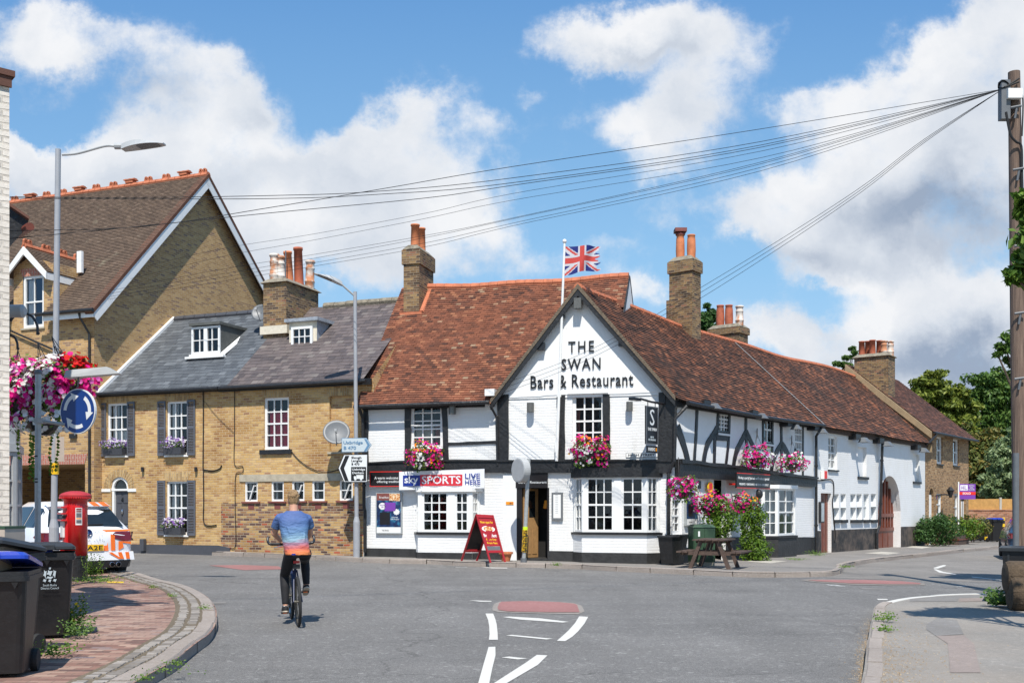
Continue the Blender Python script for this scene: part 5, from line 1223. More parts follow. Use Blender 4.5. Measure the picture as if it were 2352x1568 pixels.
 m=MB();m.fbox(WF,db[0]+.02,db[1]-.02,0,db[3],-.5,-.46);m.build('wing_door','white_paint',H)
 gutter(H,WF,.2,10.2,WZ-.14,.36,.06,sagf=lambda k:-.05*math.sin(k*math.pi))
 m=MB();m.fbox(WF,.1,10.3,WZ-.24,WZ-.08,.02,.1);m.build('wing_fascia','black_paint',H)
 for x,y in((405,225),(770,300),(1035,385),(1240,415)):
  s_,h_=WF.sh(*cJ(x,y));q=MB();q.fbox(WF,s_-.5,s_-.1,h_-.06,h_+.08,0,.3);q.build('eaves_bracket','black_paint',H)
  q=MB();q.hexa([WF.p(s_-.1,h_-.14,.2),WF.p(s_+.22,h_-.14,.2),WF.p(s_+.22,h_-.14,.5),WF.p(s_-.1,h_-.14,.5),WF.p(s_-.02,h_+.02,.28),WF.p(s_+.14,h_+.02,.28),WF.p(s_+.14,h_+.02,.4),WF.p(s_-.02,h_+.02,.4)]);q.build('floodlight','grey_dark',H)
 pj=WF.sh(*cJ(1250,1000))[0]
 pipe(H,[WF.p(pj,WZ-.2,.3),WF.p(pj,WZ-.5,.1),WF.p(pj,-.05,.1)],.05)
 a=rect(WF,cJ,812,870,838,950);m=MB();m.ell(WF.p((a[0]+a[1])/2,(a[2]+a[3])/2,.02),(.14,.14,.16));m.build('porthole','black_metal',H)
 return H,eav,ridge
PUB,EAV,RIDGE=pub()
#  white brick annex on the wing's far end
def annex():
 a0,a1=10.36,23.4
 H=thing('white_annex','long white painted brick outbuilding with six slit windows and an arched brown door','building',WF.p(17,0))
 Wn=[rect(WF,cL,222,282,292,545),rect(WF,cL,453,368,522,600),rect(WF,cL,886,425,936,638)]
 Sm=[rect(WF,cL,x0,735,x1,935)for x0,x1 in((262,305),(318,360),(395,438),(443,485),(498,540),(555,596))]
 dr=rect(WF,cL,163,728,246,1195);dr=(dr[0],dr[1],-.5,dr[3])
 ar=rect(WF,cL,612,592,790,1175);ar=(ar[0],ar[1],-.5,ar[3],(ar[1]-ar[0])/2)
 m=MB();wall(m,WF,a0,a1,-.5,WZ,holes=Wn+Sm+[dr,ar],rev=.15)
 m.poly(WF.p(a1,-.5),WF.p(a1,WZ),WF.p(a1,WR-.1,-WD),WF.p(a1,WZ,-2*WD),WF.p(a1,-.5,-2*WD));m.build('wall','white_brick',H)
 interior(H,WF,a0,a1,0,WZ,d=-1.3)
 pz=[WF.sh(*cL(x,y))for x,y in((60,1070),(600,1062),(975,1043))]
 m=MB();
 for s0,s1 in((a0,dr[0]),(dr[1],ar[0]),(ar[1],a1)):m.mark().prism([WF.p(s0,-.5,.02),WF.p(s1,-.5,.02),WF.p(s1,.78,.02),WF.p(s0,.80,.02)],WF.n*-.018)
 m.build('plinth','plinth_dirty',H)
 sash(H,WF,Wn[0],2,4,d=-.10,fw=.07,sill='black_paint',glass='glass_sky',silld=.06)
 for r_ in Wn[1:]:
  q=MB();q.fbox(WF,r_[0],r_[1],r_[2],r_[3],-.15,-.13);q.build('blocked_window','white_render',H);q=MB();q.fbox(WF,r_[0]-.05,r_[1]+.1,r_[2]-.1,r_[2],-.13,.07);q.build('sill','black_paint',H)
 for i,r_ in enumerate(Sm):
  w_=sash(H,WF,r_,1,2,d=-.10,meet=False,fw=.05,sill='black_paint',glass='pale_glass',silld=.08,sillh=.12,sillx=.03,name='slit_window')
  if i!=4:
   q=MB();h=r_[3]-.35;h-=.05;q.hexa([WF.p(r_[0]+.02,h-.12,.0),WF.p(r_[1]-.02,h-.12,.0),WF.p(r_[1]-.02,h-.10,.02),WF.p(r_[0]+.02,h-.10,.02),WF.p(r_[0]+.02,h+.08,-.08),WF.p(r_[1]-.02,h+.08,-.08),WF.p(r_[1]-.02,h+.10,-.06),WF.p(r_[0]+.02,h+.10,-.06)]);q.build('top_hung_sash','white_paint',w_)
 m=MB();m.fbox(WF,dr[0],dr[1],-.4,dr[3],-.17,-.14);
 for k in range(4):m.fbox(WF,dr[0]+.04+k*(dr[1]-dr[0])/4,dr[0]+(k+1)*(dr[1]-dr[0])/4-.02,-.3,dr[3]-.08,-.14,-.13)
 m.build('side_door','brown_wood',H)
 c=(ar[0]+ar[1])/2;rr=(ar[1]-ar[0])/2;spz=ar[3]-rr;d=-.32
 m=MB();top=lambda s:spz+math.sqrt(max(0,rr*rr-(s-c)**2));z0=.70
 m.fbox(WF,ar[0],ar[1],-.4,z0,d-.05,d)
 n=8
 for k in range(n+1):
  s_=ar[0]+(ar[1]-ar[0])*k/n;s_=min(max(s_,ar[0]+.05),ar[1]-.05);wd=.09 if k%2 else .055;m.fbox(WF,s_-wd,s_+wd,z0,top(s_)-.02,d-.05,d+.01)
 m.fbox(WF,ar[0],ar[1],spz-.25,spz-.1,d-.04,d+.03);m.fbox(WF,ar[0],ar[1],z0-.06,z0+.08,d-.04,d+.04)
 for k in range(4):m.fbox(WF,ar[0]+.1+k*(ar[1]-ar[0]-.1)/4,ar[0]+(k+1)*(ar[1]-ar[0]-.1)/4,-.1,z0-.15,d,d+.02)
 dd=m.build('arched_door','brown_wood',H)
 q=MB();q.fbox(WF,ar[0],ar[1],z0,ar[3],d-.1,d-.08);q.build('door_pane','car_glass',dd)
 q=MB()
 n=16
 for k in range(n):
  s_,s2=ar[0]+(ar[1]-ar[0])*k/n,ar[0]+(ar[1]-ar[0])*(k+1)/n;q.poly(WF.p(s_,top(s_),-.15),WF.p(s2,top(s2),-.15),WF.p(s2,top(s2),-.5),WF.p(s_,top(s_),-.5))
 q.poly(WF.p(ar[1],-.4,-.15),WF.p(ar[1],spz,-.15),WF.p(ar[1],spz,-.5),WF.p(ar[1],-.4,-.5));q.build('arch_reveal','white_brick',H)
 m=MB()
 t0,t1=10.4,23.6
 n=16
 for k in range(n):
  a,b=t0+(t1-t0)*k/n,t0+(t1-t0)*(k+1)/n;m.poly(EAV(a),EAV(b),RIDGE(b),RIDGE(a));m.poly(RIDGE(a),RIDGE(b),WF.p(b,WZ,-2*WD),WF.p(a,WZ,-2*WD))
 k=t0
 while k<t1-.01:e=min(k+1.5,t1);tile_surface(m,EAV,RIDGE,k,e,e-k,38*.112,.185,.112,seed=int(50+k*10),jit=.006,wid=.96);k=e
 r=m.build('roof','tiles_brown',H)
 m=MB()
 k=t0+.05
 while k<t1-.6:m.tube([RIDGE(k)+Vector((0,0,-.03)),RIDGE(k+.3)+Vector((0,0,-.03))],.12,8);k+=.32
 m.build('ridge_tiles','ridge_red',r)
 m=MB();m.tube([EAV(10.4)+WF.n*.02+Vector((0,0,.06)),EAV(10.4).lerp(RIDGE(10.4),.5)+Vector((0,0,.06)),RIDGE(10.4)+Vector((0,0,.05))],.016,6);m.build('lead_roll','dish_grey',r)
 m=MB();m.fbox(WF,a0,a1,WZ-.30,WZ-.12,.01,.12);m.build('eaves_course','weathered_wood',H)
 for x,y in((430,305),(615,335),(905,385)):
  s_,h_=WF.sh(*cL(x,y));q=MB();q.fbox(WF,s_-.7,s_-.2,h_-.05,h_+.15,0,.3);q.build('eaves_bracket','black_paint',H)
  q=MB();q.hexa([WF.p(s_-.25,h_-.14,.2),WF.p(s_+.3,h_-.14,.2),WF.p(s_+.3,h_-.14,.55),WF.p(s_-.25,h_-.14,.55),WF.p(s_-.1,h_+.05,.28),WF.p(s_+.2,h_+.05,.28),WF.p(s_+.2,h_+.05,.4),WF.p(s_-.1,h_+.05,.4)]);q.build('floodlight','grey_dark',H)
 s_=WF.sh(*cL(608,800))[0];pipe(H,[WF.p(s_,WZ-.25,.2),WF.p(s_,.9,.09),WF.p(s_-.35,.6,.09),WF.p(s_-.35,-.1,.09)],.055)
 m=MB();a=rect(WF,cL,142,795,170,960);m.fbox(WF,a[0],a[1],a[2],a[3],.02,.10);q=m.build('menu_case','black_metal',H);m=MB();m.fbox(WF,a[0]+.05,a[1]-.03,a[2]+.05,a[3]-.05,.10,.105);m.build('menu','pale_glass',q)
 a=rect(WF,cL,160,550,175,618);m=MB();m.fbox(WF,a[0],a[1]+.1,a[2],a[3],.02,.14);m.build('alarm_box','white_paint',H);m=MB();m.fbox(WF,a[0]+.02,a[1]+.08,a[2]+.02,a[3]-.02,.14,.15);m.build('alarm_face','tomato',H)
 f5=Fr(WF.p(13.0,0,-WD-1.6).xy,WF.n.xy);sA,sB=f5 .sh(1629,770)[0],f5 .sh(1698,770)[0];top=f5 .sh(1665,753)[1]
 c=stack(H,f5,sA,sB,-.8,0,WZ+1,top,corb=.06,corbs=((-.25,-.02),),capm=.03)
 for u,v,k,mt,st in((1648,702,.26,'terracotta_dark',2),(1672,701,.55,'terracotta_dark',2),(1696,703,.90,'pot_white',1)):
  hh=f5 .shift(0,-.3).sh(u,v)[1];pot(c,f5 .p(sA+(sB-sA)*k,top+.08,-.3),.16,hh-top-.08,mt,st)
 return H
annex()
#  far brown house beyond the annex
def far_house():
 a0,a1=23.42,30.9;ez=5.12;rz=8.35;D=3.6
 H=thing('far_house','brown brick house with two upper windows at the far end of the row','house',WF.p(27,-.2))
 Wn=[rect(WF,cL,1072,285,1118,500),rect(WF,cL,1200,305,1246,512)];Lw=[rect(WF,cL,1070,730,1115,905),rect(WF,cL,1204,730,1246,950)]
 dd=rect(WF,cL,1012,690,1048,1100);d2=rect(WF,cL,1262,745,1300,1110)
 m=MB();wall(m,WF,a0,a1,-.6,ez,holes=Wn+Lw+[(dd[0],dd[1],-.5,dd[3],.4),(d2[0],d2[1],-.5,d2[3])],rev=.14)
 m.poly(WF.p(a1,-.6),WF.p(a1,ez),WF.p(a1,rz,-D),WF.p(a1,ez,-2*D),WF.p(a1,-.6,-2*D));m.build('wall','brown_brick',H)
 m=MB();m.poly(WF.p(a0-.02,WZ-.5,.3),WF.p(a0-.02,ez-.15,.3),WF.p(a0-.02,rz-.08,-D),WF.p(a0-.02,ez-1,-2*D));m.prism([WF.p(a0-.02,ez-.4,.3),WF.p(a0-.02,ez-.1,.3),WF.p(a0-.02,rz,-D),WF.p(a0-.02,rz-.35,-D)],WF.d*-.14);m.build('parapet_gable','brown_render',H)
 interior(H,WF,a0,a1,0,ez,d=-1)
 for r_ in Wn+Lw:sash(H,WF,r_,1,2,d=-.10,fw=.09,sill='black_paint',glass='glass_sky')
 for r_ in(dd,d2):q=MB();q.fbox(WF,r_[0],r_[1],-.5,r_[3],-.15,-.12);q.build('door','slate_grey_paint',H);q=MB();q.fbox(WF,r_[0]-.02,r_[0]+.12,-.5,r_[3]-.3,-.28,.02);q.fbox(WF,r_[1]-.12,r_[1]+.02,-.5,r_[3]-.3,-.28,-.1);q.build('door_frame','white_paint',H)
 for r_ in Wn:q=MB();q.fbox(WF,r_[0]-.1,r_[1]+.1,r_[3],r_[3]+.12,0,.06);q.build('window_head','stone',H)
 bt=lambda s:WF.p(s,ez-.1,.35);tp=lambda s:WF.p(s,rz,-D);up=(tp(0)-bt(0)).length
 m=MB();m.poly(bt(a0),bt(a1+.25),tp(a1+.25),tp(a0));m.poly(tp(a0),tp(a1+.25),WF.p(a1+.25,ez,-2*D),WF.p(a0,ez,-2*D));tile_surface(m,bt,tp,a0,a1+.25,a1-a0,up,.22,.13,seed=80,jit=.006);m.build('roof','tiles_dark',H)
 gutter(H,WF,a0,a1+.2,ez-.15,.4,.06)
 pipe(H,[WF.p(a0+.3,ez-.2,.42),WF.p(a0-.4,ez-.6,.3),WF.p(a0-.6,ez-.7,.2)],.05,clips=False)
 f5=Fr(WF.p(a0+.15,0,-D-.35).xy,WF.n.xy);sA,sB=f5 .sh(1962,840)[0],f5 .sh(2040,840)[0];top=f5 .sh(2000,819)[1]
 f5=Fr(WF.p(a0+.15,0,-D-.35).xy,WF.n.xy)
 c=stack(H,f5,sA,sB,-1.,0,rz-1.6,top,corb=.06,corbs=((-.02,-.0),),capm=.05)
 for u,v,k,mt,dq in((1978,784,.16,'terracotta_dark',-.3),(1986,784,.26,'terracotta_dark',-.7),(2001,781,.48,'terracotta_dark',-.3),(2009,783,.6,'terracotta_dark',-.7),(2027,783,.82,'pot_white',-.3),(2039,784,.93,'pot_white',-.7)):
  hh=f5 .shift(0,dq).sh(u,v)[1];pot(c,f5 .p(sA+(sB-sA)*k,top+.06,dq),.15,hh-top-.06,mt,1 if mt=='pot_white' else 0)
 s_,h_=WF.sh(*cL(1092,730));q=MB();q.tube([WF.p(s_-.6,h_-.1,0),WF.p(s_-.3,h_-.05,.35),WF.p(s_,h_-.1,.5)],.03);q.lathe([(.06,-.2),(.17,.12),(.2,.14),(.05,.3)],WF.p(s_,h_,.5),6);q.build('wall_lantern','black_metal',H)
 return H
plain('brown_render',(.33,.24,.14),.9,var=.15,scale=5,bump=.3)
far_house()
#  things fixed to or hung on the buildings
def flowers(par,c,rx,ry,rz,spec,n,fr=.035,seed=1,front=True,name='flowers'):
 """petals as small cupped discs over an egg-shaped mound; spec = [(material, share, region function)]"""
 rnd=random.Random(seed);c=Vector(c);groups={}
 for i in range(n):
  th=rnd.uniform(0,math.tau);ph=math.acos(rnd.uniform(-.75,1));d=Vector((math.sin(ph)*math.cos(th),math.sin(ph)*math.sin(th),math.cos(ph)))
  lump=1+.16*math.sin(d.x*7+seed)+.14*math.sin(d.z*9+seed*2)+.12*math.sin(d.y*8)
  p=c+Vector((d.x*rx,d.y*ry,d.z*rz))*lump*rnd.uniform(.86,1.08)
  mat=None;x=rnd.random()
  for(m_,share,reg)in spec:
   if reg and not reg(d):continue
   if x<share:mat=m_;break
   x-=share
  if mat is None:mat=spec[0][0]
  g=groups.setdefault(mat,MB());nrm=(d+Vector((rnd.uniform(-.5,.5),rnd.uniform(-.8,.2),rnd.uniform(-.3,.6)))).normalized();u=nrm.orthogonal().normalized();v=nrm.cross(u);r=fr*rnd.uniform(.75,1.2);a0=rnd.random()*6
  vs=[p-nrm*r*.25]+[p+(u*math.cos(a0+k*math.tau/5)+v*math.sin(a0+k*math.tau/5))*r*(1 if k%1==0 else .8)for k in range(5)]
  g.add(vs,[(0,1+k,1+(k+1)%5)for k in range(5)])
 A=MB();mi=[];ms=list(groups)
 for i,m_ in enumerate(ms):A.add(groups[m_].v,groups[m_].f);mi+=[i]*len(groups[m_].f)
 o=A.build('blossom',ms[0],par)
 for m_ in ms[1:]:o.data.materials.append(MAT(m_))
 o.data.polygons.foreach_set('material_index',mi)
def leaves(m,c,rx,ry,rz,n,size,seed=1,fill=True,droop=0):
 rnd=random.Random(seed);c=Vector(c)
 for i in range(n):
  while True:
   d=Vector((rnd.uniform(-1,1),rnd.uniform(-1,1),rnd.uniform(-1,1)))
   if d.length<1:break
  if not fill or rnd.random()<.6:d=d.normalized()*rnd.uniform(.75,1.05)
  lump=1+.18*math.sin(d.x*6+seed)+.15*math.sin(d.z*7+seed*1.7)+.12*math.sin(d.y*6+seed)
  p=c+Vector((d.x*rx,d.y*ry,d.z*rz))*lump;s=size*rnd.uniform(.6,1.3)
  nrm=(d*.6+Vector((rnd.uniform(-1,1),rnd.uniform(-1,1),rnd.uniform(-.2,1.2)))).normalized();u=nrm.orthogonal().normalized();a=rnd.random()*6.3;v=nrm.cross(u)
  u,v=u*math.cos(a)+v*math.sin(a),v*math.cos(a)-u*math.sin(a)
  m.add([p-u*s,p+v*s*.45-u*.1*s,p+u*s-nrm*s*droop,p-v*s*.45-u*.1*s],[(0,1,2,3)])
 return m
def basket(label,c,rx,rz,spec,n,seed,hook=None,group='flower baskets on the pub',ivy=None,fr=.038,leaf='leaf_bright',ry=None,trail=0,lsize=.045,name='hanging_basket'):
 c=Vector(c);ry=ry or rx*.8
 t=thing(name,label,'flower basket',c-Vector((0,0,rz)),group)
 m=leaves(MB(),c,rx*.97,ry*.97,rz*.97,int(n*1.6),lsize,seed,fill=True)
 if trail:
  rnd=random.Random(seed)
  for k in range(int(trail*9)):
   x=c.x+rnd.uniform(-.8,.8)*rx;y=c.y+rnd.uniform(-.8,.3)*ry;ln=rnd.uniform(.3,1)*trail;z=c.z-rz*.6
   for j in range(int(ln/.05)):
    x+=rnd.uniform(-.012,.012);m.add([(x-.03,y,z),(x,y-.02,z+.025),(x+.03,y,z-.005),(x,y-.01,z-.03)],[(0,1,2,3)]);z-=rnd.uniform(.035,.07)
 m.build('foliage',leaf,t)
 flowers(t,c,rx,ry,rz,spec,n,fr,seed)
 b=MB();b.lathe([(rx*.25,-rz*.75),(rx*.5,-rz*.45),(rx*.62,-.02),(rx*.55,-.0)],c,14);b.build('bowl','black_metal',t)
 if hook:
  m=MB();hk=Vector(hook)
  for k in range(3):a=k*2.1;m.tube([c+Vector((rx*.55*math.cos(a),rx*.5*math.sin(a),0)),hk],.006,5)
  m.build('chain','black_metal',t)
 if ivy:
  m=MB();rnd=random.Random(seed)
  for(p,r1,r2,h,k)in ivy:leaves(m,p,r1,r2,h,k,.045,seed+k,fill=True)
  m.build('trailing_ivy','leaf_bright',t)
 return t
MG=('petals_magenta',.62,None);
def wp(fr,f,x,y,d):s,h=fr.sh(*f(x,y),d);return fr.p(s,h,d)
sp_front=lambda s:[('petals_orange',.5,lambda d:d.z>.4 and d.x<.1),('petals_white',.85,lambda d:-.5<d.x<.25 and d.z<.2),('petals_magenta',.9,None)]
k_=.2674*29.8/2400
basket('flower basket of magenta, white and orange petunias under the left upper window of the pub',wp(PF,cH,592,592,.38),.50,.42,sp_front(0),430,3,hook=wp(PF,cH,640,480,.1));
basket('flower basket of magenta and white petunias at the window right of the flagpole',wp(PF,cI,720,612,.38),.56,.42,[('petals_orange',.45,lambda d:d.z>.2 and abs(d.x+.35)<.35),('petals_white',.8,lambda d:-.6<d.x<.1 and d.z<.25),('petals_magenta',.9,None)],500,4)
sp_w=[('petals_white',.85,lambda d:d.x>.55),('petals_magenta',.85,None),('petals_purple',.2,None)]
bl=wp(WF,cJ,250,872,.75);basket('flower basket hanging at the pub corner beside the drainpipe',bl,.42,.34,sp_w,330,5,hook=bl+Vector((-.1,.1,.85)))
bl=wp(WF,cJ,825,635,.55);basket('flower basket above the black party sign on the timbered wing',bl,.47,.38,sp_w,380,6,hook=bl+Vector((0,.1,.75)))
bl=wp(WF,cJ,1095,672,.55);basket('flower basket furthest along the timbered wing, under the sash window',bl,.46,.31,[('petals_white',.5,lambda d:d.x>.2),('petals_magenta',.6,None),('petals_purple',.15,None)],300,7,hook=bl+Vector((0,.1,.7)))
bl=wp(WF,cJ,470,990,.55);basket('wall basket of pink flowers over the green cabinet, ivy hanging at its right',bl,.50,.38,[('petals_orange',.45,lambda d:d.z>.55 and d.x<.2),('petals_magenta',1,None)],330,8,ivy=[(bl+Vector((.25,-.15,-.40)),.45,.3,.60,2400)],name='wall_basket')
bl=wp(WF,cJ,715,985,.45);basket('wall basket with orange flowers and ivy trailing down to the pavement',bl,.44,.32,[('petals_orange',.6,lambda d:d.z>.2 and d.x>-.3),('petals_magenta',1,None)],210,9,ivy=[(bl+Vector((.25,-.1,-.30)),.42,.3,.42,1600),(bl+Vector((.20,-.1,-.85)),.36,.28,.55,2200),(bl+Vector((.32,-.15,-1.45)),.42,.3,.55,2600),(bl+Vector((.38,-.15,-1.90)),.44,.3,.35,1300)],name='wall_basket')
for(x,y,f)in((820,480,cJ),(1085,530,cJ)):
 a=wp(WF,f,x,y,0.02);e=wp(WF,f,x,y,.55);e.z=a.z;m=MB();m.tube([a+Vector((0,0,.25)),a],.015,6);m.tube([a+Vector((0,0,.2)),e+Vector((0,0,.2))],.015,6);m.tube([a,e+Vector((0,0,.2))],.01,6)
 o=m.build('basket_bracket','black_metal');tag(o,'black iron bracket on the timbered wing above the %s basket'%('nearer upper' if x==820 else 'farther upper'),'bracket','basket brackets')
for i,(r,lb)in enumerate(zip(CW,('upper window nearest the big house','upper window in the middle of the cottage','ground floor window'))):
 s0,s1=r[0]+.10,r[1]-.12;x=(.62,.25,.30)[0];c=(s0+s1)/2-(0,0,0)[i];t=thing('window_box','dark window box of mauve petunias at the '+lb,'window box',TF.p(c,r[2],.15),'window boxes on the cottage')
 wd=.42 if i==0 else .36
 m=MB();m.hexa([TF.p(c-wd+.03,r[2]+.01,.02),TF.p(c+wd-.03,r[2]+.01,.02),TF.p(c+wd-.03,r[2]+.01,.20),TF.p(c-wd+.03,r[2]+.01,.20),TF.p(c-wd,r[2]+.23,.0),TF.p(c+wd,r[2]+.23,.0),TF.p(c+wd,r[2]+.23,.25),TF.p(c-wd,r[2]+.23,.25)]);m.build('trough','slate_grey_paint',t)
 leaves(MB(),TF.p(c,r[2]+.33,.12),wd,.16,.13,260,.035,30+i).build('foliage','leaf_bright',t);flowers(t,TF.p(c,r[2]+.38,.14),wd*1.02,.19,.17,[('petals_purple',1,None)],190,.03,40+i)
def board(name,label,cat,fr,r,d0,d1,mat,group=None):
 t=thing(name,label,cat,fr.p((r[0]+r[1])/2,r[2],d1),group);m=MB();m.fbox(fr,*r,d0,d1);m.build('panel',mat,t);return t
r=rect(PF,cH,145,720,420,850);t=board('welcome_board','black board reading A warm welcome, half covered by the white banner','sign',PF,r,.10,.16,'sign_black')
m=MB();m.fbox(PF,r[0],r[1],r[2],r[2]+.02,.16,.166);m.fbox(PF,r[0],r[0]+.02,r[2]+.02,r[3]-.02,.16,.167);m.fbox(PF,r[0],r[1],r[3]-.02,r[3],.16,.166);m.fbox(PF,r[0],r[0]+.02,r[2]+.02,r[3]-.02,.16,.166);m.build('red_border','tomato',t)
ftext('A warm welcome',t,PF,rect(PF,cH,168,762,372,786,.16),'sign_white',d=.165,ext=.002,bold=.01);ftext('offering tradition',t,PF,rect(PF,cH,187,795,395,822,.16),'sign_white',d=.165,ext=.002,bold=.01)
r=rect(PF,cH,378,709,1112,870,.3);t=thing('banner','long white banner reading sky SPORTS LIVE HERE tied across the pub front','banner',PF.p((r[0]+r[1])/2,r[2],.3))
m=MB();n=24;w_=lambda k:.28+.015*math.sin(k*1.1)
for k in range(n):
 a,b=r[0]+(r[1]-r[0])*k/n,r[0]+(r[1]-r[0])*(k+1)/n;tl=.03*(k/n-.5)*2;t2=.03*((k+1)/n-.5)*2
 m.hexa([PF.p(a,r[2]+tl*.7,w_(k)),PF.p(b,r[2]+t2*.7,w_(k+1)),PF.p(b,r[2]+t2*.7,w_(k+1)+.01),PF.p(a,r[2]+tl*.7,w_(k)+.01),PF.p(a,r[3]+tl,w_(k)),PF.p(b,r[3]+t2,w_(k+1)),PF.p(b,r[3]+t2,w_(k+1)+.01),PF.p(a,r[3]+tl,w_(k)+.01)])
m.build('cloth','banner_white',t)
bx=lambda x0,y0,x1,y1,d=.31:rect(PF,cH,x0,y0,x1,y1,d)
m=MB();m.fbox(PF,*bx(412,752,560,845),.306,.312);m.build('blue_panel','sky_navy',t);m=MB();m.fbox(PF,*bx(560,746,922,842),.306,.3125);m.build('red_panel','sky_red',t)
ftext('sky',t,PF,bx(425,757,543,838),'banner_white',d=.316,ext=.002,bold=.02);ftext('SPORTS',t,PF,bx(575,757,908,826),'banner_white',d=.316,ext=.002,bold=.015)
ftext('LIVE',t,PF,bx(946,736,1074,780),'sky_navy',d=.314,ext=.002,bold=.012);ftext('HERE',t,PF,bx(946,792,1076,832),'sky_navy',d=.314,ext=.002,bold=.012)
def poster(label,fr,f,x0,y0,x1,y1,d=.08):
 r=rect(fr,f,x0,y0,x1,y1,d);t=thing('poster_case',label,'poster',fr.p((r[0]+r[1])/2,r[2],d),'event poster cases');m=MB();m.fbox(fr,*r,0,d);m.build('case','galvanised',t)
 W_,H_=r[1]-r[0],r[3]-r[2];q=lambda a,b,c,e:(r[0]+W_*a,r[0]+W_*b,r[2]+H_*c,r[2]+H_*e)
 def pl(name,mat,a,b,c,e,dd):m=MB();m.fbox(fr,*q(a,b,c,e),dd,dd+.002);return m.build(name,mat,t)
 pl('print','poster_print',.04,.96,.16,.81,d);pl('footer','paper',.04,.96,.02,.16,d);pl('header','tile_sill',.04,.52,.81,.98,d);pl('food_picture','food_print',.53,.93,.79,.97,d);pl('photo_panel','purple',.34,.76,.55,.76,d+.003);pl('photo_panel','sign_black',.16,.55,.22,.52,d+.003)
 m=MB();m.prism([fr.p(r[0]+W_*(.26+.14*math.cos(a*.5)),r[2]+H_*(.67+.085*math.sin(a*.5)),d+.003)for a in range(13)],fr.n*.002);m.build('roundel','paper',t)
 m=MB();m.prism([fr.p(r[0]+W_*(.8+(.13 if a%2 else .10)*math.cos(a*math.tau/20)),r[2]+H_*(.53+(.08 if a%2 else .06)*math.sin(a*math.tau/20)),d+.003)for a in range(20)],fr.n*.002);m.build('star','paper',t)
 ftext('Breakfast',t,fr,q(.14,.50,.86,.91),'paper',d=d+.004,ext=.001);ftext('Saturday\n30th',t,fr,q(.17,.36,.63,.72),'purple',d=d+.007,ext=.001);ftext('Saturday\n18th August',t,fr,q(.58,.90,.33,.42),'banner_white',d=d+.005,ext=.001);ftext('THE SWAN',t,fr,q(.24,.5,.06,.10),'sign_black',d=d+.004,ext=.001)
 return t
poster('event poster in a silver case left of the bay window, below the welcome board',PF,cH,178,900,402,1253)
poster('event poster in a silver case between the corner basket and the green cabinet',WF,cJ,278,826,366,1150)
r=rect(PF,cI,415,942,503,1165,.07);t=thing('menu_case','tall dark framed menu case on the white wall right of the pub door','menu case',PF.p(r[0],r[2],.07));m=MB();m.fbox(PF,*r,0,.07);m.build('case','grey_dark',t);m=MB();m.fbox(PF,r[0]+.05,r[1]-.05,r[2]+.06,r[3]-.06,.07,.073);m.build('menu','paper',t)
m=MB();[m.fbox(PF,r[0]+.11,r[1]-.13,r[2]+.2+k*.05,r[2]+.21+k*.05,.074,.075)for k in range(15)];tag(m.build('print','grey_post',t))
r=rect(PF,cI,48,1016,108,1040,.06);t=board('trade_plaque','small orange BII plaque on the white post left of the pub door','plaque',PF,r,.05,.065,'orange_sign');ftext('BII',t,PF,(r[0]+.11,r[1]-.02,r[2]+.02,r[3]-.02),'tile_sill',d=.067)
r=rect(PF,cI,1012,622,1268,660,.03);t=board('street_nameplate','white HIGH STREET nameplate high on the pub corner','nameplate',PF,r,0,.02,'black');m=MB();m.fbox(PF,r[0]+.008,r[1]-.008,r[2]+.008,r[3]-.008,.02,.024);m.build('face','white_paint',t);ftext('HIGH STREET',t,PF,(r[0]+.07,r[1]-.07,r[2]+.035,r[3]-.032),'black',d=.026,ext=.002,bold=.02)
r=rect(PF,cI,1038,1357,1144,1391,.03);t=board('hydrant_plate','small white SV plate low on the wall under the right bay window','plate',PF,r,0,.02,'black');m=MB();m.fbox(PF,r[0]+.012,r[1]-.012,r[2]+.012,r[3]-.012,.02,.024);m.build('face','white_paint',t);ftext('SV',t,PF,(r[0]+.04,r[0]+.15,r[2]+.03,r[3]-.03),'black',d=.026,ext=.002)
o=wp(PF,cI,1225,400,.75);f6=Fr(PF.p(PL-.95,0,.0).xy,(PF.n*.93+PF.d*-.30).xy)
f6=Fr(wp(PF,cI,1170,400,.95).xy,(Vector((1,.0,0))*.62+Vector((0,1,0))*.78).xy)
t=thing('hanging_sign','tall black hanging sign with a large S and THE SWAN, on an iron bracket','sign',wp(PF,cI,1225,600,.7))
z0,z1=f6 .sh(*cI(1195,556))[1],f6 .sh(*cI(1175,245))[1];W_=.62
m=MB();m.fbox(f6,0,W_,z0,z1,-.02,.02);m.build('panel','sign_black',t);m=MB();m.fbox(f6,.06,W_-.02,z0-.22,z0-.03,-.015,.015);m.build('parking_panel','sign_black',t)
m=MB()
for a in((0,.03,z0,z1),(W_-.03,W_,z0,z1),(.03,W_-.03,z0,z0+.03),(.03,W_-.03,z1-.03,z1)):m.fbox(f6,*a,.02,.028)
m.build('frame','grey_dark',t)
hh=z1-z0
ftext('S',t,f6,(.2,.42,z0+hh*.50,z0+hh*.92),'sign_white',d=.022);ftext('THE SWAN',t,f6,(.08,.54,z0+hh*.36,z0+hh*.44),'sign_white',d=.022);ftext('BAR &\nRESTAURANT',t,f6,(.12,.5,z0+hh*.1,z0+hh*.22),'sign_faded',d=.022);ftext('PARKING',t,f6,(.12,.46,z0-.17,z0-.08),'sign_white',d=.017)
m=MB();m.fbox(f6,.5,.56,z0-.17,z0-.08,.015,.018);m.build('arrow','orange_sign',t)
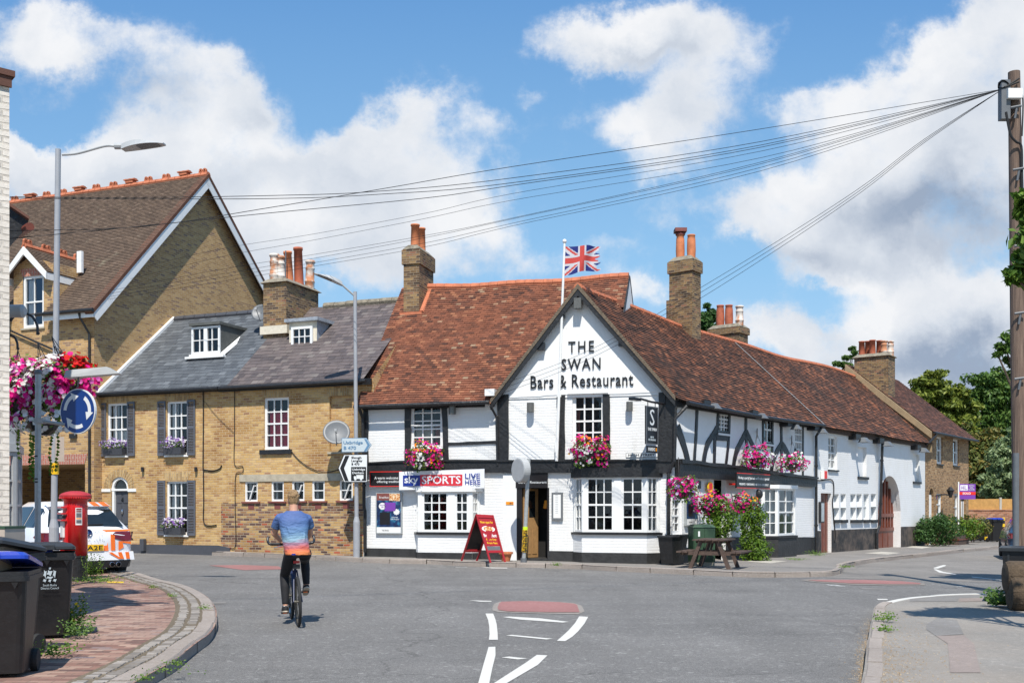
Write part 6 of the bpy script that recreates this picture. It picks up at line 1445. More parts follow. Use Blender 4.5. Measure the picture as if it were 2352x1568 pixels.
m=MB();m.tube([PF.p(PL-.2,z1+.12,.05),f6 .p(W_*.5,z1+.12,0),f6 .p(-.25,z1+.16,0)],.03,8);m.tube([f6 .p(.12,z1,0),f6 .p(.12,z1+.14,0)],.012);m.tube([f6 .p(.5,z1,0),f6 .p(.5,z1+.14,0)],.012);m.tube([PF.p(PL-.2,z1+.45,.05),PF.p(PL-.2,z1-.25,.05)],.03);m.build('bracket','black_metal',t)
for x in(-.22,):m=MB();m.fbox(f6,x-.22,x+.18,z1+.12,z1+.20,-.25,-.1);m.build('sign_light','black_metal',t)
r=rect(WF,cJ,664,752,918,866,.45);t=board('party_board','black board reading Having a party? on the timbered wing','sign',WF,r,.40,.45,'sign_black')
H_=r[3]-r[2];ftext("Having a party? Just ask we'll make it special",t,WF,(r[0]+.1,r[1]-.08,r[2]+H_*.55,r[2]+H_*.78),'sign_white',d=.452,bold=.01);ftext('WEDDINGS - CHRISTENINGS - BIRTHDAYS - EFFICIENTLY',t,WF,(r[0]+.15,r[1]-.12,r[2]+H_*.20,r[2]+H_*.34),'sign_white',d=.452,bold=.01)
m=MB()
for a in((r[0],r[1],r[3]-.02,r[3]),(r[0],r[1],r[2],r[2]+.02)):m.fbox(WF,*a,.45,.455)
for x in(r[0]+.4,r[1]-.4):m.fbox(WF,x,x+.05,r[2]+.1,r[2]+.15,0.01,.40)
m.build('red_border','tomato',t)
r=rect(WF,cJ,440,812,484,905,.1);c=(r[0]+r[1])/2;t=thing('beer_sign','small upright yellow and red pointed sign beside the dark doorway on the wing','sign',WF.p(c,r[2],.1))
m=MB();m.prism([WF.p(c+.16*math.sin(a*math.tau/16),(r[2]+r[3])/2-(r[3]-r[2])/2*math.cos(a*math.tau/16),.08)for a in range(16)],WF.n*.03);m.build('panel','plate_yellow',t);m=MB();m.fbox(WF,c-.1,c+.1,r[2]+.1,r[2]+.3,.111,.115);m.build('panel_band','tomato',t)
r=rect(WF,cJ,368,808,389,866,.03);m=MB();m.fbox(WF,*r,0,.04);o=m.build('wall_vent','black_metal');tag(o,'small black louvred vent on the white wall beside the event poster case','vent')
b0=PF.p(*PF.sh(*cI(455,690),.18),.18);b0=wp(PF,cI,455,690,.18);tp_=P(*cG(1553,208),b0 .y-.1)
t=thing('flagpole','white flagpole leaning up the front of the pub gable','flagpole',b0);m=MB();m.tube([b0,tp_],[.045,.032],10);m.ell(tp_,(.06,.06,.06));m.build('pole','white_paint',t)
m=MB();q=b0 .lerp(tp_,.30);m.box(q+Vector((0,.12,0)),(.12,.2,.08));q=b0+Vector((0,.08,.4));m.box(q,(.1,.16,.3));m.build('clamp','white_paint',t)
def flag():
 YF=tp_.y+.02;c0=cG(1546,247);c1=cG(1815,238);c2=cG(1815,405);c3=cG(1537,460)
 nx,ny=66,40;me=bpy.data.meshes.new('flag');vs=[];fs=[];mi=[]
 for j in range(ny+1):
  for i in range(nx+1):
   x,y=i/nx,j/ny;u=(c0[0]*(1-x)+c1[0]*x)*(1-y)+(c3[0]*(1-x)+c2[0]*x)*y;v=(c0[1]*(1-x)+c1[1]*x)*(1-y)+(c3[1]*(1-x)+c2[1]*x)*y
   v+=3.2*math.sin(x*9)*x*(.4+y*.8);p=P(u,v,YF);p.y+=.10*math.sin(x*8+y*1.5)*x+.04*math.sin(x*17+y*4)*x;vs.append(p)
 rnd=random.Random(3)
 for j in range(ny):
  for i in range(nx):
   x,y=(i+.5)/nx,(j+.5)/ny
   if x>.93+.05*math.sin(y*21)+.03*math.sin(y*47):continue
   X,Y_=(x-.5)*2*1.5,(y-.5)*2
   if abs(X)<.20 or abs(Y_)<.20:c=2
   elif abs(X)<.34 or abs(Y_)<.34:c=1
   else:
    k1=(Y_*1.5-X)/1.8;k2=(Y_*1.5+X)/1.8
    if abs(k1+(.07 if X<0 else-.07))<.075 or abs(k2+(-.07 if X<0 else .07))<.075:c=2
    elif min(abs(k1),abs(k2))<.21:c=1
    else:c=0
   n=nx+1;fs.append((j*n+i,j*n+i+1,(j+1)*n+i+1,(j+1)*n+i));mi.append(c)
 off=tp_;me.from_pydata([(p-off)for p in vs],[],fs)
 for mm in('flag_blue','flag_white','flag_red'):me.materials.append(MAT(mm))
 me.polygons.foreach_set('material_index',mi);o=bpy.data.objects.new('flag',me);COL.objects.link(o);o.location=off;tag(o,'frayed Union Jack flag flying from the white pole over the gable','flag')
for n_,c_ in(('flag_blue',(.02,.035,.22)),('flag_white',(.72,.72,.74)),('flag_red',(.70,.085,.07))):
 m_=plain(n_,c_,.8,var=.04);tt=m_.node_tree;td=N('ShaderNodeBsdfTranslucent',tt);td.inputs[0].default_value=(*c_,1);mm=N('ShaderNodeMixShader',tt);mm.inputs[0].default_value=.35;tt.links.new(tt.nodes['Principled BSDF'].outputs[0],mm.inputs[1]);tt.links.new(td.outputs[0],mm.inputs[2]);tt.links.new(mm.outputs[0],tt.nodes['Material Output'].inputs[0])
flag()
def dish(label,c,r,face,feet):
 t=thing('satellite_dish',label,'satellite dish',c,'satellite dishes');f=Vector(face).normalized();M=f.to_track_quat('Z','X').to_matrix();m=MB()
 m.lathe([(.02,-.08),(r*.5,-.06),(r*.85,-.015),(r,.0),(r*.98,.01),(r*.8,-.01),(r*.5,-.045),(.02,-.065)],c,22,M,cap=False);m.build('reflector','dish_grey',t,smooth=True)
 m=MB();b=Vector(c)+M@Vector((-r*.85,0,0));e=Vector(c)+f*.42+M@Vector((-r*.4,0,0));m.tube([Vector((c[0],c[1],c[2]-r)),e],.015);m.box(e,(.07,.1,.07));m.build('receiver_arm','lamp_grey',t)
 m=MB();m.tube([Vector(c)-f*.07,Vector(feet)],.02);m.build('mount','grey_dark',t)
s_,h_=TF.sh(*cE(1487,787),.55);c=TF.p(s_,h_,.55);dish('grey satellite dish on the cottage wall beside the road signs',c,.40,(.12,-1,.45),TF.p(s_+.3,h_-.3,0))
c=P(598,717,35.1);dish('grey satellite dish on the chimney stack of the cottages',c,.31,(-.1,-1,.4),c+Vector((.4,.3,-.1)))
m=MB();a=P(*cF(635,400),34.9);b=P(*cF(632,800),34.9);m.tube([b,a],.022,6);o=m.build('aerial_mast','grey_dark');tag(o,'thin grey aerial mast on the corner of the cottages chimney','aerial')
def wallcable(label,pts,fr=TF,f=cE,r=.012):
 m=MB();m.tube(smooth_path([wp(fr,f,x,y,.03)for x,y in pts],4),r,5);tag(m.build('wall_cable','cable'),label,'cable','cables on the walls')
wallcable('black cable running down beside the shuttered ground floor window of the cottage',[(690,525),(692,700),(690,1000),(692,1010),(694,1200),(698,1335),(770,1342)],r=.018)
wallcable('black cable running down between the two yellow cottages to the kerb',[(878,545),(878,800),(878,980),(925,990),(925,1030),(885,1045),(882,1250),(885,1460),(850,1478)])
wallcable('slack black cable drooping from the red-curtained window to the road sign',[(1205,885),(1260,950),(1330,1000),(1420,1028),(1520,1005)])
wallcable('thin cable sagging across the cottage wall below the gutter',[(695,600),(780,700),(875,790)],r=.006)
wallcable('loose black cable draped from the pipe along the white annex',[(110,620),(150,628),(200,622),(240,620),(262,645),(265,730),(255,800),(268,960),(278,1070),(270,1110)],WF,cL,.02)
wallcable('short looped black cable beside the drainpipe of the cottage',[(695,1012),(750,1018),(790,1005),(800,985)],r=.02)
#  street furniture
def lamp_head(par,p,d,L_=.66,w=.26,tilt=.05):
 d=Vector(d).normalized();s=Vector((-d.y,d.x,0)).normalized();z=Vector((0,0,1));m=MB();n=8;rings=[]
 for k in range(n+1):
  x=k/n;ww=w/2*(math.sin(math.pi*(.12+.76*x))**.6)*(1 if x<.9 else .8);up=.05*math.sin(math.pi*min(1,x+.2));lo=-.05*(1-x)-.02
  c=p+d*L_*x+z*(tilt*L_*x-.10*x*x*L_);rings.append([c-s*ww+z*lo,c-s*ww*.7+z*up,c+s*ww*.7+z*up,c+s*ww+z*lo])
 vs=[q for r_ in rings for q in r_];fs=[]
 for k in range(n):
  for j in range(4):fs.append((k*4+j,k*4+(j+1)%4,(k+1)*4+(j+1)%4,(k+1)*4+j))
 fs+=[(0,1,2,3),tuple(n*4+j for j in(3,2,1,0))];m.add(vs,fs);h=m.build('lamp_head','lamp_grey',par)
 m=MB();q=[r_ for r_ in rings[3:8]];
 for a,b in zip(q[:-1],q[1:]):m.poly(a[0]*.85+a[3]*.15-z*.006,a[3]*.85+a[0]*.15-z*.006,b[3]*.85+b[0]*.15-z*.006,b[0]*.85+b[3]*.15-z*.006)
 m.build('lens','grey_dark',h)
Y1=18.5;a=P(133.5,343,Y1);base=Vector((P(124,1200,Y1).x,Y1,gz(-8,Y1)+.118))
t=thing('street_lamp','tall grey street lamp with a long arm at the left, behind the flower baskets','street lamp',base,'street lamps')
m=MB();zk=P(124,cQ(620,1050)[1],Y1).z;m.tube([base,Vector((base.x,base.y,zk-.15)),Vector((base.x+.0,base.y,zk)),a],[.085,.085,.055,.048],14);m.build('column','grey_post',t)
m=MB();h0=P(*cA(487,822),Y1);h1=P(*cA(900,755),Y1);m.tube(smooth_path([h0,h0 .lerp(h1,.3)+Vector((0,0,-.02)),h0 .lerp(h1,.8)+Vector((0,0,.03)),h1]),.022,8);m.tube([h1,P(*cA(972,755),Y1)],.055,10);m.build('arm','lamp_grey',t)
p=P(*cA(965,757),Y1);lamp_head(t,p,(1,-.15,.02),.78,.3,.10)
m=MB();zy0,zy1=P(128,cQ(0,550)[1],Y1).z,P(128,cQ(0,422)[1],Y1).z;m.tube([Vector((base.x+.02,base.y,zy0)),Vector((base.x+.02,base.y,zy1))],.066,14);o=m.build('number_band','plate_yellow',t)
f7=Fr((base.x,base.y-.068),(1,.3));f7=Fr((base.x+.02-.02,base.y-.0),(1,0));text('1069\n3',o,f7,.005,(zy0+zy1)/2,.07,'black',d=.068)
Y2=30.2;a=P(815.6,670,Y2);base=Vector((P(819,1279,Y2).x,Y2,gz(-4.5,Y2)+.118));t=thing('street_lamp','grey street lamp carrying road signs, where the cottages meet the white pub','street lamp',base,'street lamps')
m=MB();zk=P(818,1190,Y2).z;m.tube([base,Vector((base.x,base.y,zk-.1)),Vector((base.x,base.y,zk+.05)),a],[.095,.095,.06,.052],14);m.build('column','grey_post',t)
m=MB();h0=P(*cF(1355,872),Y2);h1=P(*cF(1205,738),Y2-.2);m.tube([h0,h1],.03,8);m.build('arm','lamp_grey',t);lamp_head(t,h1+Vector((.05,0,0)),P(*cF(1020,652),Y2-.35)-h1,.85,.34,-.0)
f8=Fr(P(818,1000,Y2-.12).xy,(1,-.06));
def spoly(fr,f,pts,d):return[fr.p(*fr.sh(*f(*p),d),d)for p in pts]
def srect(fr,f,x0,y0,x1,y1,d):return rect(fr,f,x0,y0,x1,y1,d)
t=thing('road_sign','pale faded arrow sign reading Uxbridge B470 pointing right','road sign',f8 .p(0,2.9,.03),'direction signs');pt=[(1518,823),(1666,822),(1696,865),(1668,906),(1518,908)]
m=MB();m.prism(spoly(f8,cE,pt,.02),f8 .n*-.03);m.build('plate','faded_blue',t);c_=(1600,865);pin=[(c_[0]+(x-c_[0])*.965,c_[1]+(y-c_[1])*.94)for x,y in pt];m=MB();m.prism(spoly(f8,cE,pin,.026),f8 .n*-.005);m.build('face','sign_faded',t)
ftext('Uxbridge',t,f8,srect(f8,cE,1528,840,1644,864,.03),'faded_blue',d=.03,bold=.02);ftext('B 470',t,f8,srect(f8,cE,1530,871,1604,892,.03),'faded_blue',d=.03,bold=.02)
m=MB();m.prism(spoly(f8,cE,[(1652,828),(1664,828),(1688,865),(1664,902),(1650,902),(1672,865)],.029),f8 .n*-.004);m.build('chevron','faded_blue',t)
t=thing('road_sign','white sign with a black chevron pointing left to Slough, Langley and Denham','road sign',f8 .p(0,1.9,.03),'direction signs');pt=[(1496,1003),(1530,921),(1673,919),(1671,1087),(1530,1087)]
m=MB();m.prism(spoly(f8,cE,pt,.02),f8 .n*-.03);m.build('plate','black',t);c_=(1595,1003);pin=[(c_[0]+(x-c_[0])*.955,c_[1]+(y-c_[1])*.955)for x,y in pt];m=MB();m.prism(spoly(f8,cE,pin,.026),f8 .n*-.005);m.build('face','sign_white',t)
m=MB();m.prism(spoly(f8,cE,[(1508,1003),(1540,928),(1564,928),(1532,1003),(1560,1080),(1537,1080)],.029),f8 .n*-.004);m.build('chevron','black',t)
for s_,bb in(('Slough',(1576,932,1636,950)),('Langley',(1576,951,1642,968)),('B 470',(1577,971,1624,985))):ftext(s_,t,f8,srect(f8,cE,*bb,.03),'black',d=.03,bold=.02)
m=MB();m.fbox(f8,*srect(f8,cE,1574,995,1664,1078,.03),.028,.031);m.build('black_panel','black',t)
for s_,bb in(('Uxbridge',(1580,1003,1658,1020)),('Denham',(1582,1023,1650,1037))):ftext(s_,t,f8,srect(f8,cE,*bb,.03),'sign_white',d=.034,bold=.02)
m=MB();m.fbox(f8,*srect(f8,cE,1606,1043,1648,1066,.03),.032,.035);m.fbox(f8,*srect(f8,cE,1591,1050,1604,1066,.03),.032,.035)
for x in(1600,1634):s_,h_=f8 .sh(*cE(x,1068),.03);m.prism([f8 .p(s_+.035*math.cos(k),h_+.035*math.sin(k),.035)for k in[j*math.tau/10 for j in range(10)]],f8 .n*.003)
m.build('lorry_symbol','sign_white',t)
Y3=14.0;base=Vector((P(86,1200,Y3).x,Y3,gz(-6,Y3)+.118));top=P(88,856,Y3);t=thing('sign_post','galvanised pole with an arm holding the round blue sign','pole',base)
m=MB();m.tube([base,top],.040,14);m.build('pole','galvanised',t);m=MB();m.lathe([(.045,0),(.05,.02),(.04,.06),(.0,.07)],top-Vector((0,0,.02)),12);m.build('pole_cap','grey_dark',t)
for v in(1049,1101,1108):q=P(86,v,Y3);m=MB();m.tube([q,q+Vector((0,0,.02))],.0425,12);m.build('band','black',t)
m=MB();q0=P(92,966,Y3);q1=P(150,975,Y3-.02);m.tube([q0,q1],.022,8);m.box(q0,(.12,.12,.07));m.build('arm','galvanised',t)
cs=P(178,944,Y3-.1);f9=Fr(cs.xy,(.80,-.28));f9=Fr((cs.x,cs.y),(.93,-.37));
t=thing('roundabout_sign','round blue sign with three white circling arrows','road sign',cs);zc=cs.z;R0=.30
m=MB();m.prism([f9 .p(R0*math.cos(k*math.tau/40),zc+R0*math.sin(k*math.tau/40),0)for k in range(40)],f9 .n*-.03);m.build('plate','sign_white',t)
m=MB();m.prism([f9 .p(R0*.955*math.cos(k*math.tau/40),zc+R0*.955*math.sin(k*math.tau/40),.004)for k in range(40)],f9 .n*-.006);m.build('face','sign_blue',t)
for k0 in(-150,-30,90):
 m=MB();n=10;r1,r2=.185,.235;a0,a1=R(k0+25),R(k0+85)
 for k in range(n):
  b0_,b1_=a1+(a0-a1)*k/n,a1+(a0-a1)*(k+1)/n;m.prism([f9 .p(rr*math.cos(q),zc+rr*math.sin(q),.007)for rr,q in((r1,b0_),(r2,b0_),(r2,b1_),(r1,b1_))],f9 .n*-.003)
 m.prism([f9 .p(.145*math.cos(a0),zc+.145*math.sin(a0),.0075),f9 .p(.275*math.cos(a0),zc+.275*math.sin(a0),.0075),f9 .p(.20*math.cos(a0-R(32)),zc+.20*math.sin(a0-R(32)),.0075)],f9 .n*-.003);m.build('arrow','sign_white',t)
p0=P(*cC(620,175),Y3-.15);m=MB();M=Matrix.Rotation(R(-4),3,'Y');q=P(*cC(735,178),Y3-.15);m.hexa([q+M@Vector(v)for v in((-.36,-.1,-.05),(.36,-.07,-.04),(.36,.07,-.04),(-.36,.1,-.05),(-.34,-.07,.05),(.2,-.06,.06),(.2,.06,.06),(-.34,.07,.05))]);o=m.build('sign_light','lamp_grey',t)
m=MB();m.tube([q+Vector((-.2,0,-.05)),P(178,890,Y3-.1)],.012);m.build('sign_light_stem','grey_dark',t)
Yb=Y1-.1;f10=Fr(P(140,1000,Yb).xy,(1,.5));r=rect(f10,cQ,620,130,720,405);m=MB();m.fbox(f10,*r,-.03,0);tag(m.build('notice_board','card_pale'),'weathered wooden board strapped to the tall lamp post under the flowers','board')
def post_box():
 Yp=20.5;b=Vector((P(173.5,1200,Yp).x,Yp,gz(-8.5,Yp)+.118));t=thing('post_box','red cylindrical post box with a domed cap and black base','post box',b);k=Yp/2400
 zt=P(173,1127,Yp).z-b.z;r=26*k
 m=MB();m.lathe([(r*1.03,0),(r*1.03,.04),(r,.06),(r,.44),(r*1.04,.45),(r*1.04,.49)],b,32);m.build('base','black_paint',t,smooth=False)
 h0=.49;h1=zt-.30;m=MB();m.lathe([(r,h0),(r,h1),(r*.98,h1+.03),(r*.98,h1+.10),(r*1.08,h1+.13),(r*1.22,h1+.16)],b,32);m.build('body','red_paint',t,smooth=True)
 m=MB();m.lathe([(r*1.22,h1+.155),(r*1.33,h1+.17),(r*1.34,h1+.215),(r*1.15,h1+.25),(r*.8,h1+.28),(r*.4,h1+.298),(.01,h1+.30)],b,36);m.build('cap','red_faded',t,smooth=False)
 q=MB()
 for i in range(44):a=i*math.tau/44;q.box(b+Vector((r*1.3*math.cos(a),r*1.3*math.sin(a),h1+.165)),(.022,.022,.03),Matrix.Rotation(a,3,'Z'))
 q.build('cap_moulding','red_paint',t)
 fa=R(215)
 dv=Vector((math.cos(fa),math.sin(fa),0));pv=Vector((-dv.y,dv.x,0));M=Matrix.Rotation(fa,3,'Z')
 q=MB();n=10
 for i in range(n):
  a0,a1=fa-.75+1.5*i/n,fa-.75+1.5*(i+1)/n;f=lambda a,rr,z:b+Vector((rr*math.cos(a),rr*math.sin(a),z));q.hexa([f(a0,r,h0+.25),f(a1,r,h0+.25),f(a1,r*1.07,h0+.25),f(a0,r*1.07,h0+.25),f(a0,r,h1),f(a1,r,h1),f(a1,r*1.07,h1),f(a0,r*1.07,h1)])
 d=q.build('door','red_paint',t);q=MB()
 for z in(h1-.02,h1-.14,h1-.27):q.box(b+dv*(r*1.12)+Vector((0,0,z)),(.10,.34,.03),M)
 q.build('slot_hood','red_paint',d);q=MB();q.box(b+dv*(r*1.08)+Vector((0,0,h1-.21)),(.06,.26,.05),M);q.build('slot','black',d)
 q=MB();q.box(b+dv*(r*1.09)+Vector((0,0,h1-.45)),(.04,.2,.3),M);q.build('collection_plate','paper',d);q=MB();q.ell(b+dv*(r*1.15)+pv*.1+Vector((0,0,h1-.85)),(.05,.07,.035));q.build('door_handle','red_paint',d)
 c=R(-55);q=MB();w0,w1=c-.22,c+.34
 za,zb=P(0,cT(0,630)[1],Yp-.2).z,P(0,cT(0,372)[1],Yp-.2).z
 for i in range(6):
  a0,a1=w0+(w1-w0)*i/6,w0+(w1-w0)*(i+1)/6;f=lambda a,z:b+Vector((r*1.01*math.cos(a),r*1.01*math.sin(a),0))+Vector((0,0,z-b.z));q.poly(f(a0,za),f(a1,za),f(a1,zb),f(a0,zb))
 o=q.build('notice','paper',t)
 for j,(y0,y1,mt)in enumerate(((.86,.96,'tile_sill'),(.74,.83,'tile_sill'),(.44,.70,'grey_dark'),(.34,.41,'orange_sign'),(.10,.30,'dish_grey'))):
  q=MB()
  for i in range(5):a0,a1=w0+.06+(w1-w0-.12)*i/5,w0+.06+(w1-w0-.12)*(i+1)/5;f=lambda a,z:b+Vector((r*1.018*math.cos(a),r*1.018*math.sin(a),z-b.z));q.poly(f(a0,za+(zb-za)*y0),f(a1,za+(zb-za)*y0),f(a1,za+(zb-za)*y1),f(a0,za+(zb-za)*y1))
  q.build('notice_print',mt,o)
post_box()
pb=G(1202.7,1291,.118);Y4=pb.y;pt_=P(1214.5,1053,Y4-.05);t=thing('sign_post','leaning grey pole with yellow tape in front of the pub door','pole',pb)
m=MB();m.tube([pb,pb+Vector((0,0,.12))],.085,12);m.build('collar','grey_dark',t);m=MB();m.tube([pb,pt_],[.055,.05],12);m.build('pole','galvanised',t)
q0,q1=pb.lerp(pt_,.10),pb.lerp(pt_,.315);m=MB();m.tube([q0,q1],.072,14);o=m.build('tape','plate_yellow',t);m=MB();m.tube([q1,pb.lerp(pt_,.345)],.068,14);m.build('tape_top','hivis',t)
f11=Fr((q0 .x,q0 .y),(1,0));
for k in range(9):q=q0 .lerp(q1,(k+.5)/9);f11=Fr((q.x,q.y),(1,0));text('DANGER STREET LIGHT'[k%3*6:k%3*6+6],o,f11,0,q.z,.065,'black',d=.074,rot=R(-8 if k%2 else 6),bold=.003,width=.6)
cc=P(*cI(196,765),Y4-.02);dv=Vector((.84,.54,0)).normalized();M=dv.to_track_quat('Z','Y').to_matrix();m=MB();m.lathe([(.30,-.10),(.33,-.09),(.34,0),(.34,.10),(.33,.11),(.02,.12)],cc-dv*.12,32,M);t2=thing('round_sign','back of a round grey road sign on the pole before the pub door','road sign',cc);m.build('casing','lamp_grey',t2,smooth=False)
m=MB();m.tube([cc+Vector((0,-.12,.22)),cc+Vector((.06,-.02,.26)),Vector((pt_.x,pt_.y,cc.z+.26))],.025);m.tube([cc+Vector((.0,-.1,-.24)),Vector((pt_.x-.05,pt_.y,cc.z-.26))],.025);m.build('bracket','grey_dark',t2)
Ya=28.3;L1,L2=P(*cH(905,1490),28.75),P(*cH(1050,1497),29.0);R1,R2=P(*cH(1155,1500),28.0),P(*cH(1292,1502),28.35);T1,T2=P(*cH(1033,1088),28.35),P(*cH(1185,1096),28.65)
for q in(L1,L2,R1,R2):q.z=gz(q.x,q.y)+.12
t=thing('a_board','red folding A-board advertising Breakfast on the kerb outside the pub','A-board',(R1+L1)/2)
def leaf(A,B,C,D,mat,name):
 n=(B-A).cross(D-A).normalized();m=MB()
 for a,b,w_ in((A,D,.05),(B,C,.05)):
  u=(B-A).normalized()*(w_ if a is A else-w_);m.prism([a,a+u,b+u,b],n*.03)
 m.prism([A.lerp(D,.93),B.lerp(C,.93),C,D],n*.031);m.prism([A.lerp(D,.20),B.lerp(C,.20),B.lerp(C,.25),A.lerp(D,.25)],n*.031);return m.build(name,mat,t)
fl1=leaf(R1,R2,T2,T1,'board_red','front_leaf');leaf(L1,L2,T2,T1,'board_red','rear_leaf')
q=lambda x,y,o:(R1 .lerp(R2,x)).lerp(T1 .lerp(T2,x),y)+nn*o
nn=(R2-R1).cross(T1-R1).normalized();nn=nn if nn.y<0 else-nn
m=MB();m.prism([q(.1,.34,0),q(.9,.34,0),q(.9,.94,0),q(.1,.94,0)],nn*.012);m.build('poster','board_red',t);m=MB();m.prism([q(.1,.25,0),q(.9,.25,0),q(.9,.335,0),q(.1,.335,0)],nn*.011);m.build('chalk_panel','grey_dark',t)
m=MB();m.prism([L1 .lerp(T1,.24),L2 .lerp(T2,.24),L2 .lerp(T2,.94),L1 .lerp(T1,.94)],(0,.02,0));m.build('rear_panel','sign_black',t)
class FA:
 def p(s,x,y,d=0):return q(x,y,d)
m=MB();m.prism([q(.5+.38*math.cos(k*math.tau/20),.70+.065*math.sin(k*math.tau/20),.0125)for k in range(20)],nn*.003);m.build('plate_picture','paper',t);m=MB();m.prism([q(.5+.3*math.cos(k*math.tau/16),.705+.045*math.sin(k*math.tau/16),.016)for k in range(16)],nn*.003);m.build('food_picture','food_print',t)
for s_,bb,mt in(('Now open for',(.14,.86,.80,.87),'yellow'),('Breakfast',(.12,.88,.53,.60),'paper'),('Every Day',(.2,.8,.45,.50),'yellow'),('From 9am',(.2,.8,.385,.43),'yellow')):ftext(s_,t,FA(),bb,mt,d=.014,ext=.002,bold=.02)
pp=G(*cH(1300,1475),.118);t=MB();t.lathe([(.11,0),(.17,.2),(.2,.205),(.2,.26),(.17,.26),(.15,.2)],P(*cH(1296,1475),29.3)*0+Vector((P(*cH(1296,1475),29.0).x,29.0,gz(0,29)+.12)),16);tag(t.build('flower_pot','terracotta'),'empty terracotta flower pot beside the A-board','flower pot')
def picnic():
 c=G(*cJ(512,1478),.118);c.y+=.35;t=thing('picnic_table','weathered brown wooden picnic table on the pavement beside the pub','picnic table',(0,0,0));W_='weathered_wood'
 for i in range(5):x=-.34+i*.17;m=MB();m.box((x,0,.74),(.15,1.25,.035));m.build('table_plank',W_,t)
 for s in(-1,1):
  for k in(0,1):m=MB();m.box((s*(.62+k*.15),0,.43),(.13,1.25,.04));m.build('bench_plank',W_,t)
  m=MB();m.box((0,s*.46,.40),(1.55,.045,.10));m.build('bench_rail',W_,t);m=MB();m.box((0,s*.46,.70),(.72,.045,.08));m.build('top_rail',W_,t)
  for e in(-1,1):m=MB();a=Vector((e*.22,s*.50,.72));b=Vector((e*.50,s*.50,0));u=Vector((.05,0,0));v=Vector((0,.045,0));m.hexa([b-u-v,b+u-v,b+u+v,b-u+v,a-u-v,a+u-v,a+u+v,a-u+v]);m.build('leg',W_,t)
  m=MB();m.tube([(0,s*.44,.40),(0,s*.08,.72)],.03,6);m.build('brace',W_,t)
 t.location=c;t.rotation_euler=(0,0,R(-62+90));t.rotation_euler=(0,0,R(-24));t.scale=(.98,1.05,.98)
picnic()
def cabinet():
 a=G(*cJ(333,1340),.118);Yc=27.6;x0=P(*cJ(333,1300),Yc).x;x1=P(*cJ(500,1300),Yc+.1).x;zt=P(*cJ(400,1140),Yc).z;f=Fr((x0,Yc),(1,.16));w_=x1-x0;zb=gz(5,28)+.118
 t=thing('utility_cabinet','dark green metal telecom cabinet against the wing wall behind the picnic table','cabinet',f.p(w_/2,zb));m=MB();m.fbox(f,0,w_,zb+.1,zt-.08,-.45,0);m.build('cabinet_body','green_paint',t)
 m=MB();m.hexa([f.p(-.02,zt-.08,-.47),f.p(w_+.02,zt-.08,-.47),f.p(w_+.02,zt-.08,.02),f.p(-.02,zt-.08,.02),f.p(.05,zt,-.4),f.p(w_-.05,zt,-.4),f.p(w_-.05,zt-.01,-.05),f.p(.05,zt-.01,-.05)]);m.build('top','green_paint',t)
 for a,b in((.02,w_/2-.005),(w_/2+.005,w_-.02)):m=MB();m.fbox(f,a,b,zb+.15,zt-.11,.002,.018);m.build('door','green_paint',t)
 m=MB();m.fbox(f,.12,.17,zt-.32,zt-.18,.018,.022);m.build('label_plate','paper',t);m=MB();m.fbox(f,0.01,w_-.01,zb-.05,zb+.1,-.44,-.01);m.build('plinth','stone',t)
cabinet()
r=rect(WF,cJ,168,1240,290,1440,.45);f=WF;t=thing('planter','black square planter under the small window at the pub corner','planter',f.p((r[0]+r[1])/2,0.1,.2));m=MB();m.hexa([f.p(r[0]+.15,r[2],.05),f.p(r[1]-.15,r[2],.05),f.p(r[1]-.15,r[2],.4),f.p(r[0]+.15,r[2],.4),f.p(r[0],r[3],.03),f.p(r[1],r[3],.03),f.p(r[1],r[3],.45),f.p(r[0],r[3],.45)]);m.build('box','black_paint',t);m=MB();m.fbox(f,r[0]-.03,r[1]+.03,r[3]+.002,r[3]+.05,0.02,.48);m.build('rim','black_paint',t)
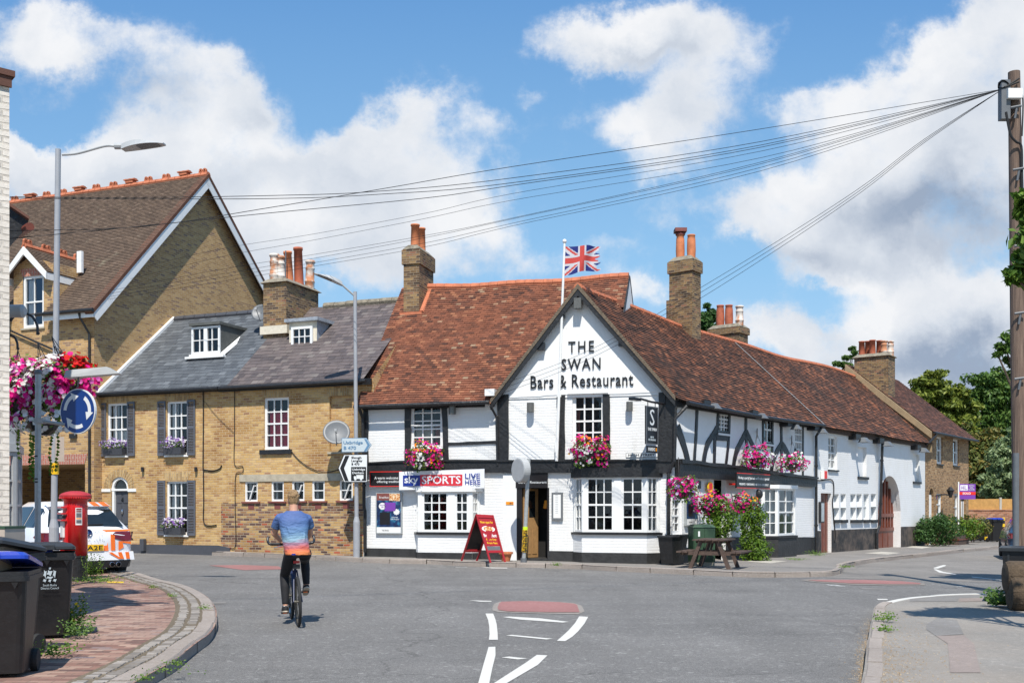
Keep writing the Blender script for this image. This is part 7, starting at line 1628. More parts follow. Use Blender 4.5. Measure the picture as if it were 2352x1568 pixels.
#  the white painted building at the left edge
Y0=12.0
AF=Fr(P(21.5,1000,Y0).xy,(.77,.64))
def left_building():
 H=thing('painted_building','cream painted brick building cut off by the left edge of the photo','building',AF.p(0,gz(-6,12)))
 zt=P(26,178,Y0).z;m=MB();wall(m,AF,-4,0,-.2,zt);m.poly(AF.p(0,-.2),AF.p(0,-.2,-1.5),AF.p(0,zt,-1.5),AF.p(0,zt));m.poly(AF.p(-4,-.2,-1.5),AF.p(0,-.2,-1.5),AF.p(0,zt,-1.5),AF.p(-4,zt,-1.5));m.build('wall','cream_brick',H)
 m=MB();m.fbox(AF,-4,.05,zt+.002,zt+.07,-1.55,.05);m.fbox(AF,-4,.02,zt-.12,zt,.0,.03);m.build('coping','tiles_dark',H)
 Ye=14.5;m=MB();a=[P(*cA(60,1195),Ye),P(*cA(225,1310),Ye),P(*cA(205,1400),Ye),P(*cA(60,1560),Ye),P(*cA(-40,1560),Ye),P(*cA(-40,1150),Ye)];m.prism(a,(-.5,.7,0));m.build('rear_eaves','black_paint',H)
 m=MB();m.prism([P(*cA(50,1180),Ye-.1),P(*cA(232,1308),Ye-.1),P(*cA(228,1325),Ye-.1),P(*cA(50,1205),Ye-.1)],(-.5,.9,0));m.build('rear_verge','tiles_dark',H)
 m=MB();q=P(*cA(235,1385),Ye-.15);m.tube([q,q+Vector((-.4,.5,.02))],.06,8);m.build('rear_gutter','brown_wood',H)
 Yb=18.6;p1,p2,p3=P(2,0,Yb),P(36,0,Yb+.25),P(47,0,Yb+1.3)
 fA=Fr(p1 .xy,(p2-p1).xy);fB=Fr(p2 .xy,(p3-p2).xy);wa=(Vector(p2 .xy)-Vector(p1 .xy)).length;wb=(Vector(p3 .xy)-Vector(p2 .xy)).length
 z0,z1=P(40,1228,Yb).z,P(40,988,Yb).z;zm=P(40,1036,Yb).z;g=gz(-9,19)+.1
 for f,w_,x0 in((fA,wa,0),(fB,wb,0)):
  m=MB();m.fbox(f,x0,w_,g-.2,z0-.1,-.1,.0);m.build('bay_base','brown_brick',H)
  m=MB();m.fbox(f,x0-.02,w_+.02,z0-.1,z0-.02,-.1,.08);m.build('bay_sill','stone',H)
  sash(H,f,(x0+.0,w_,z0,zm),2 if f is fB else 1,3,d=0,meet=False,fw=.07,bar=.04,mat='lamp_grey',sill=None,name='bay_window',glass='glass_sky',curtain=[(0,1,0,.32,'curtain_white')])
  m=MB();m.fbox(f,x0,w_,zm+.003,zm+.14,-.1,.06);m.build('bay_head','lamp_grey',H);m=MB();m.fbox(f,x0,w_,zm+.145,z1+.8,-.1,0);m.build('bay_upper','lamp_grey',H)
  m=MB();m.fbox(f,x0,w_,z0,zm,-.35,-.33);m.build('interior','dark_room',H)
 q=P(*cB(140,638),13.2);m=MB();M=Matrix.Rotation(R(90),3,'Y');m.lathe([(.01,-.14),(.08,-.12),(.085,.12),(.05,.15)],q,14,M);m.build('wall_lamp','lamp_grey',H)
 return H
LB=left_building()
m=MB();q=lambda x,y:P(*cB(x,y),13.4)
m.tube([q(90,560),q(92,1110)],.018,6);m.tube(smooth_path([q(110,740),q(160,680),q(250,662),q(330,690),q(380,760),q(394,830),q(392,880),q(408,860)],4),.017,6);m.tube(smooth_path([q(100,885),q(150,910),q(180,970),q(185,1035),q(195,1020)],4),.015,6)
tag(m.build('basket_bracket','black_metal'),'black curled iron hanging bracket on the cream painted wall','bracket')
def lb(label,x,y,rx,ry,spec,n,seed,hook,trail,fr=.042,leaf="leaf_bright",Yq=15.3,name='hanging_basket'):
 c=P(*cC(x,y),Yq);s=Yq/2400*.2929;return basket(label,c,rx*s,ry*s,spec,n,seed,hook=P(*cB(*hook),Yq),group='flower baskets at the left corner',fr=fr,leaf=leaf,trail=trail,lsize=.035,ry=rx*s*.8)
lb('flower basket nearest the cream wall, magenta at the bottom and white above',160,330,160,275,[('petals_white',.5,lambda d:d.z>-.1),('petals_magenta',.85,None)],560,61,(185,1040),.45)
lb('flower basket with mostly white petunias directly behind the galvanised pole',385,290,160,235,[('petals_white',.8,lambda d:d.x<.45),('petals_magenta',.9,None)],520,62,(392,960),.5)
lb('flower basket of deep magenta petunias touching the blue roundabout sign',560,260,175,185,[('petals_red',.85,lambda d:d.z>.45),('petals_magenta',.95,None)],400,63,(540,900),.2,Yq=15.6)
lb('flower basket of bright red geraniums crowning the left flower display',535,130,165,95,[('petals_red',.8,None)],170,64,(560,1000),0,Yq=15.8)
lb('flower basket of pale blooms in shade under the magenta ones',330,570,230,130,[('petals_white',.55,None)],150,65,(300,1300),.75)
#  wheelie bins
def crest(par,f,s,h,k,d,mat='sign_faded'):
 m=MB();rnd=random.Random(4)
 for(x,y,a,b)in((0,.9,.10,.10),(0,.6,.22,.22),(-.28,.55,.12,.3),(.28,.55,.12,.3),(0,.3,.3,.1),(-.3,.12,.14,.12),(.3,.12,.14,.12),(0,.1,.12,.12)):
  n=9;m.prism([f.p(s+k*(x+a*(1 if j%2 else .55)*math.cos(j*math.tau/n)),h+k*(y+b*(1 if j%2 else .55)*math.sin(j*math.tau/n)),d)for j in range(n)],f.n*.001)
 return m.build('crest',mat,par)
def wheelie(label,pos,rot,w_=.58,dp=.70,h=1.02,lid='bin_lid',lidang=0,tilt=0,mark=True,body='bin_plastic',group='wheelie bins on the brick pavement'):
 t=thing('wheelie_bin',label,'wheelie bin',(0,0,0),group);m=MB();n=5
 def ring(z,a,b,r=.06):
  out=[]
  for sx,sy,a0 in((1,1,0),(-1,1,90),(-1,-1,180),(1,-1,270)):
   for k in range(4):q=R(a0+k*30);out.append(Vector((sx*(a/2-r)+r*math.cos(q),sy*(b/2-r)+r*math.sin(q),z)))
  return out
 def loft(rings,mat,name,par=t):
  m=MB();N_=len(rings[0]);vs=[q for r_ in rings for q in r_];fs=[(i*N_+k,i*N_+(k+1)%N_,(i+1)*N_+(k+1)%N_,(i+1)*N_+k)for i in range(len(rings)-1)for k in range(N_)];fs+=[tuple(range(N_))[::-1],tuple(range((len(rings)-1)*N_,len(rings)*N_))];m.add(vs,fs);return m.build(name,mat,par)
 sh=lambda r_,dy:[q+Vector((0,dy,0))for q in r_]
 b=loft([sh(ring(.04,w_*.78,dp*.66),.05),sh(ring(.3,w_*.83,dp*.72),.035),ring(h-.10,w_*.96,dp*.92),ring(h-.08,w_*.97,dp*.93)],body,'body')
 loft([ring(h-.085,w_*1.06,dp*1.04),ring(h-.045,w_*1.06,dp*1.04),ring(h-.044,w_*1.02,dp),ring(h-.005,w_*1.02,dp)],body,'rim')
 for x in(-.2,0,.2):m=MB();m.prism([(x-.03,-dp*.47,h-.09),(x+.03,-dp*.47,h-.09),(x,-dp*.46,h-.15)],(0,-.03,0));m.build('rib',body,t)
 M=Matrix.Translation((0,dp*.5,h))@Matrix.Rotation(R(lidang),4,'X')@Matrix.Translation((0,-dp*.5,-h))
 tr=lambda r_:[(M@q)for q in r_]
 l=loft([tr(ring(h+.0,w_*1.05,dp*1.04)),tr(ring(h+.03,w_*1.05,dp*1.04)),tr(ring(h+.065,w_*.9,dp*.88)),tr(ring(h+.085,w_*.6,dp*.6))],lid,'lid')
 m=MB();m.box(M@Vector((0,-dp*.54,h+.02)),(.16,.08,.05));m.build('lid_grip',lid,l);m=MB();m.tube([M@Vector((-w_*.4,dp*.56,h+.02)),M@Vector((w_*.4,dp*.56,h+.02))],.018,8);m.build('handle',body,t)
 for s in(-1,1):m=MB();MM=Matrix.Rotation(R(90),3,'Y');m.lathe([(.10,-.03),(.105,0),(.10,.03)],(s*w_*.43,dp*.36,.10),18,MM);m.build('wheel','tyre',t)
 if mark:
  class FF:
   n=Vector((0,-1,0))
   def p(s,x,y,d=0):return Vector((x,-dp*(.36+.10*y/h)-d*1,y))
  crest(t,FF(),.03,h*.66,.17,.012);ftext('South Bucks\nDistrict Council',t,FF(),(-.06,.12,h*.58,h*.64),'sign_faded',d=.013,ext=.001)
 t.location=pos;t.rotation_euler=(R(tilt),0,R(rot));return t
gp=lambda u,v:G(u,v,.118)
b1=Vector((P(-3,1500,9.15).x,9.15,gz(-4,9)+.118));B1=wheelie('black wheelie bin in front, its blue lid propped up by a cardboard parcel',b1,14,lid='blue_plastic',lidang=-9,mark=False,w_=.58,dp=.68,h=.93)
b2=Vector((P(110,1450,11.8).x,11.8,gz(-5,12)+.118));wheelie('black wheelie bin with a white council crest, beside the weeds',b2,22,lidang=-3,h=.97,w_=.55,dp=.66)
b3=Vector((P(-8,1450,10.3).x,10.3,gz(-5,10)+.118));wheelie('black wheelie bin with a grey lid standing ajar behind the blue-lidded bin',b3,-12,lidang=-9,mark=False,h=1.02,w_=.62)
b4=Vector((P(92,1450,13.1).x,13.1,gz(-6,13)+.118));
t=thing('parcel','opened cardboard parcel with white address labels in the front bin','parcel',b1+Vector((0,0,1.0)));f=Fr((b1+Vector((-.42,-.36,0))).xy,(math.cos(R(14)),math.sin(R(14))));z=b1 .z+.93
m=MB();m.hexa([f.p(-.05,z,.04),f.p(.55,z-.02,.04),f.p(.55,z-.02,-.5),f.p(-.05,z,-.5),f.p(-.05,z+.15,.0),f.p(.56,z+.12,.0),f.p(.56,z+.12,-.5),f.p(-.05,z+.15,-.5)]);m.build('box','cardboard',t)
m=MB();m.fbox(f,.10,.36,z+.02,z+.13,.03,.045);m.mark().fbox(f,.33,.46,z-.0,z+.08,.035,.048);m.build('label','paper',t);m=MB();m.fbox(f,.49,.55,z+.02,z+.12,.03,.042);m.mark().fbox(f,-.03,.08,z+.02,z+.11,.03,.042);m.build('tape','sign_black',t);ftext('prime',t,f,(0,.07,z+.04,z+.08),'sign_faded',d=.046,ext=.001)
m=MB()
for k in range(7):m.fbox(f,.12+k*.014,.128+k*.014,z+.05,z+.11,.046,.047)
m.build('barcode','black',t)
q=b3+Vector((.05,.1,1.22));t=thing('cardboard_box','pale cardboard box with a green rim on top of the bins at the left edge','box',q);M=Matrix.Rotation(R(-12),3,'Z');q=P(4,1238,10.4);m=MB();m.box(q,(.30,.3,.22),M);m.build('carton','card_pale',t);m=MB();m.box(q+Vector((0,0,.12)),(.31,.31,.025),M);m.build('carton_rim','green_paint',t);f=Fr((q+M@Vector((-.15,-.151,0))).xy,(M@Vector((1,0,0))).xy);ftext('KENCO',t,f,(.16,.29,q.z-.04,q.z),'purple',d=.003,ext=.001)
m=MB();q=P(*cW(535,550),11.7);m.ell(q,(.16,.12,.10));o=m.build('refuse_bag','blue_plastic',smooth=True);tag(o,'blue plastic bag squeezed between the lids of the black bins','bag')
#  cars
def car(label,name,pos,rot,scale,paint,livery=False,kind='hatch',plate='LA2E'):
 t=thing(name,label,'car',(0,0,0));W_=.90
 van=kind=='van'
 st=[(0,.80,.86,.72),(.06,.90,.95,.78),(.16,.96,1.02,.72),(.42,.99,1.28,.66),(.62,1.0,1.43,.62),(1.2,1,1.475,.64),(2.0,1,1.47,.65),(2.45,1,1.40,.64),(3.15,1,1.02,.70),(3.25,.99,.99,.80),(3.9,.96,.88,.80),(4.15,.90,.74,.78),(4.25,.80,.60,.7)]
 if van:st=[(0,.9,1.1,.8),(.05,.97,1.75,.80),(.15,1,1.86,.8),(2.5,1,1.9,.8),(3.1,1,1.8,.76),(3.8,1,1.15,.76),(4.6,.97,.95,.8),(4.8,.85,.7,.75)]
 m=MB();rings=[]
 for(y,tp,top,rw)in st:
  w1=W_*tp;sh=min(.95,top-.03);L=[(w1*.88,.30),(w1*.97,.38),(w1,.55),(w1*.995,.75),(w1*.95,sh),(W_*rw*tp+.02 if top>1 else w1*.90,max(top-.05,sh+.005)),(W_*rw*tp*.9,top),(W_*rw*tp*.5,top+.012)]
  ring=[Vector((x,y,z))for x,z in L]+[Vector((-x,y,z))for x,z in L[::-1]];rings.append(ring)
 N_=len(rings[0]);m.add([q for r_ in rings for q in r_],[(i*N_+k,(i+1)*N_+k,(i+1)*N_+(k+1)%N_,i*N_+(k+1)%N_)for i in range(len(rings)-1)for k in range(N_)]+[tuple(range(N_)),tuple(range((len(rings)-1)*N_,len(rings)*N_))[::-1]])
 bmo=m.build('body',paint,t,smooth=True,uvm=1)
 md=bmo.modifiers.new('b','BEVEL');md.width=.03;md.segments=2;md.limit_method='ANGLE';md.angle_limit=R(35)
 def side(y,k):
  for a,b in zip(st[:-1],st[1:]):
   if a[0]<=y<=b[0]:
    f_=(y-a[0])/(b[0]-a[0]);tp,top,rw=[a[i]+(b[i]-a[i])*f_ for i in(1,2,3)];sh=min(.95,top-.03);x0,z0,x1,z1=W_*tp*.95,sh,W_*rw*tp+.02,max(top-.05,sh+.005);return Vector((x0+(x1-x0)*k,y,z0+(z1-z0)*k))
 def patch(name,mat,pts,par=t,th=.006):m=MB();m.poly(*pts);return m.build(name,mat,par)
 for s in(-1,1):
  ys=[.50,.75,1.15]if not van else[.3,.8,1.3]
  for(ya,yb,nm)in(((.52,1.15,'side_window'),(1.22,2.05,'side_window'),(2.12,3.0,'side_window'))if not van else((.3,1.4,'side_window'),(2.2,3.2,'side_window'))):
   m=MB();n=5;A=[];
   for k in range(n+1):
    y=ya+(yb-ya)*k/n;A.append((side(y,.10),side(y,.90)))
   for(a,b),(c,d)in zip(A[:-1],A[1:]):
    e=Vector((.012,0,.004));q=[a+e,c+e,d+e,b+e];q=[Vector((s*p.x,p.y,p.z))for p in q];m.poly(*(q if s>0 else q[::-1]))
   m.build(nm,'car_glass',t)
 def rp(x,z,o=.01):
  y=0 if z<.86 else(.06*(z-.86)/.09 if z<.95 else(.06+.10*(z-.95)/.07 if z<1.02 else .16+.26*(z-1.02)/.26 if z<1.28 else .42+.2*(z-1.28)/.15));return Vector((x,y-o,z))
 def rpoly(name,mat,pts,o,par=t):
  m=MB();m.poly(*[rp(x,z,o)for x,z in pts]);return m.build(name,mat,par)
 if not van:
  m=MB();g_=[(1.00,.70),(1.08,.67),(1.20,.63),(1.33,.57)]
  for(z0,w0),(z1,w1)in zip(g_[:-1],g_[1:]):m.poly(rp(-w0,z0,.016),rp(w0,z0,.016),rp(w1,z1,.016),rp(-w1,z1,.016))
  rw=m.build('rear_window','car_glass',t);m=MB();m.tube([rp(-.12,1.035,.035),rp(.32,1.045,.035)],.014,6);m.build('wiper','car_dark',rw)
  m=MB();m.hexa([Vector((-.60,.46,1.375)),Vector((.60,.46,1.375)),Vector((.60,.75,1.45)),Vector((-.60,.75,1.45)),Vector((-.55,.42,1.39)),Vector((.55,.42,1.39)),Vector((.56,.75,1.47)),Vector((-.56,.75,1.47))]);m.build('spoiler',paint,t)
  for s in(-1,1):
   m=MB();z0,z1=.74,.90;q=[(.44,.84),(.50,.895),(.80,.90),(.80,.73),(.66,.72),(.47,.78)]
   m.poly(*[rp(s*x,z,.014)for x,z in(q if s>0 else q[::-1])]);m.poly(*[Vector((s*x,y,z))for x,y,z in[(.80,-.012,.90),(.865,.045,.90),(.885,.16,.88),(.905,.30,.81),(.88,.06,.73),(.80,-.012,.73)]]);m.build('tail_light','tail_red',t)
  m=MB();m.hexa([Vector((-.86,-.03,.36)),Vector((.86,-.03,.36)),Vector((.89,.2,.36)),Vector((-.89,.2,.36)),Vector((-.84,-.02,.52)),Vector((.84,-.02,.52)),Vector((.90,.2,.52)),Vector((-.90,.2,.52))]);o=m.build('bumper',paint,t)
  m=MB();m.hexa([Vector((-.72,-.02,.22)),Vector((.72,-.02,.22)),Vector((.85,.2,.22)),Vector((-.85,.2,.22)),Vector((-.78,-.035,.355)),Vector((.78,-.035,.355)),Vector((.88,.2,.355)),Vector((-.88,.2,.355))]);d=m.build('diffuser','car_dark',t)
  for x in(.42,.54):m=MB();MM=Matrix.Rotation(R(90),3,'X');m.lathe([(.035,-.06),(.05,.05),(.045,.055),(.03,.02)],(x,-.03,.28),14,MM,cap=False);m.build('exhaust','chrome',d)
  m=MB();m.poly(rp(-.27,.545,.042),rp(.27,.545,.042),rp(.27,.665,.042),rp(-.27,.665,.042));o=m.build('number_plate','plate_yellow',t)
  class FR:
   n=Vector((0,-1,0))
   def p(s,x,y,d=0):return rp(x,y,.042+d)
  ftext('HV17'+' '+plate if False else 'K'+plate,o,FR(),(-.22,.25,.562,.645),'black',d=.004,ext=.001,bold=.01)
  if livery:
   m=MB();MM=Matrix.Rotation(R(90),3,'X');m.lathe([(.055,.0),(.062,.012),(.07,.012),(.075,.0)],rp(0,.885,.02),24,MM,cap=False);e=m.build('emblem_ring','chrome',t);m=MB();m.lathe([(.001,.004),(.06,.004)],rp(0,.885,.02),24,MM);m.build('emblem_disc','sign_blue',e);ftext('V',e,FR(),(-.028,.028,.888,.935),'chrome',d=-.005,ext=.002,bold=.01);ftext('W',e,FR(),(-.045,.045,.838,.885),'chrome',d=-.005,ext=.002,bold=.01)
   for pts in([(.27,.94),(.29,.54),(.37,.54),(.35,.905)],[(.27,.94),(.35,.905),(.79,.915),(.79,.945)],[(.41,.86),(.42,.54),(.50,.54),(.49,.83)],[(.56,.72),(.56,.54),(.66,.60),(.64,.69)],[(.56,.72),(.64,.69),(.80,.66),(.80,.71)]):rpoly('livery_stripe','orange',pts,.0135)
   for pts in([(.36,.51),(.43,.51),(.62,.38),(.56,.38)],[(.54,.51),(.61,.51),(.66,.38),(.59,.38)],[(.68,.51),(.75,.51),(.77,.38),(.70,.38)]):rpoly('livery_stripe','orange',pts,.040)
   m=MB();rnd=random.Random(2)
   for i in range(90):
    x,z=rnd.uniform(-.7,.3),rnd.uniform(.68,.97);m.poly(rp(x-.006,z-.005,.0125),rp(x+.006,z-.005,.0125),rp(x+.006,z+.005,.0125),rp(x-.006,z+.005,.0125))
   m.build('livery_dots','grey_dark',t)
   for x0 in(.02,.24,.42):m=MB();m.hexa([Vector((x0,.75,1.492)),Vector((x0+.13,.75,1.492)),Vector((x0+.10,1.3,1.494)),Vector((x0-.0,1.3,1.494)),Vector((x0,.43,1.44)),Vector((x0+.13,.43,1.44)),Vector((x0+.13,.75,1.495)),Vector((x0,.75,1.495))])if False else m.poly(Vector((x0,.425,1.395)),Vector((x0+.12,.425,1.395)),Vector((x0+.12,.75,1.475)),Vector((x0,.75,1.475)));m.build('roof_stripe','orange',t)
 wy=(.78,3.42)if not van else(.9,3.9)
 for y in wy:
  for s in(-1,1):
   MM=Matrix.Rotation(R(90),3,'Y');m=MB();m.lathe([(.20,-.10),(.30,-.11),(.325,-.07),(.325,.07),(.30,.11),(.20,.10)],(s*.80,y,.325),26,MM);w_=m.build('wheel','tyre',t,smooth=False);m=MB();m.lathe([(.03,.09),(.19,.085),(.205,.105)],(s*.80,y,.325),20,MM if s>0 else Matrix.Rotation(R(-90),3,'Y'),cap=False);m.build('wheel_rim','rim_metal',w_)
   m=MB();m.lathe([(.36,-.02),(.365,.02)],(s*.885,y,.325),26,MM);
 t.location=pos;t.rotation_euler=(0,0,R(rot));t.scale=(scale,)*3;return t
car('white hatchback with orange stripes parked behind the red post box','parked_car',Vector((P(203,1300,22.3).x,22.3,gz(-9,22))),40,1.13,'car_white',livery=True)
car('white van parked behind the grey bay window at the left edge','parked_van',Vector((P(45,1200,27.5).x-1.2,27.5,gz(-12,27))),60,1.0,'car_white',kind='van')
car('dark car parked at the right edge behind the telegraph pole','parked_car',Vector((P(2338,1288,34).x+.75,34.2,gz(16,34))),-21,1.0,'vehicle_blue',plate='R18')
#  trees, hedges and weeds
def tree(label,u,vb,Y,blobs,mat,n,size,seed,trunk=True,group='trees beyond the far wall',name='tree',h0=None,th=.22):
 """blobs: (u, v, ru, rv) clumps of the crown seen from the street, each given its own depth"""
 rnd=random.Random(seed);base=P(u,vb,Y);base.z=h0 if h0 is not None else gz(20,48)-.1
 t=thing(name,label,'tree',base,group);m=MB();k=Y/2400;cs=[]
 tot=sum(b[2]*b[3]for b in blobs)
 for(bu,bv,ru,rv)in blobs:
  dy=rnd.uniform(-.35,.35)*ru*k*1.6;c=P(bu,bv,Y+dy);cs.append(c)
  sub=max(5,int(ru*rv/60));cnt=int(n*ru*rv/tot)
  for j in range(sub):
   a=Vector((rnd.gauss(0,.48),rnd.gauss(0,.48),rnd.gauss(0,.48)));a=a if a.length<1 else a.normalized();cc=c+Vector((a.x*ru*k,a.y*ru*k*.9,a.z*rv*k));r_=rnd.uniform(.22,.42)*min(ru,rv)*k*1.2
   leaves(m,cc,r_*1.25,r_*1.25,r_*.75,max(12,int(cnt/sub)),size,seed+j,fill=True,droop=.2)
 m.build('crown',mat,t)
 if trunk:
  m=MB();top=sum(cs,Vector())/len(cs);m.tube([base,base.lerp(top,.5)+Vector((.2,0,0)),top],[th,th*.7,th*.3],8)
  for c in cs:m.tube([base.lerp(top,rnd.uniform(.35,.8)),c],[th*.35,th*.1],6)
  m.build('trunk','bark',t)
 return t
tree('yellow-green leafy tree just right of the far brown house roof',2160,1200,74,[(2150,885,45,30),(2125,915,38,32),(2185,905,35,34),(2160,950,50,36),(2200,950,40,40),(2140,975,40,30),(2205,1000,40,35)],'leaf_yellow',22000,.19,101)
tree('tall dark green tree in the middle of the far tree belt',2290,1200,80,[(2262,890,42,32),(2305,885,40,36),(2345,900,45,40),(2255,940,46,40),(2310,950,55,45),(2360,980,45,60),(2270,1000,50,45),(2330,1040,55,55)],'leaf_mid',26000,.20,102)
tree('rusty green tree behind the far brick wall beside the sold sign',2240,1200,66,[(2250,1010,38,36),(2225,1045,32,36),(2265,1060,42,42),(2235,1100,36,38),(2275,1110,36,40),(2215,1000,25,30)],'leaf_rust',16000,.18,103)
tree('pale silvery green tree behind the fence beside the telegraph pole',2310,1200,62,[(2305,1060,34,42),(2330,1090,36,50),(2290,1110,30,36),(2340,1030,34,46),(2320,1140,36,28)],'leaf_pale',13000,.16,104)
tree('dark shadowy tree filling the gap low behind the fence',2260,1200,69,[(2230,1130,40,34),(2290,1140,46,34),(2345,1130,40,40),(2225,1075,26,40),(2300,1075,40,45),(2200,1060,26,60),(2180,1010,26,40)],'leaf_dark',16000,.20,105)
tree('dark conifer rising behind the tall pub chimney',1628,1100,62,[(1622,722,18,24),(1628,750,24,30),(1635,785,30,34),(1618,800,24,40),(1640,830,30,40)],'leaf_dark',12000,.17,106,group='trees behind the pub')
tree('small sparse tree behind the ridge left of the last chimney',1930,1100,66,[(1915,862,20,14),(1940,840,20,16),(1955,815,16,12),(1900,852,12,9),(1960,800,10,8),(1935,875,30,16),(1925,900,30,20)],'leaf_mid',5500,.15,107,group='trees behind the pub')
t=tree('leafy street tree at the right edge, its branches hanging over the telegraph pole',2520,1400,12.0,[(2362,470,30,34),(2372,545,36,40),(2360,610,34,34),(2335,640,22,16),(2420,540,70,90),(2480,480,80,90),(2560,420,90,90),(2560,560,90,60),(2480,620,60,40)],'leaf_near',9000,.075,108,group=None,h0=.1,th=.10)
t2=tree('tree with small dark leaves reaching out behind the telegraph pole',2460,1300,22,[(2310,800,22,14),(2330,780,22,18),(2325,830,18,16),(2345,850,18,22),(2290,810,12,6),(2390,780,50,50),(2380,720,40,30),(2460,700,70,70),(2450,800,60,60)],'leaf_mid',8000,.10,109,group=None,h0=-.1,th=.15)
def bushy(label,name,cat,c,r,n,size,mat,seed,base=None,extra=(),group=None):
 t=thing(name,label,cat,Vector((c.x,c.y,base if base is not None else c.z-r[2])),group);m=MB();rnd=random.Random(seed)
 for j in range(18):a=Vector((rnd.uniform(-1,1),rnd.uniform(-1,1),rnd.uniform(-1,1)));a=a.normalized()*.62 if a.length>.62 else a;leaves(m,c+Vector((a.x*r[0],a.y*r[1],a.z*r[2])),r[0]*.42,r[1]*.42,r[2]*.42,n//18,size,seed+j)
 m.build('foliage',mat,t);m=MB()
 for j in range(5):m.tube([Vector((c.x+rnd.uniform(-.15,.15),c.y,t.location.z)),c+Vector((rnd.uniform(-.5,.5)*r[0],rnd.uniform(-.5,.5)*r[1],0))],.015,5)
 m.build('stems','bark',t);return t
hz=lambda p,d:WF.p(p[0],p[1],d)
r=rect(WF,cL,985,895,1195,1140,.9);bushy('clipped dark green hedge against the end of the white annex','hedge','hedge',WF.p((r[0]+r[1])/2-.1,(r[2]+r[3])/2,.8),(1.15,.7,(r[3]-r[2])/2*1.1),5200,.06,'leaf_dark',120,base=-.15)
r=rect(WF,cL,1200,950,1320,1060,.9);bushy('bright feathery green plant growing in the wooden planter','potted_plant','plant',WF.p((r[0]+r[1])/2,(r[2]+r[3])/2,.7),((r[1]-r[0])/2,.5,.55),1800,.07,'leaf_bright',121)
r2=rect(WF,cL,1210,1055,1288,1130,.9);t=thing('planter','weathered brown wooden planter before the far brown house','planter',WF.p((r2[0]+r2[1])/2,-.2,.8));m=MB();m.fbox(WF,r2[0],r2[1],-.2,r2[3],.45,1.1);m.build('box','weathered_wood',t);m=MB();m.fbox(WF,r2[0]-.03,r2[1]+.03,r2[3]-.22,r2[3]-.18,.43,1.13);m.build('band','brown_wood',t)
r=rect(WF,cL,1312,872,1402,1110,.6);bushy('tall tangled climbing shrub at the corner of the far brown house','shrub','shrub',WF.p((r[0]+r[1])/2,(r[2]+r[3])/2,.5),((r[1]-r[0])/2*.9,.5,(r[3]-r[2])/2),2600,.07,'leaf_rust',122,base=-.2)
def weed(label,u,v,h,w_,n,seed,mat='leaf_bright',dz=.118,flowers_=0,size=.03,group='weeds in the paving'):
 p=G(u,v,dz);rnd=random.Random(seed);t=thing('weed',label,'weed',p,group);m=MB()
 for i in range(n):
  a=rnd.uniform(0,math.tau);L_=h*rnd.uniform(.4,1);d=Vector((math.cos(a)*w_*rnd.uniform(.1,.6),math.sin(a)*w_*.5,L_));b=p+Vector((rnd.gauss(0,w_*.22),rnd.gauss(0,w_*.15),0));k=max(2,int(L_/.04))
  for j in range(1,k+1):
   q=b+d*(j/k)+Vector((0,0,-.25*(j/k)**2*d.xy.length));u_=Vector((rnd.uniform(-1,1),rnd.uniform(-1,1),rnd.uniform(0,.6))).normalized()*size*rnd.uniform(.7,1.5);s_=u_.orthogonal().normalized()*size*.35;m.add([q,q+u_*.5+s_,q+u_,q+u_*.5-s_],[(0,1,2,3)])
 m.build('foliage',mat,t)
 if flowers_:flowers(t,p+Vector((0,0,h*.6)),w_*.5,w_*.4,h*.4,[('petals_yellow',1,None)],flowers_,.018,seed)
 return t
weed('tall leafy weed with yellow flowers right of the crested bin',165,1455,.50,.30,120,201,flowers_=12)
weed('spreading low weeds in front of the crested bin',122,1512,.22,.40,80,202,size=.03)
weed('dark weed against the bottom of the crested bin',178,1466,.28,.35,80,203,'leaf_mid')
weed('feathery weed growing at the foot of the post box',214,1334,.60,.30,70,204)
weed('low weeds spreading right of the post box',232,1338,.2,.8,120,205)
weed('low weeds round the left of the post box base',150,1338,.15,.6,60,206)
for i,(u,v)in enumerate(((471,1400),(396,1372),(350,1352),(380,1545),(400,1530),(330,1567))):weed('small weed tuft among the granite setts, number %d of the row from the kerb tip'%(i+1)if False else('small grass tuft among the granite setts',)[0],u,v,.09,.16 if i!=3 else .4,40,210+i,'leaf_bright',.13,size=.02,group='small tufts among the setts')
weed('tuft of grass on the kerb of the right corner',*cN(710,850),.16,.22,70,230,size=.03);weed('lower tuft of grass on the right corner kerb',*cN(690,960),.09,.18,50,231,size=.03);weed('broad-leaved weed at the foot of the black container',*cN(2060,670),.3,.3,90,232,'leaf_mid',size=.06)
weed('weed at the foot of the pub corner downpipe',*cJ(150,1448),.16,.3,60,233);weed('weeds at the foot of the downpipe between pub wing and annex',*cJ(1275,1385),.25,.5,80,234);weed('patch of grass below the wing bay window',*cJ(1110,1412),.12,.6,80,235);weed('grass growing at the foot of the cottage wall',*cE(1020,1502),.25,.7,120,236);weed('small weed on the kerb by the leaning pole',*cO(1370,170),.12,.2,50,237);weed('grass on the kerb corner of the side road',*cN(245,210),.12,.3,60,238)
m=MB();rnd=random.Random(5)
for i in range(2600):
 if i<1300:x,y=rnd.gauss(455,55)*1.0,rnd.uniform(800,1600);x=590-(y-740)*.16-rnd.expovariate(1/45)-8;dz=.003
 else:x,y=650+rnd.expovariate(1/280),rnd.uniform(740,1600);dz=.119
 if x>2300:continue
 p=G(*cN(x,y),dz);s=rnd.uniform(.003,.011)*(1.0 if y>1000 else .8);a=rnd.random()*6
 m.add([p+Vector((math.cos(a)*s,math.sin(a)*s,0)),p+Vector((math.cos(a+2.1)*s,math.sin(a+2.1)*s,0)),p+Vector((math.cos(a+4.2)*s,math.sin(a+4.2)*s,0)),p+Vector((0,0,s*.8))],[(0,1,3),(1,2,3),(2,0,3)])
tag(m.build('gravel','grit'),kind='stuff')
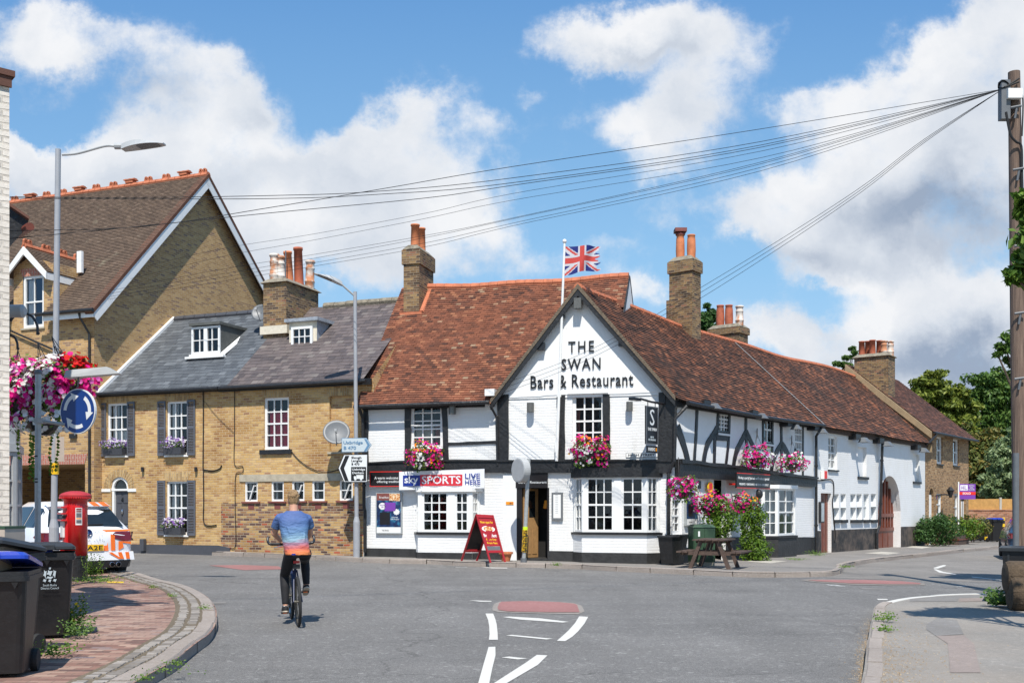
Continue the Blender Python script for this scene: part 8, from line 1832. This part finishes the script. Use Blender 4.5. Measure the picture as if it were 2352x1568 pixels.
#  far right: wall, fence, bins, posts, sign
FW=Fr(P(2215,1200,57).xy,(1,-.06));zg=gz(25,48)+.1
m=MB();zt=P(2260,1172,56.5).z;wall(m,FW,-.5,9,-1,zt);m.fbox(FW,-.5,9,zt+.002,zt+.06,-.25,.03);o=m.build('brick_wall','red_brick');tag(o,'low red brick boundary wall at the end of the side street','wall')
t=thing('panel_fence','new orange wooden fence panels on top of the far brick wall','fence',FW.p(4,zt));z1=P(2260,1145,56.5).z
for k in range(4):
 s=-.4+k*2.35;m=MB();m.fbox(FW,s+.06,s+2.29,zt+.06,z1,-.12,-.08);m.build('fence_panel','fence_wood',t);m=MB();m.fbox(FW,s-.06,s+.06,zt+.06,z1+.08,-.16,-.04);m.build('fence_post','concrete',t)
wheelie('blue-lidded black wheelie bin between the striped posts down the side street',G(*cV(1700,520),.118),3,lid='blue_plastic',mark=False,h=1.12,group='wheelie bins down the side street')
wheelie('dark wheelie bin partly hidden by the climbing shrub',G(*cV(1405,505),.118),5,lid='bin_lid',mark=False,h=1.05,group='wheelie bins down the side street')
for i,(x,yb,yt,lbl)in enumerate(((1848,510,82,'tallest yellow and black striped bollard, right of the blue-lidded bin'),(1535,495,118,'striped bollard between the two far wheelie bins'),(1446,470,110,'striped bollard with a yellow top left of the far bins'),(1633,470,112,'striped bollard behind the left of the blue-lidded bin'),(1737,470,108,'striped bollard behind the middle of the blue-lidded bin'))):
 Yb=55.2 if i>1 else 53.5;b=P(*cV(x,yb),Yb);b.z=zg-.05;z=P(*cV(x,yt),Yb).z;t=thing('bollard',lbl,'bollard',b,'striped bollards');n=8
 for j in range(n):
  m=MB();m.lathe([(.085,0),(.085,(z-b.z)/n)],b+Vector((0,0,(z-b.z)*j/n)),10);m.build('band','black_metal' if j%2==0 else 'yellow',t)
r=rect(WF,cL,1248,655,1376,775,1.3);fs_=Fr(P(*cL(1248,700),50.5).xy,(1,.05));r=rect(fs_,cL,1248,655,1376,775);t=thing('estate_sign','purple estate agent board with a red SOLD band on a white post','sign',fs_.p(r[0],zg));H_=r[3]-r[2];W_=r[1]-r[0]
m=MB();m.fbox(fs_,*r,-.03,0);m.build('board','purple',t);m=MB();m.fbox(fs_,r[0],r[1],r[2]+H_*.28,r[2]+H_*.48,.002,.006);m.build('sold_band','tomato',t);ftext('SOLD',t,fs_,(r[0]+W_*.2,r[0]+W_*.7,r[2]+H_*.31,r[2]+H_*.45),'banner_white',d=.01,bold=.02)
m=MB();m.fbox(fs_,r[0]+W_*.06,r[0]+W_*.52,r[2]+H_*.57,r[2]+H_*.93,.002,.006);m.build('logo_panel','banner_white',t);ftext('HKL',t,fs_,(r[0]+W_*.12,r[0]+W_*.46,r[2]+H_*.63,r[2]+H_*.87),'purple',d=.01);ftext('HILTON\nKING\n& LOCKE',t,fs_,(r[0]+W_*.57,r[0]+W_*.93,r[2]+H_*.58,r[2]+H_*.92),'banner_white',d=.01)
m=MB();m.fbox(fs_,r[0]-.06,r[0],zg-.1,r[3]+.1,-.05,.01);m.build('post','white_paint',t)
#  telegraph pole, container and wires
pb_=P(2348,1300,20.0);pb_.z=gz(9,20);ptop=P(2329,166,20.0);t=thing('telegraph_pole','tall brown wooden telegraph pole at the right edge','telegraph pole',pb_);m=MB();m.tube([pb_,pb_.lerp(ptop,.5),ptop],[.155,.14,.108],18);m.build('pole','pole_wood',t)
m=MB();q=P(*cX(436,530),19.9);m.box(q,(.17,.15,.74));m.build('cable_box','grey_dark',t);q=P(*cX(541,460),19.8);m=MB();m.box(q,(.27,.1,.18));m.build('white_box','white_paint',t)
for x,y in((548,650),(573,1300)):q=P(*cX(x,y),19.83);m=MB();m.tube([q+Vector((-.08,0,.08)),q+Vector((.10,-.05,.10))],.025,6);m.tube([q+Vector((.03,-.02,.1)),q+Vector((0,0,-.12))],.022,6);m.build('step','grey_dark',t)
for v in(575,730,880):q=P(2340,v,19.83);m=MB();m.tube([q+Vector((-.08,0,.08)),q+Vector((.10,-.05,.10))],.025,6);m.tube([q+Vector((.03,-.02,.1)),q+Vector((0,0,-.12))],.022,6);m.build('step','grey_dark',t)
m=MB();q=lambda x,y:P(*cX(x,y),19.82);m.tube(smooth_path([q(455,650),q(500,880),q(560,960),q(615,1010),q(622,1300),q(628,1600)],5),.022,6);m.tube(smooth_path([q(590,430),q(632,520),q(622,900)],5),.014,6)
for k in range(6):m.tube(smooth_path([q(375,400),q(380+k*6,350-k*5),q(430+k*5,320+k*3),q(480,360),q(430,395),q(375,400)],6),.012,5)
m.tube([q(440,390),q(590,335)],.02,6);m.tube([q(480,370),q(590,300)],.02,6);m.build('pole_cables','cable',t)
m=MB();m.tube([P(2333.5,1300,19.75),P(2333.5,1040,19.75)],.055,10);m.build('conduit','dish_grey',t)
Yc=16.6;cb=Vector((P(2301,1400,Yc).x,Yc,gz(8,16)+.118));f=Fr(cb.xy,(.89,-.45));zt=P(2301,1257,Yc).z;t=thing('waste_container','big black plastic waste container at the right edge of the pavement','container',f.p(.6,cb.z))
m=MB();m.hexa([f.p(.06,cb.z+.12,0),f.p(1.3,cb.z+.12,0),f.p(1.3,cb.z+.12,-.9),f.p(.06,cb.z+.12,-.9),f.p(0,zt-.05,.03),f.p(1.36,zt-.05,.03),f.p(1.36,zt-.05,-.95),f.p(0,zt-.05,-.95)]);m.build('tub','bin_plastic',t);m=MB();m.fbox(f,-.04,1.4,zt-.05,zt,-1,.07);m.build('rim','bin_lid',t)
for s_,d_ in((.1,-.1),(1.2,-.1),(.1,-.8),(1.2,-.8)):m=MB();m.fbox(f,s_-.05,s_+.05,cb.z,cb.z+.12,d_-.05,d_+.05);m.build('foot','tyre',t)
q=P(2320,1375,16.1);m=MB();m.fbox(f,.08,.11,cb.z+.2,zt-.1,.0,.035);m.build('rib','bin_lid',t)
for i,(u,v,r1,lb_)in enumerate(((2335,1325,.25,'upper brown hessian roll leaning on the black container'),(2345,1362,.27,'lower brown hessian roll with its round end showing'))):
 q=P(u+4,v,15.75-.15*i);m=MB();MM=Matrix.Rotation(R(90),3,'Y')@Matrix.Rotation(R(12),3,'X');m.lathe([(.02,-.02),(r1*.6,-.015),(r1*.9,0),(r1,.05),(r1,.9),(r1*.8,.95)],q+Vector((-.20,0,0)),18,MM);o=m.build('hessian_roll','sandbag');tag(o,lb_,'roll','hessian rolls')
PT=P(2303,205,19.9)
def cable(label,pts,Y_end,r=.005,start=None):
 """pts in survey pixels from the pole to the far fixing"""
 S=start or PT;n=len(pts);us=[2303]+[p[0]for p in pts];path=[S]
 tot=us[0]-us[-1]
 for(u,v)in pts:
  f_=(2303-u)/tot;w_=1/19.9+(1/Y_end-1/19.9)*f_;path.append(P(u,v,1/w_))
 m=MB();m.tube(smooth_path(path,8),r,5);tag(m.build('overhead_cable','cable'),label,'cable','overhead cables')
cable('topmost overhead cable sweeping left to the big brick house ridge',[(1750,296),(1176,383),(900,430),(631,475),(330,520),(22,530)],13.5)
cable('overhead cable that ends level beside the black eaves at the left',[(1750,325),(1176,409),(860,440),(631,449),(300,454),(22,452)],13.5)
cable('overhead cable just below the level one at the left end',[(1750,333),(1176,420),(860,447),(631,456),(300,457),(22,455)],13.5)
cable('overhead cable crossing the tall gable below its apex',[(1750,338),(1176,426),(976,455),(631,488),(300,522),(22,548)],13.5)
cable('overhead cable fourth from the top over the cottages',[(1750,347),(1176,445),(976,490),(717,538),(517,570),(330,612)],35.2)
cable('overhead cable fifth from the top over the cottages',[(1750,362),(1176,460),(976,502),(717,552),(517,588),(300,640)],35.0)
cable('upper of the four close cables over the cottages chimney',[(1750,372),(1176,501),(976,541),(717,585),(517,617),(250,668)],34.8)
cable('second of the four close cables over the cottages chimney',[(1750,376),(1176,503),(976,546),(717,594),(517,628),(240,676)],34.8)
cable('third of the four close cables over the cottages chimney',[(1750,384),(1176,513),(976,558),(717,604),(517,636),(235,684)],34.8)
cable('lowest of the four close cables over the cottages chimney',[(1750,392),(1176,519),(976,567),(717,612),(517,645),(230,690)],34.8)
for i,(a,b)in enumerate(((662,884),(673,894),(686,905))):
 cable(('upper','middle','lower')[i]+' of three cables falling to the left corner of the pub gable',[(2120,322+i*4),(1980,428+i*6),(1800,545+i*9),(1607,a),(1450,755+i*10),(1300,828+i*10),(1148,b)],29.1,r=.005)
q=Vector((8.4,15.2,.1));m=MB();m.tube([q,q+Vector((0,0,6.2))],.07,10);m.tube([q+Vector((0,0,6.1)),q+Vector((-.35,.6,6.3))],.03,8);tag(m.build('wooden_post','pole_wood'),'wooden post standing on the right corner just outside the picture','post')
#  cyclist
def remesh(m,vox,smooth=3,dec=None):
 me=bpy.data.meshes.new('r');me.from_pydata(m.v,[],m.f);o=bpy.data.objects.new('r',me);COL.objects.link(o)
 a=o.modifiers.new('r','REMESH');a.mode='VOXEL';a.voxel_size=vox;b=o.modifiers.new('s','SMOOTH');b.iterations=smooth;b.factor=.6
 bpy.context.view_layer.update();ev=o.evaluated_get(bpy.context.evaluated_depsgraph_get());e=bpy.data.meshes.new_from_object(ev)
 out=MB();out.v=[tuple(v.co)for v in e.vertices];out.f=[tuple(p.vertices)for p in e.polygons];bpy.data.objects.remove(o);bpy.data.meshes.remove(e);return out
def secloft(m,secs,seg=20):
 """sections (x, y, z, half width, half depth) joined up"""
 vs=[];fs=[]
 for(x,y,z,a,b)in secs:
  for k in range(seg):t=k*math.tau/seg;vs.append((x+a*math.copysign(abs(math.cos(t))**.8,math.cos(t)),y+b*math.copysign(abs(math.sin(t))**.8,math.sin(t)),z))
 for i in range(len(secs)-1):
  for k in range(seg):fs.append((i*seg+k,i*seg+(k+1)%seg,(i+1)*seg+(k+1)%seg,(i+1)*seg+k))
 m.add(vs,fs+[tuple(range(seg))[::-1],tuple(range((len(secs)-1)*seg,len(secs)*seg))]);return m
def cyclist():
 r0=G(*cS(508,1450));fw=G(*cS(455,1388));hd=Vector((fw.x-r0 .x,fw.y-r0 .y));rz=math.atan2(hd.y,hd.x)-math.pi/2
 loc=Vector((r0 .x,r0 .y,r0 .z))
 B=thing('bicycle','dark blue bicycle ridden away down the road','bicycle',(0,0,0));WB=1.03;WR=.335
 MM=Matrix.Rotation(R(90),3,'Y')
 for y,nm in((0,'rear'),(WB,'front')):
  m=MB();n=40;path=[(0,y+(WR-.02)*math.cos(k*math.tau/n),WR+(WR-.02)*math.sin(k*math.tau/n))for k in range(n+1)];m.tube(path,.021,8,cap=False);w_=m.build('wheel','tyre',B,smooth=True)
  m=MB();path=[(0,y+(WR-.05)*math.cos(k*math.tau/n),WR+(WR-.05)*math.sin(k*math.tau/n))for k in range(n+1)];m.tube(path,.012,6,cap=False)
  for k in range(18):a=k*math.tau/18;m.tube([(.02*(1 if k%2 else-1),y,WR),(0,y+(WR-.05)*math.cos(a),WR+(WR-.05)*math.sin(a))],.0018,4)
  m.tube([(-.05,y,WR),(.05,y,WR)],.018,8);m.build('rim','rim_metal',w_)
 bb=Vector((0,.43,.29));st=Vector((0,.26,.80));ht=Vector((0,.80,.86));hb=Vector((0,.86,.70))
 m=MB();m.tube([bb,st],.016,8);m.tube([bb,hb],.018,8);m.tube([st+Vector((0,.03,-.05)),ht],.016,8);m.tube([ht,hb],.02,8)
 for s in(-1,1):m.tube([Vector((s*.055,0,WR)),bb+Vector((s*.03,0,0))],.010,6);m.tube([Vector((s*.055,0,WR)),st+Vector((s*.02,0,-.06))],.010,6);m.tube([Vector((s*.05,WB,WR)),Vector((s*.05,.93,.66)),hb],.012,6)
 m.build('frame','bike_frame',B)
 m=MB();m.tube([st,st+Vector((0,-.04,.15))],.014,8);secloft(m,[(0,.13,.955,.08,.13),(0,.13,.985,.09,.16),(0,.13,1.0,.07,.12)],14);s_=m.build('saddle','black_metal',B);m=MB();m.ell((0,.02,.965),(.082,.07,.05));m.build('saddle_rear','black_metal',s_,smooth=True)
 m=MB();m.box((-.045,-.045,.97),(.05,.02,.02));m.build('saddle_badge','sky_navy',s_)
 m=MB();m.box((0,.06,.86),(.085,.03,.035));m.build('rear_light','red_lens',B);m=MB();m.box((0,.08,.80),(.09,.06,.06));m.build('light_bracket','car_dark',B)
 hz_=1.08;hy=.76
 m=MB();m.tube([ht,(0,hy,hz_)],.016,8);m.tube([(-.17,hy,hz_),(.17,hy,hz_)],.013,8);m.build('stem','black_metal',B)
 for s in(-1,1):
  m=MB();m.tube(smooth_path([(s*.15,hy,hz_),(s*.24,hy-.01,hz_+.002),(s*.295,hy-.02,hz_+.01),(s*.318,hy+.02,hz_+.04),(s*.318,hy+.05,hz_+.085),(s*.305,hy+.06,hz_+.11)],5),[.019]*26,9);m.build('handlebar','black_metal',B,smooth=True)
  m=MB();m.tube([(s*.12,hy+.02,hz_-.02),(s*.24,hy+.04,hz_-.045)],.007,5);m.build('brake_lever','chrome',B)
 m=MB();m.lathe([(.02,-.005),(.095,-.004),(.095,.004),(.02,.005)],bb+Vector((.05,0,0)),24,MM);m.build('chainring','grey_dark',B);m=MB();m.box((.055,.2,.31),(.012,.44,.1));
 ca=R(62);cr_=.17;ped={}
 for s in(-1,1):
  e=bb+Vector((s*.085,s*cr_*math.cos(ca)*-1*-1*.55,s*cr_*.78));m=MB();m.tube([bb+Vector((s*.07,0,0)),e],.012,6);m.build('crank','chrome',B);m=MB();m.box(e+Vector((s*.06,0,0)),(.10,.08,.02));p_=m.build('pedal','car_dark',B);m=MB();m.box(e+Vector((s*.06,-.042,0)),(.06,.004,.015));m.build('reflector','orange',p_);ped[s]=e+Vector((s*.06,0,0))
  #  the rider
 Pn=thing('person','person cycling away in a blue to orange t-shirt, black trousers and no helmet','person',(0,0,0))
 tx=-.045
 sh={-1:Vector((tx-.185,.22,1.50)),1:Vector((tx+.185,.22,1.49))};el={-1:Vector((tx-.245,.36,1.235)),1:Vector((tx+.235,.36,1.245))};wr={-1:Vector((-.185,.62,1.125)),1:Vector((.165,.62,1.125))};ha={-1:Vector((-.155,.72,1.10)),1:Vector((.145,.72,1.10))}
 hip={-1:Vector((-.09,.10,.99)),1:Vector((.09,.10,.99))};kn={-1:Vector((-.15,.44,.66)),1:Vector((.13,.50,.86))}
 an={s:ped[s]+Vector((s*.0,-.06,.085))for s in(-1,1)}
 torso=[(0-.0,.09,.93,.155,.12),(tx*.3,.09,1.0,.165,.125),(tx*.6,.10,1.10,.158,.115),(tx,.13,1.22,.163,.115),(tx,.16,1.33,.182,.12),(tx,.19,1.43,.188,.115),(tx,.205,1.50,.15,.09),(tx,.215,1.545,.085,.07)]
 b=MB();secloft(b,torso[:-1]);b.tube([(tx,.215,1.50),(tx,.235,1.60),(tx-.0,.245,1.66)],[.062,.058,.06],14)
 hc=Vector((tx+.0,.27,1.70));b.ell(hc,(.073,.092,.105));b.ell(hc+Vector((0,.035,-.055)),(.055,.06,.06));b.ell(hc+Vector((0,.096,-.02)),(.011,.018,.022))
 for s in(-1,1):
  b.ell(hc+Vector((s*.077,.0,-.018)),(.010,.022,.032));b.tube([sh[s]+Vector((-s*.04,0,-.04)),sh[s].lerp(el[s],.45),el[s]],[.04,.046,.042],12);b.tube([el[s],wr[s]],[.043,.027],12);b.ell(el[s],(.043,.043,.043))
  b.ell(ha[s]+Vector((0,-.02,.005)),(.036,.045,.022))
  for k in range(4):x=ha[s].x+s*(-.03+k*.02);y=ha[s].y;b.tube([(x,y,hz_+.03),(x,y+.045,hz_+.03),(x,y+.072,hz_+.0),(x,y+.05,hz_-.025)],[.0095,.009,.0085,.008],6)
  b.tube([(ha[s].x-s*.035,ha[s].y-.03,hz_+.02),(ha[s].x-s*.05,ha[s].y+.01,hz_+.0),(ha[s].x-s*.04,ha[s].y+.03,hz_-.02)],[.012,.010,.009],6)
  b.tube([hip[s],kn[s]],[.075,.05],12);b.tube([kn[s],an[s]],[.052,.036],12)
 remesh(b,.011,3).build('body','skin',Pn,smooth=True)
 s_=MB();secloft(s_,[(0,.085,.955,.172,.142),(tx*.3,.09,1.02,.170,.138)]+[(x,y,z,a+.014,c+.016)for x,y,z,a,c in torso[2:]]);
 for s in(-1,1):s_.tube([sh[s]+Vector((-s*.05,0,-.035)),sh[s].lerp(el[s],.12)+Vector((-s*.01,0,-.02)),sh[s].lerp(el[s],.4),sh[s].lerp(el[s],.7)+Vector((s*.004,0,0))],[.06,.066,.067,.068],14)
 for k in range(6):a=-.12+k*.05;s_.tube([(tx+a,.02-.0*k,1.36-.03*k),(tx+a*.8+.03,.012,1.24),(tx*.5+a*.7,.0,1.10),(a*.6,-.025,.99)],[.004,.010,.012,.007],6)
 o=remesh(s_,.011,4).build('shirt','shirt',Pn,smooth=True,loc=(0,0,0))
 m=MB()
 class FB:
  n=Vector((0,-1,0))
  def p(s,x,y,d=0):return Vector((tx+.01+x,.095-d+.02,y))
 m.prism([FB().p(.017*math.cos(k*math.tau/14),1.478+.017*math.sin(k*math.tau/14),.0)for k in range(14)],(0,-.002,0));
 m.build('shirt_logo','paper',o)
 q=MB();secloft(q,[(0,.10,.915,.16,.125),(0,.10,.96,.17,.135),(0,.095,1.01,.165,.13)])
 for s in(-1,1):
  q.tube([hip[s]+Vector((0,.0,-.02)),hip[s].lerp(kn[s],.5),kn[s]],[.095,.082,.064],14);q.ell(kn[s],(.064,.064,.066));q.tube([kn[s],kn[s].lerp(an[s],.35)+Vector((0,-.02,0)),kn[s].lerp(an[s],.93)],[.064,.062,.046],14)
 remesh(q,.011,3).build('trousers','trousers',Pn,smooth=True)
 for s in(-1,1):
  t_=R(-28 if s>0 else-8);M=Matrix.Rotation(t_,3,'X');m=MB();c=ped[s]+Vector((0,.02,.045));secloft(m,[(0,0,-.03,.043,.13),(0,0,-.01,.047,.135),(0,-.01,.02,.042,.115),(0,-.05,.05,.036,.06)],14);m.v=[tuple(c+M@Vector(v))for v in m.v];sh_=m.build('shoe','trousers',Pn,smooth=True)
  m=MB();secloft(m,[(0,0,-.045,.046,.138),(0,0,-.028,.048,.138)],14);m.v=[tuple(c+M@Vector(v))for v in m.v];m.build('sole','shoe_pale',sh_);m=MB();secloft(m,[(0,-.075,.0,.030,.045),(0,-.07,.05,.034,.045),(0,-.05,.075,.034,.042)],12);m.v=[tuple(c+M@Vector(v))for v in m.v];m.build('sock','paper',Pn)
 h=MB();h.ell(hc+Vector((0,-.012,.022)),(.080,.096,.100));rnd=random.Random(9)
 for k in range(120):
  a=rnd.uniform(0,math.tau);e=rnd.uniform(.1,1.4);d=Vector((math.cos(a)*math.cos(e)*.078,math.sin(a)*math.cos(e)*.094-.012,math.sin(e)*.105+.02));h.ell(hc+d,(.012,.02,.014),seg=6,rings=4)
 secloft(h,[(hc.x,hc.y-.03,hc.z-.075,.052,.055),(hc.x,hc.y-.03,hc.z-.03,.070,.068),(hc.x,hc.y-.015,hc.z+.02,.078,.088)])
 remesh(h,.009,2).build('hair','hair',Pn,smooth=True)
 for o in(B,Pn):o.location=loc;o.rotation_euler=(0,0,rz)
 B.rotation_euler=(0,R(-1.5),rz)
cyclist()
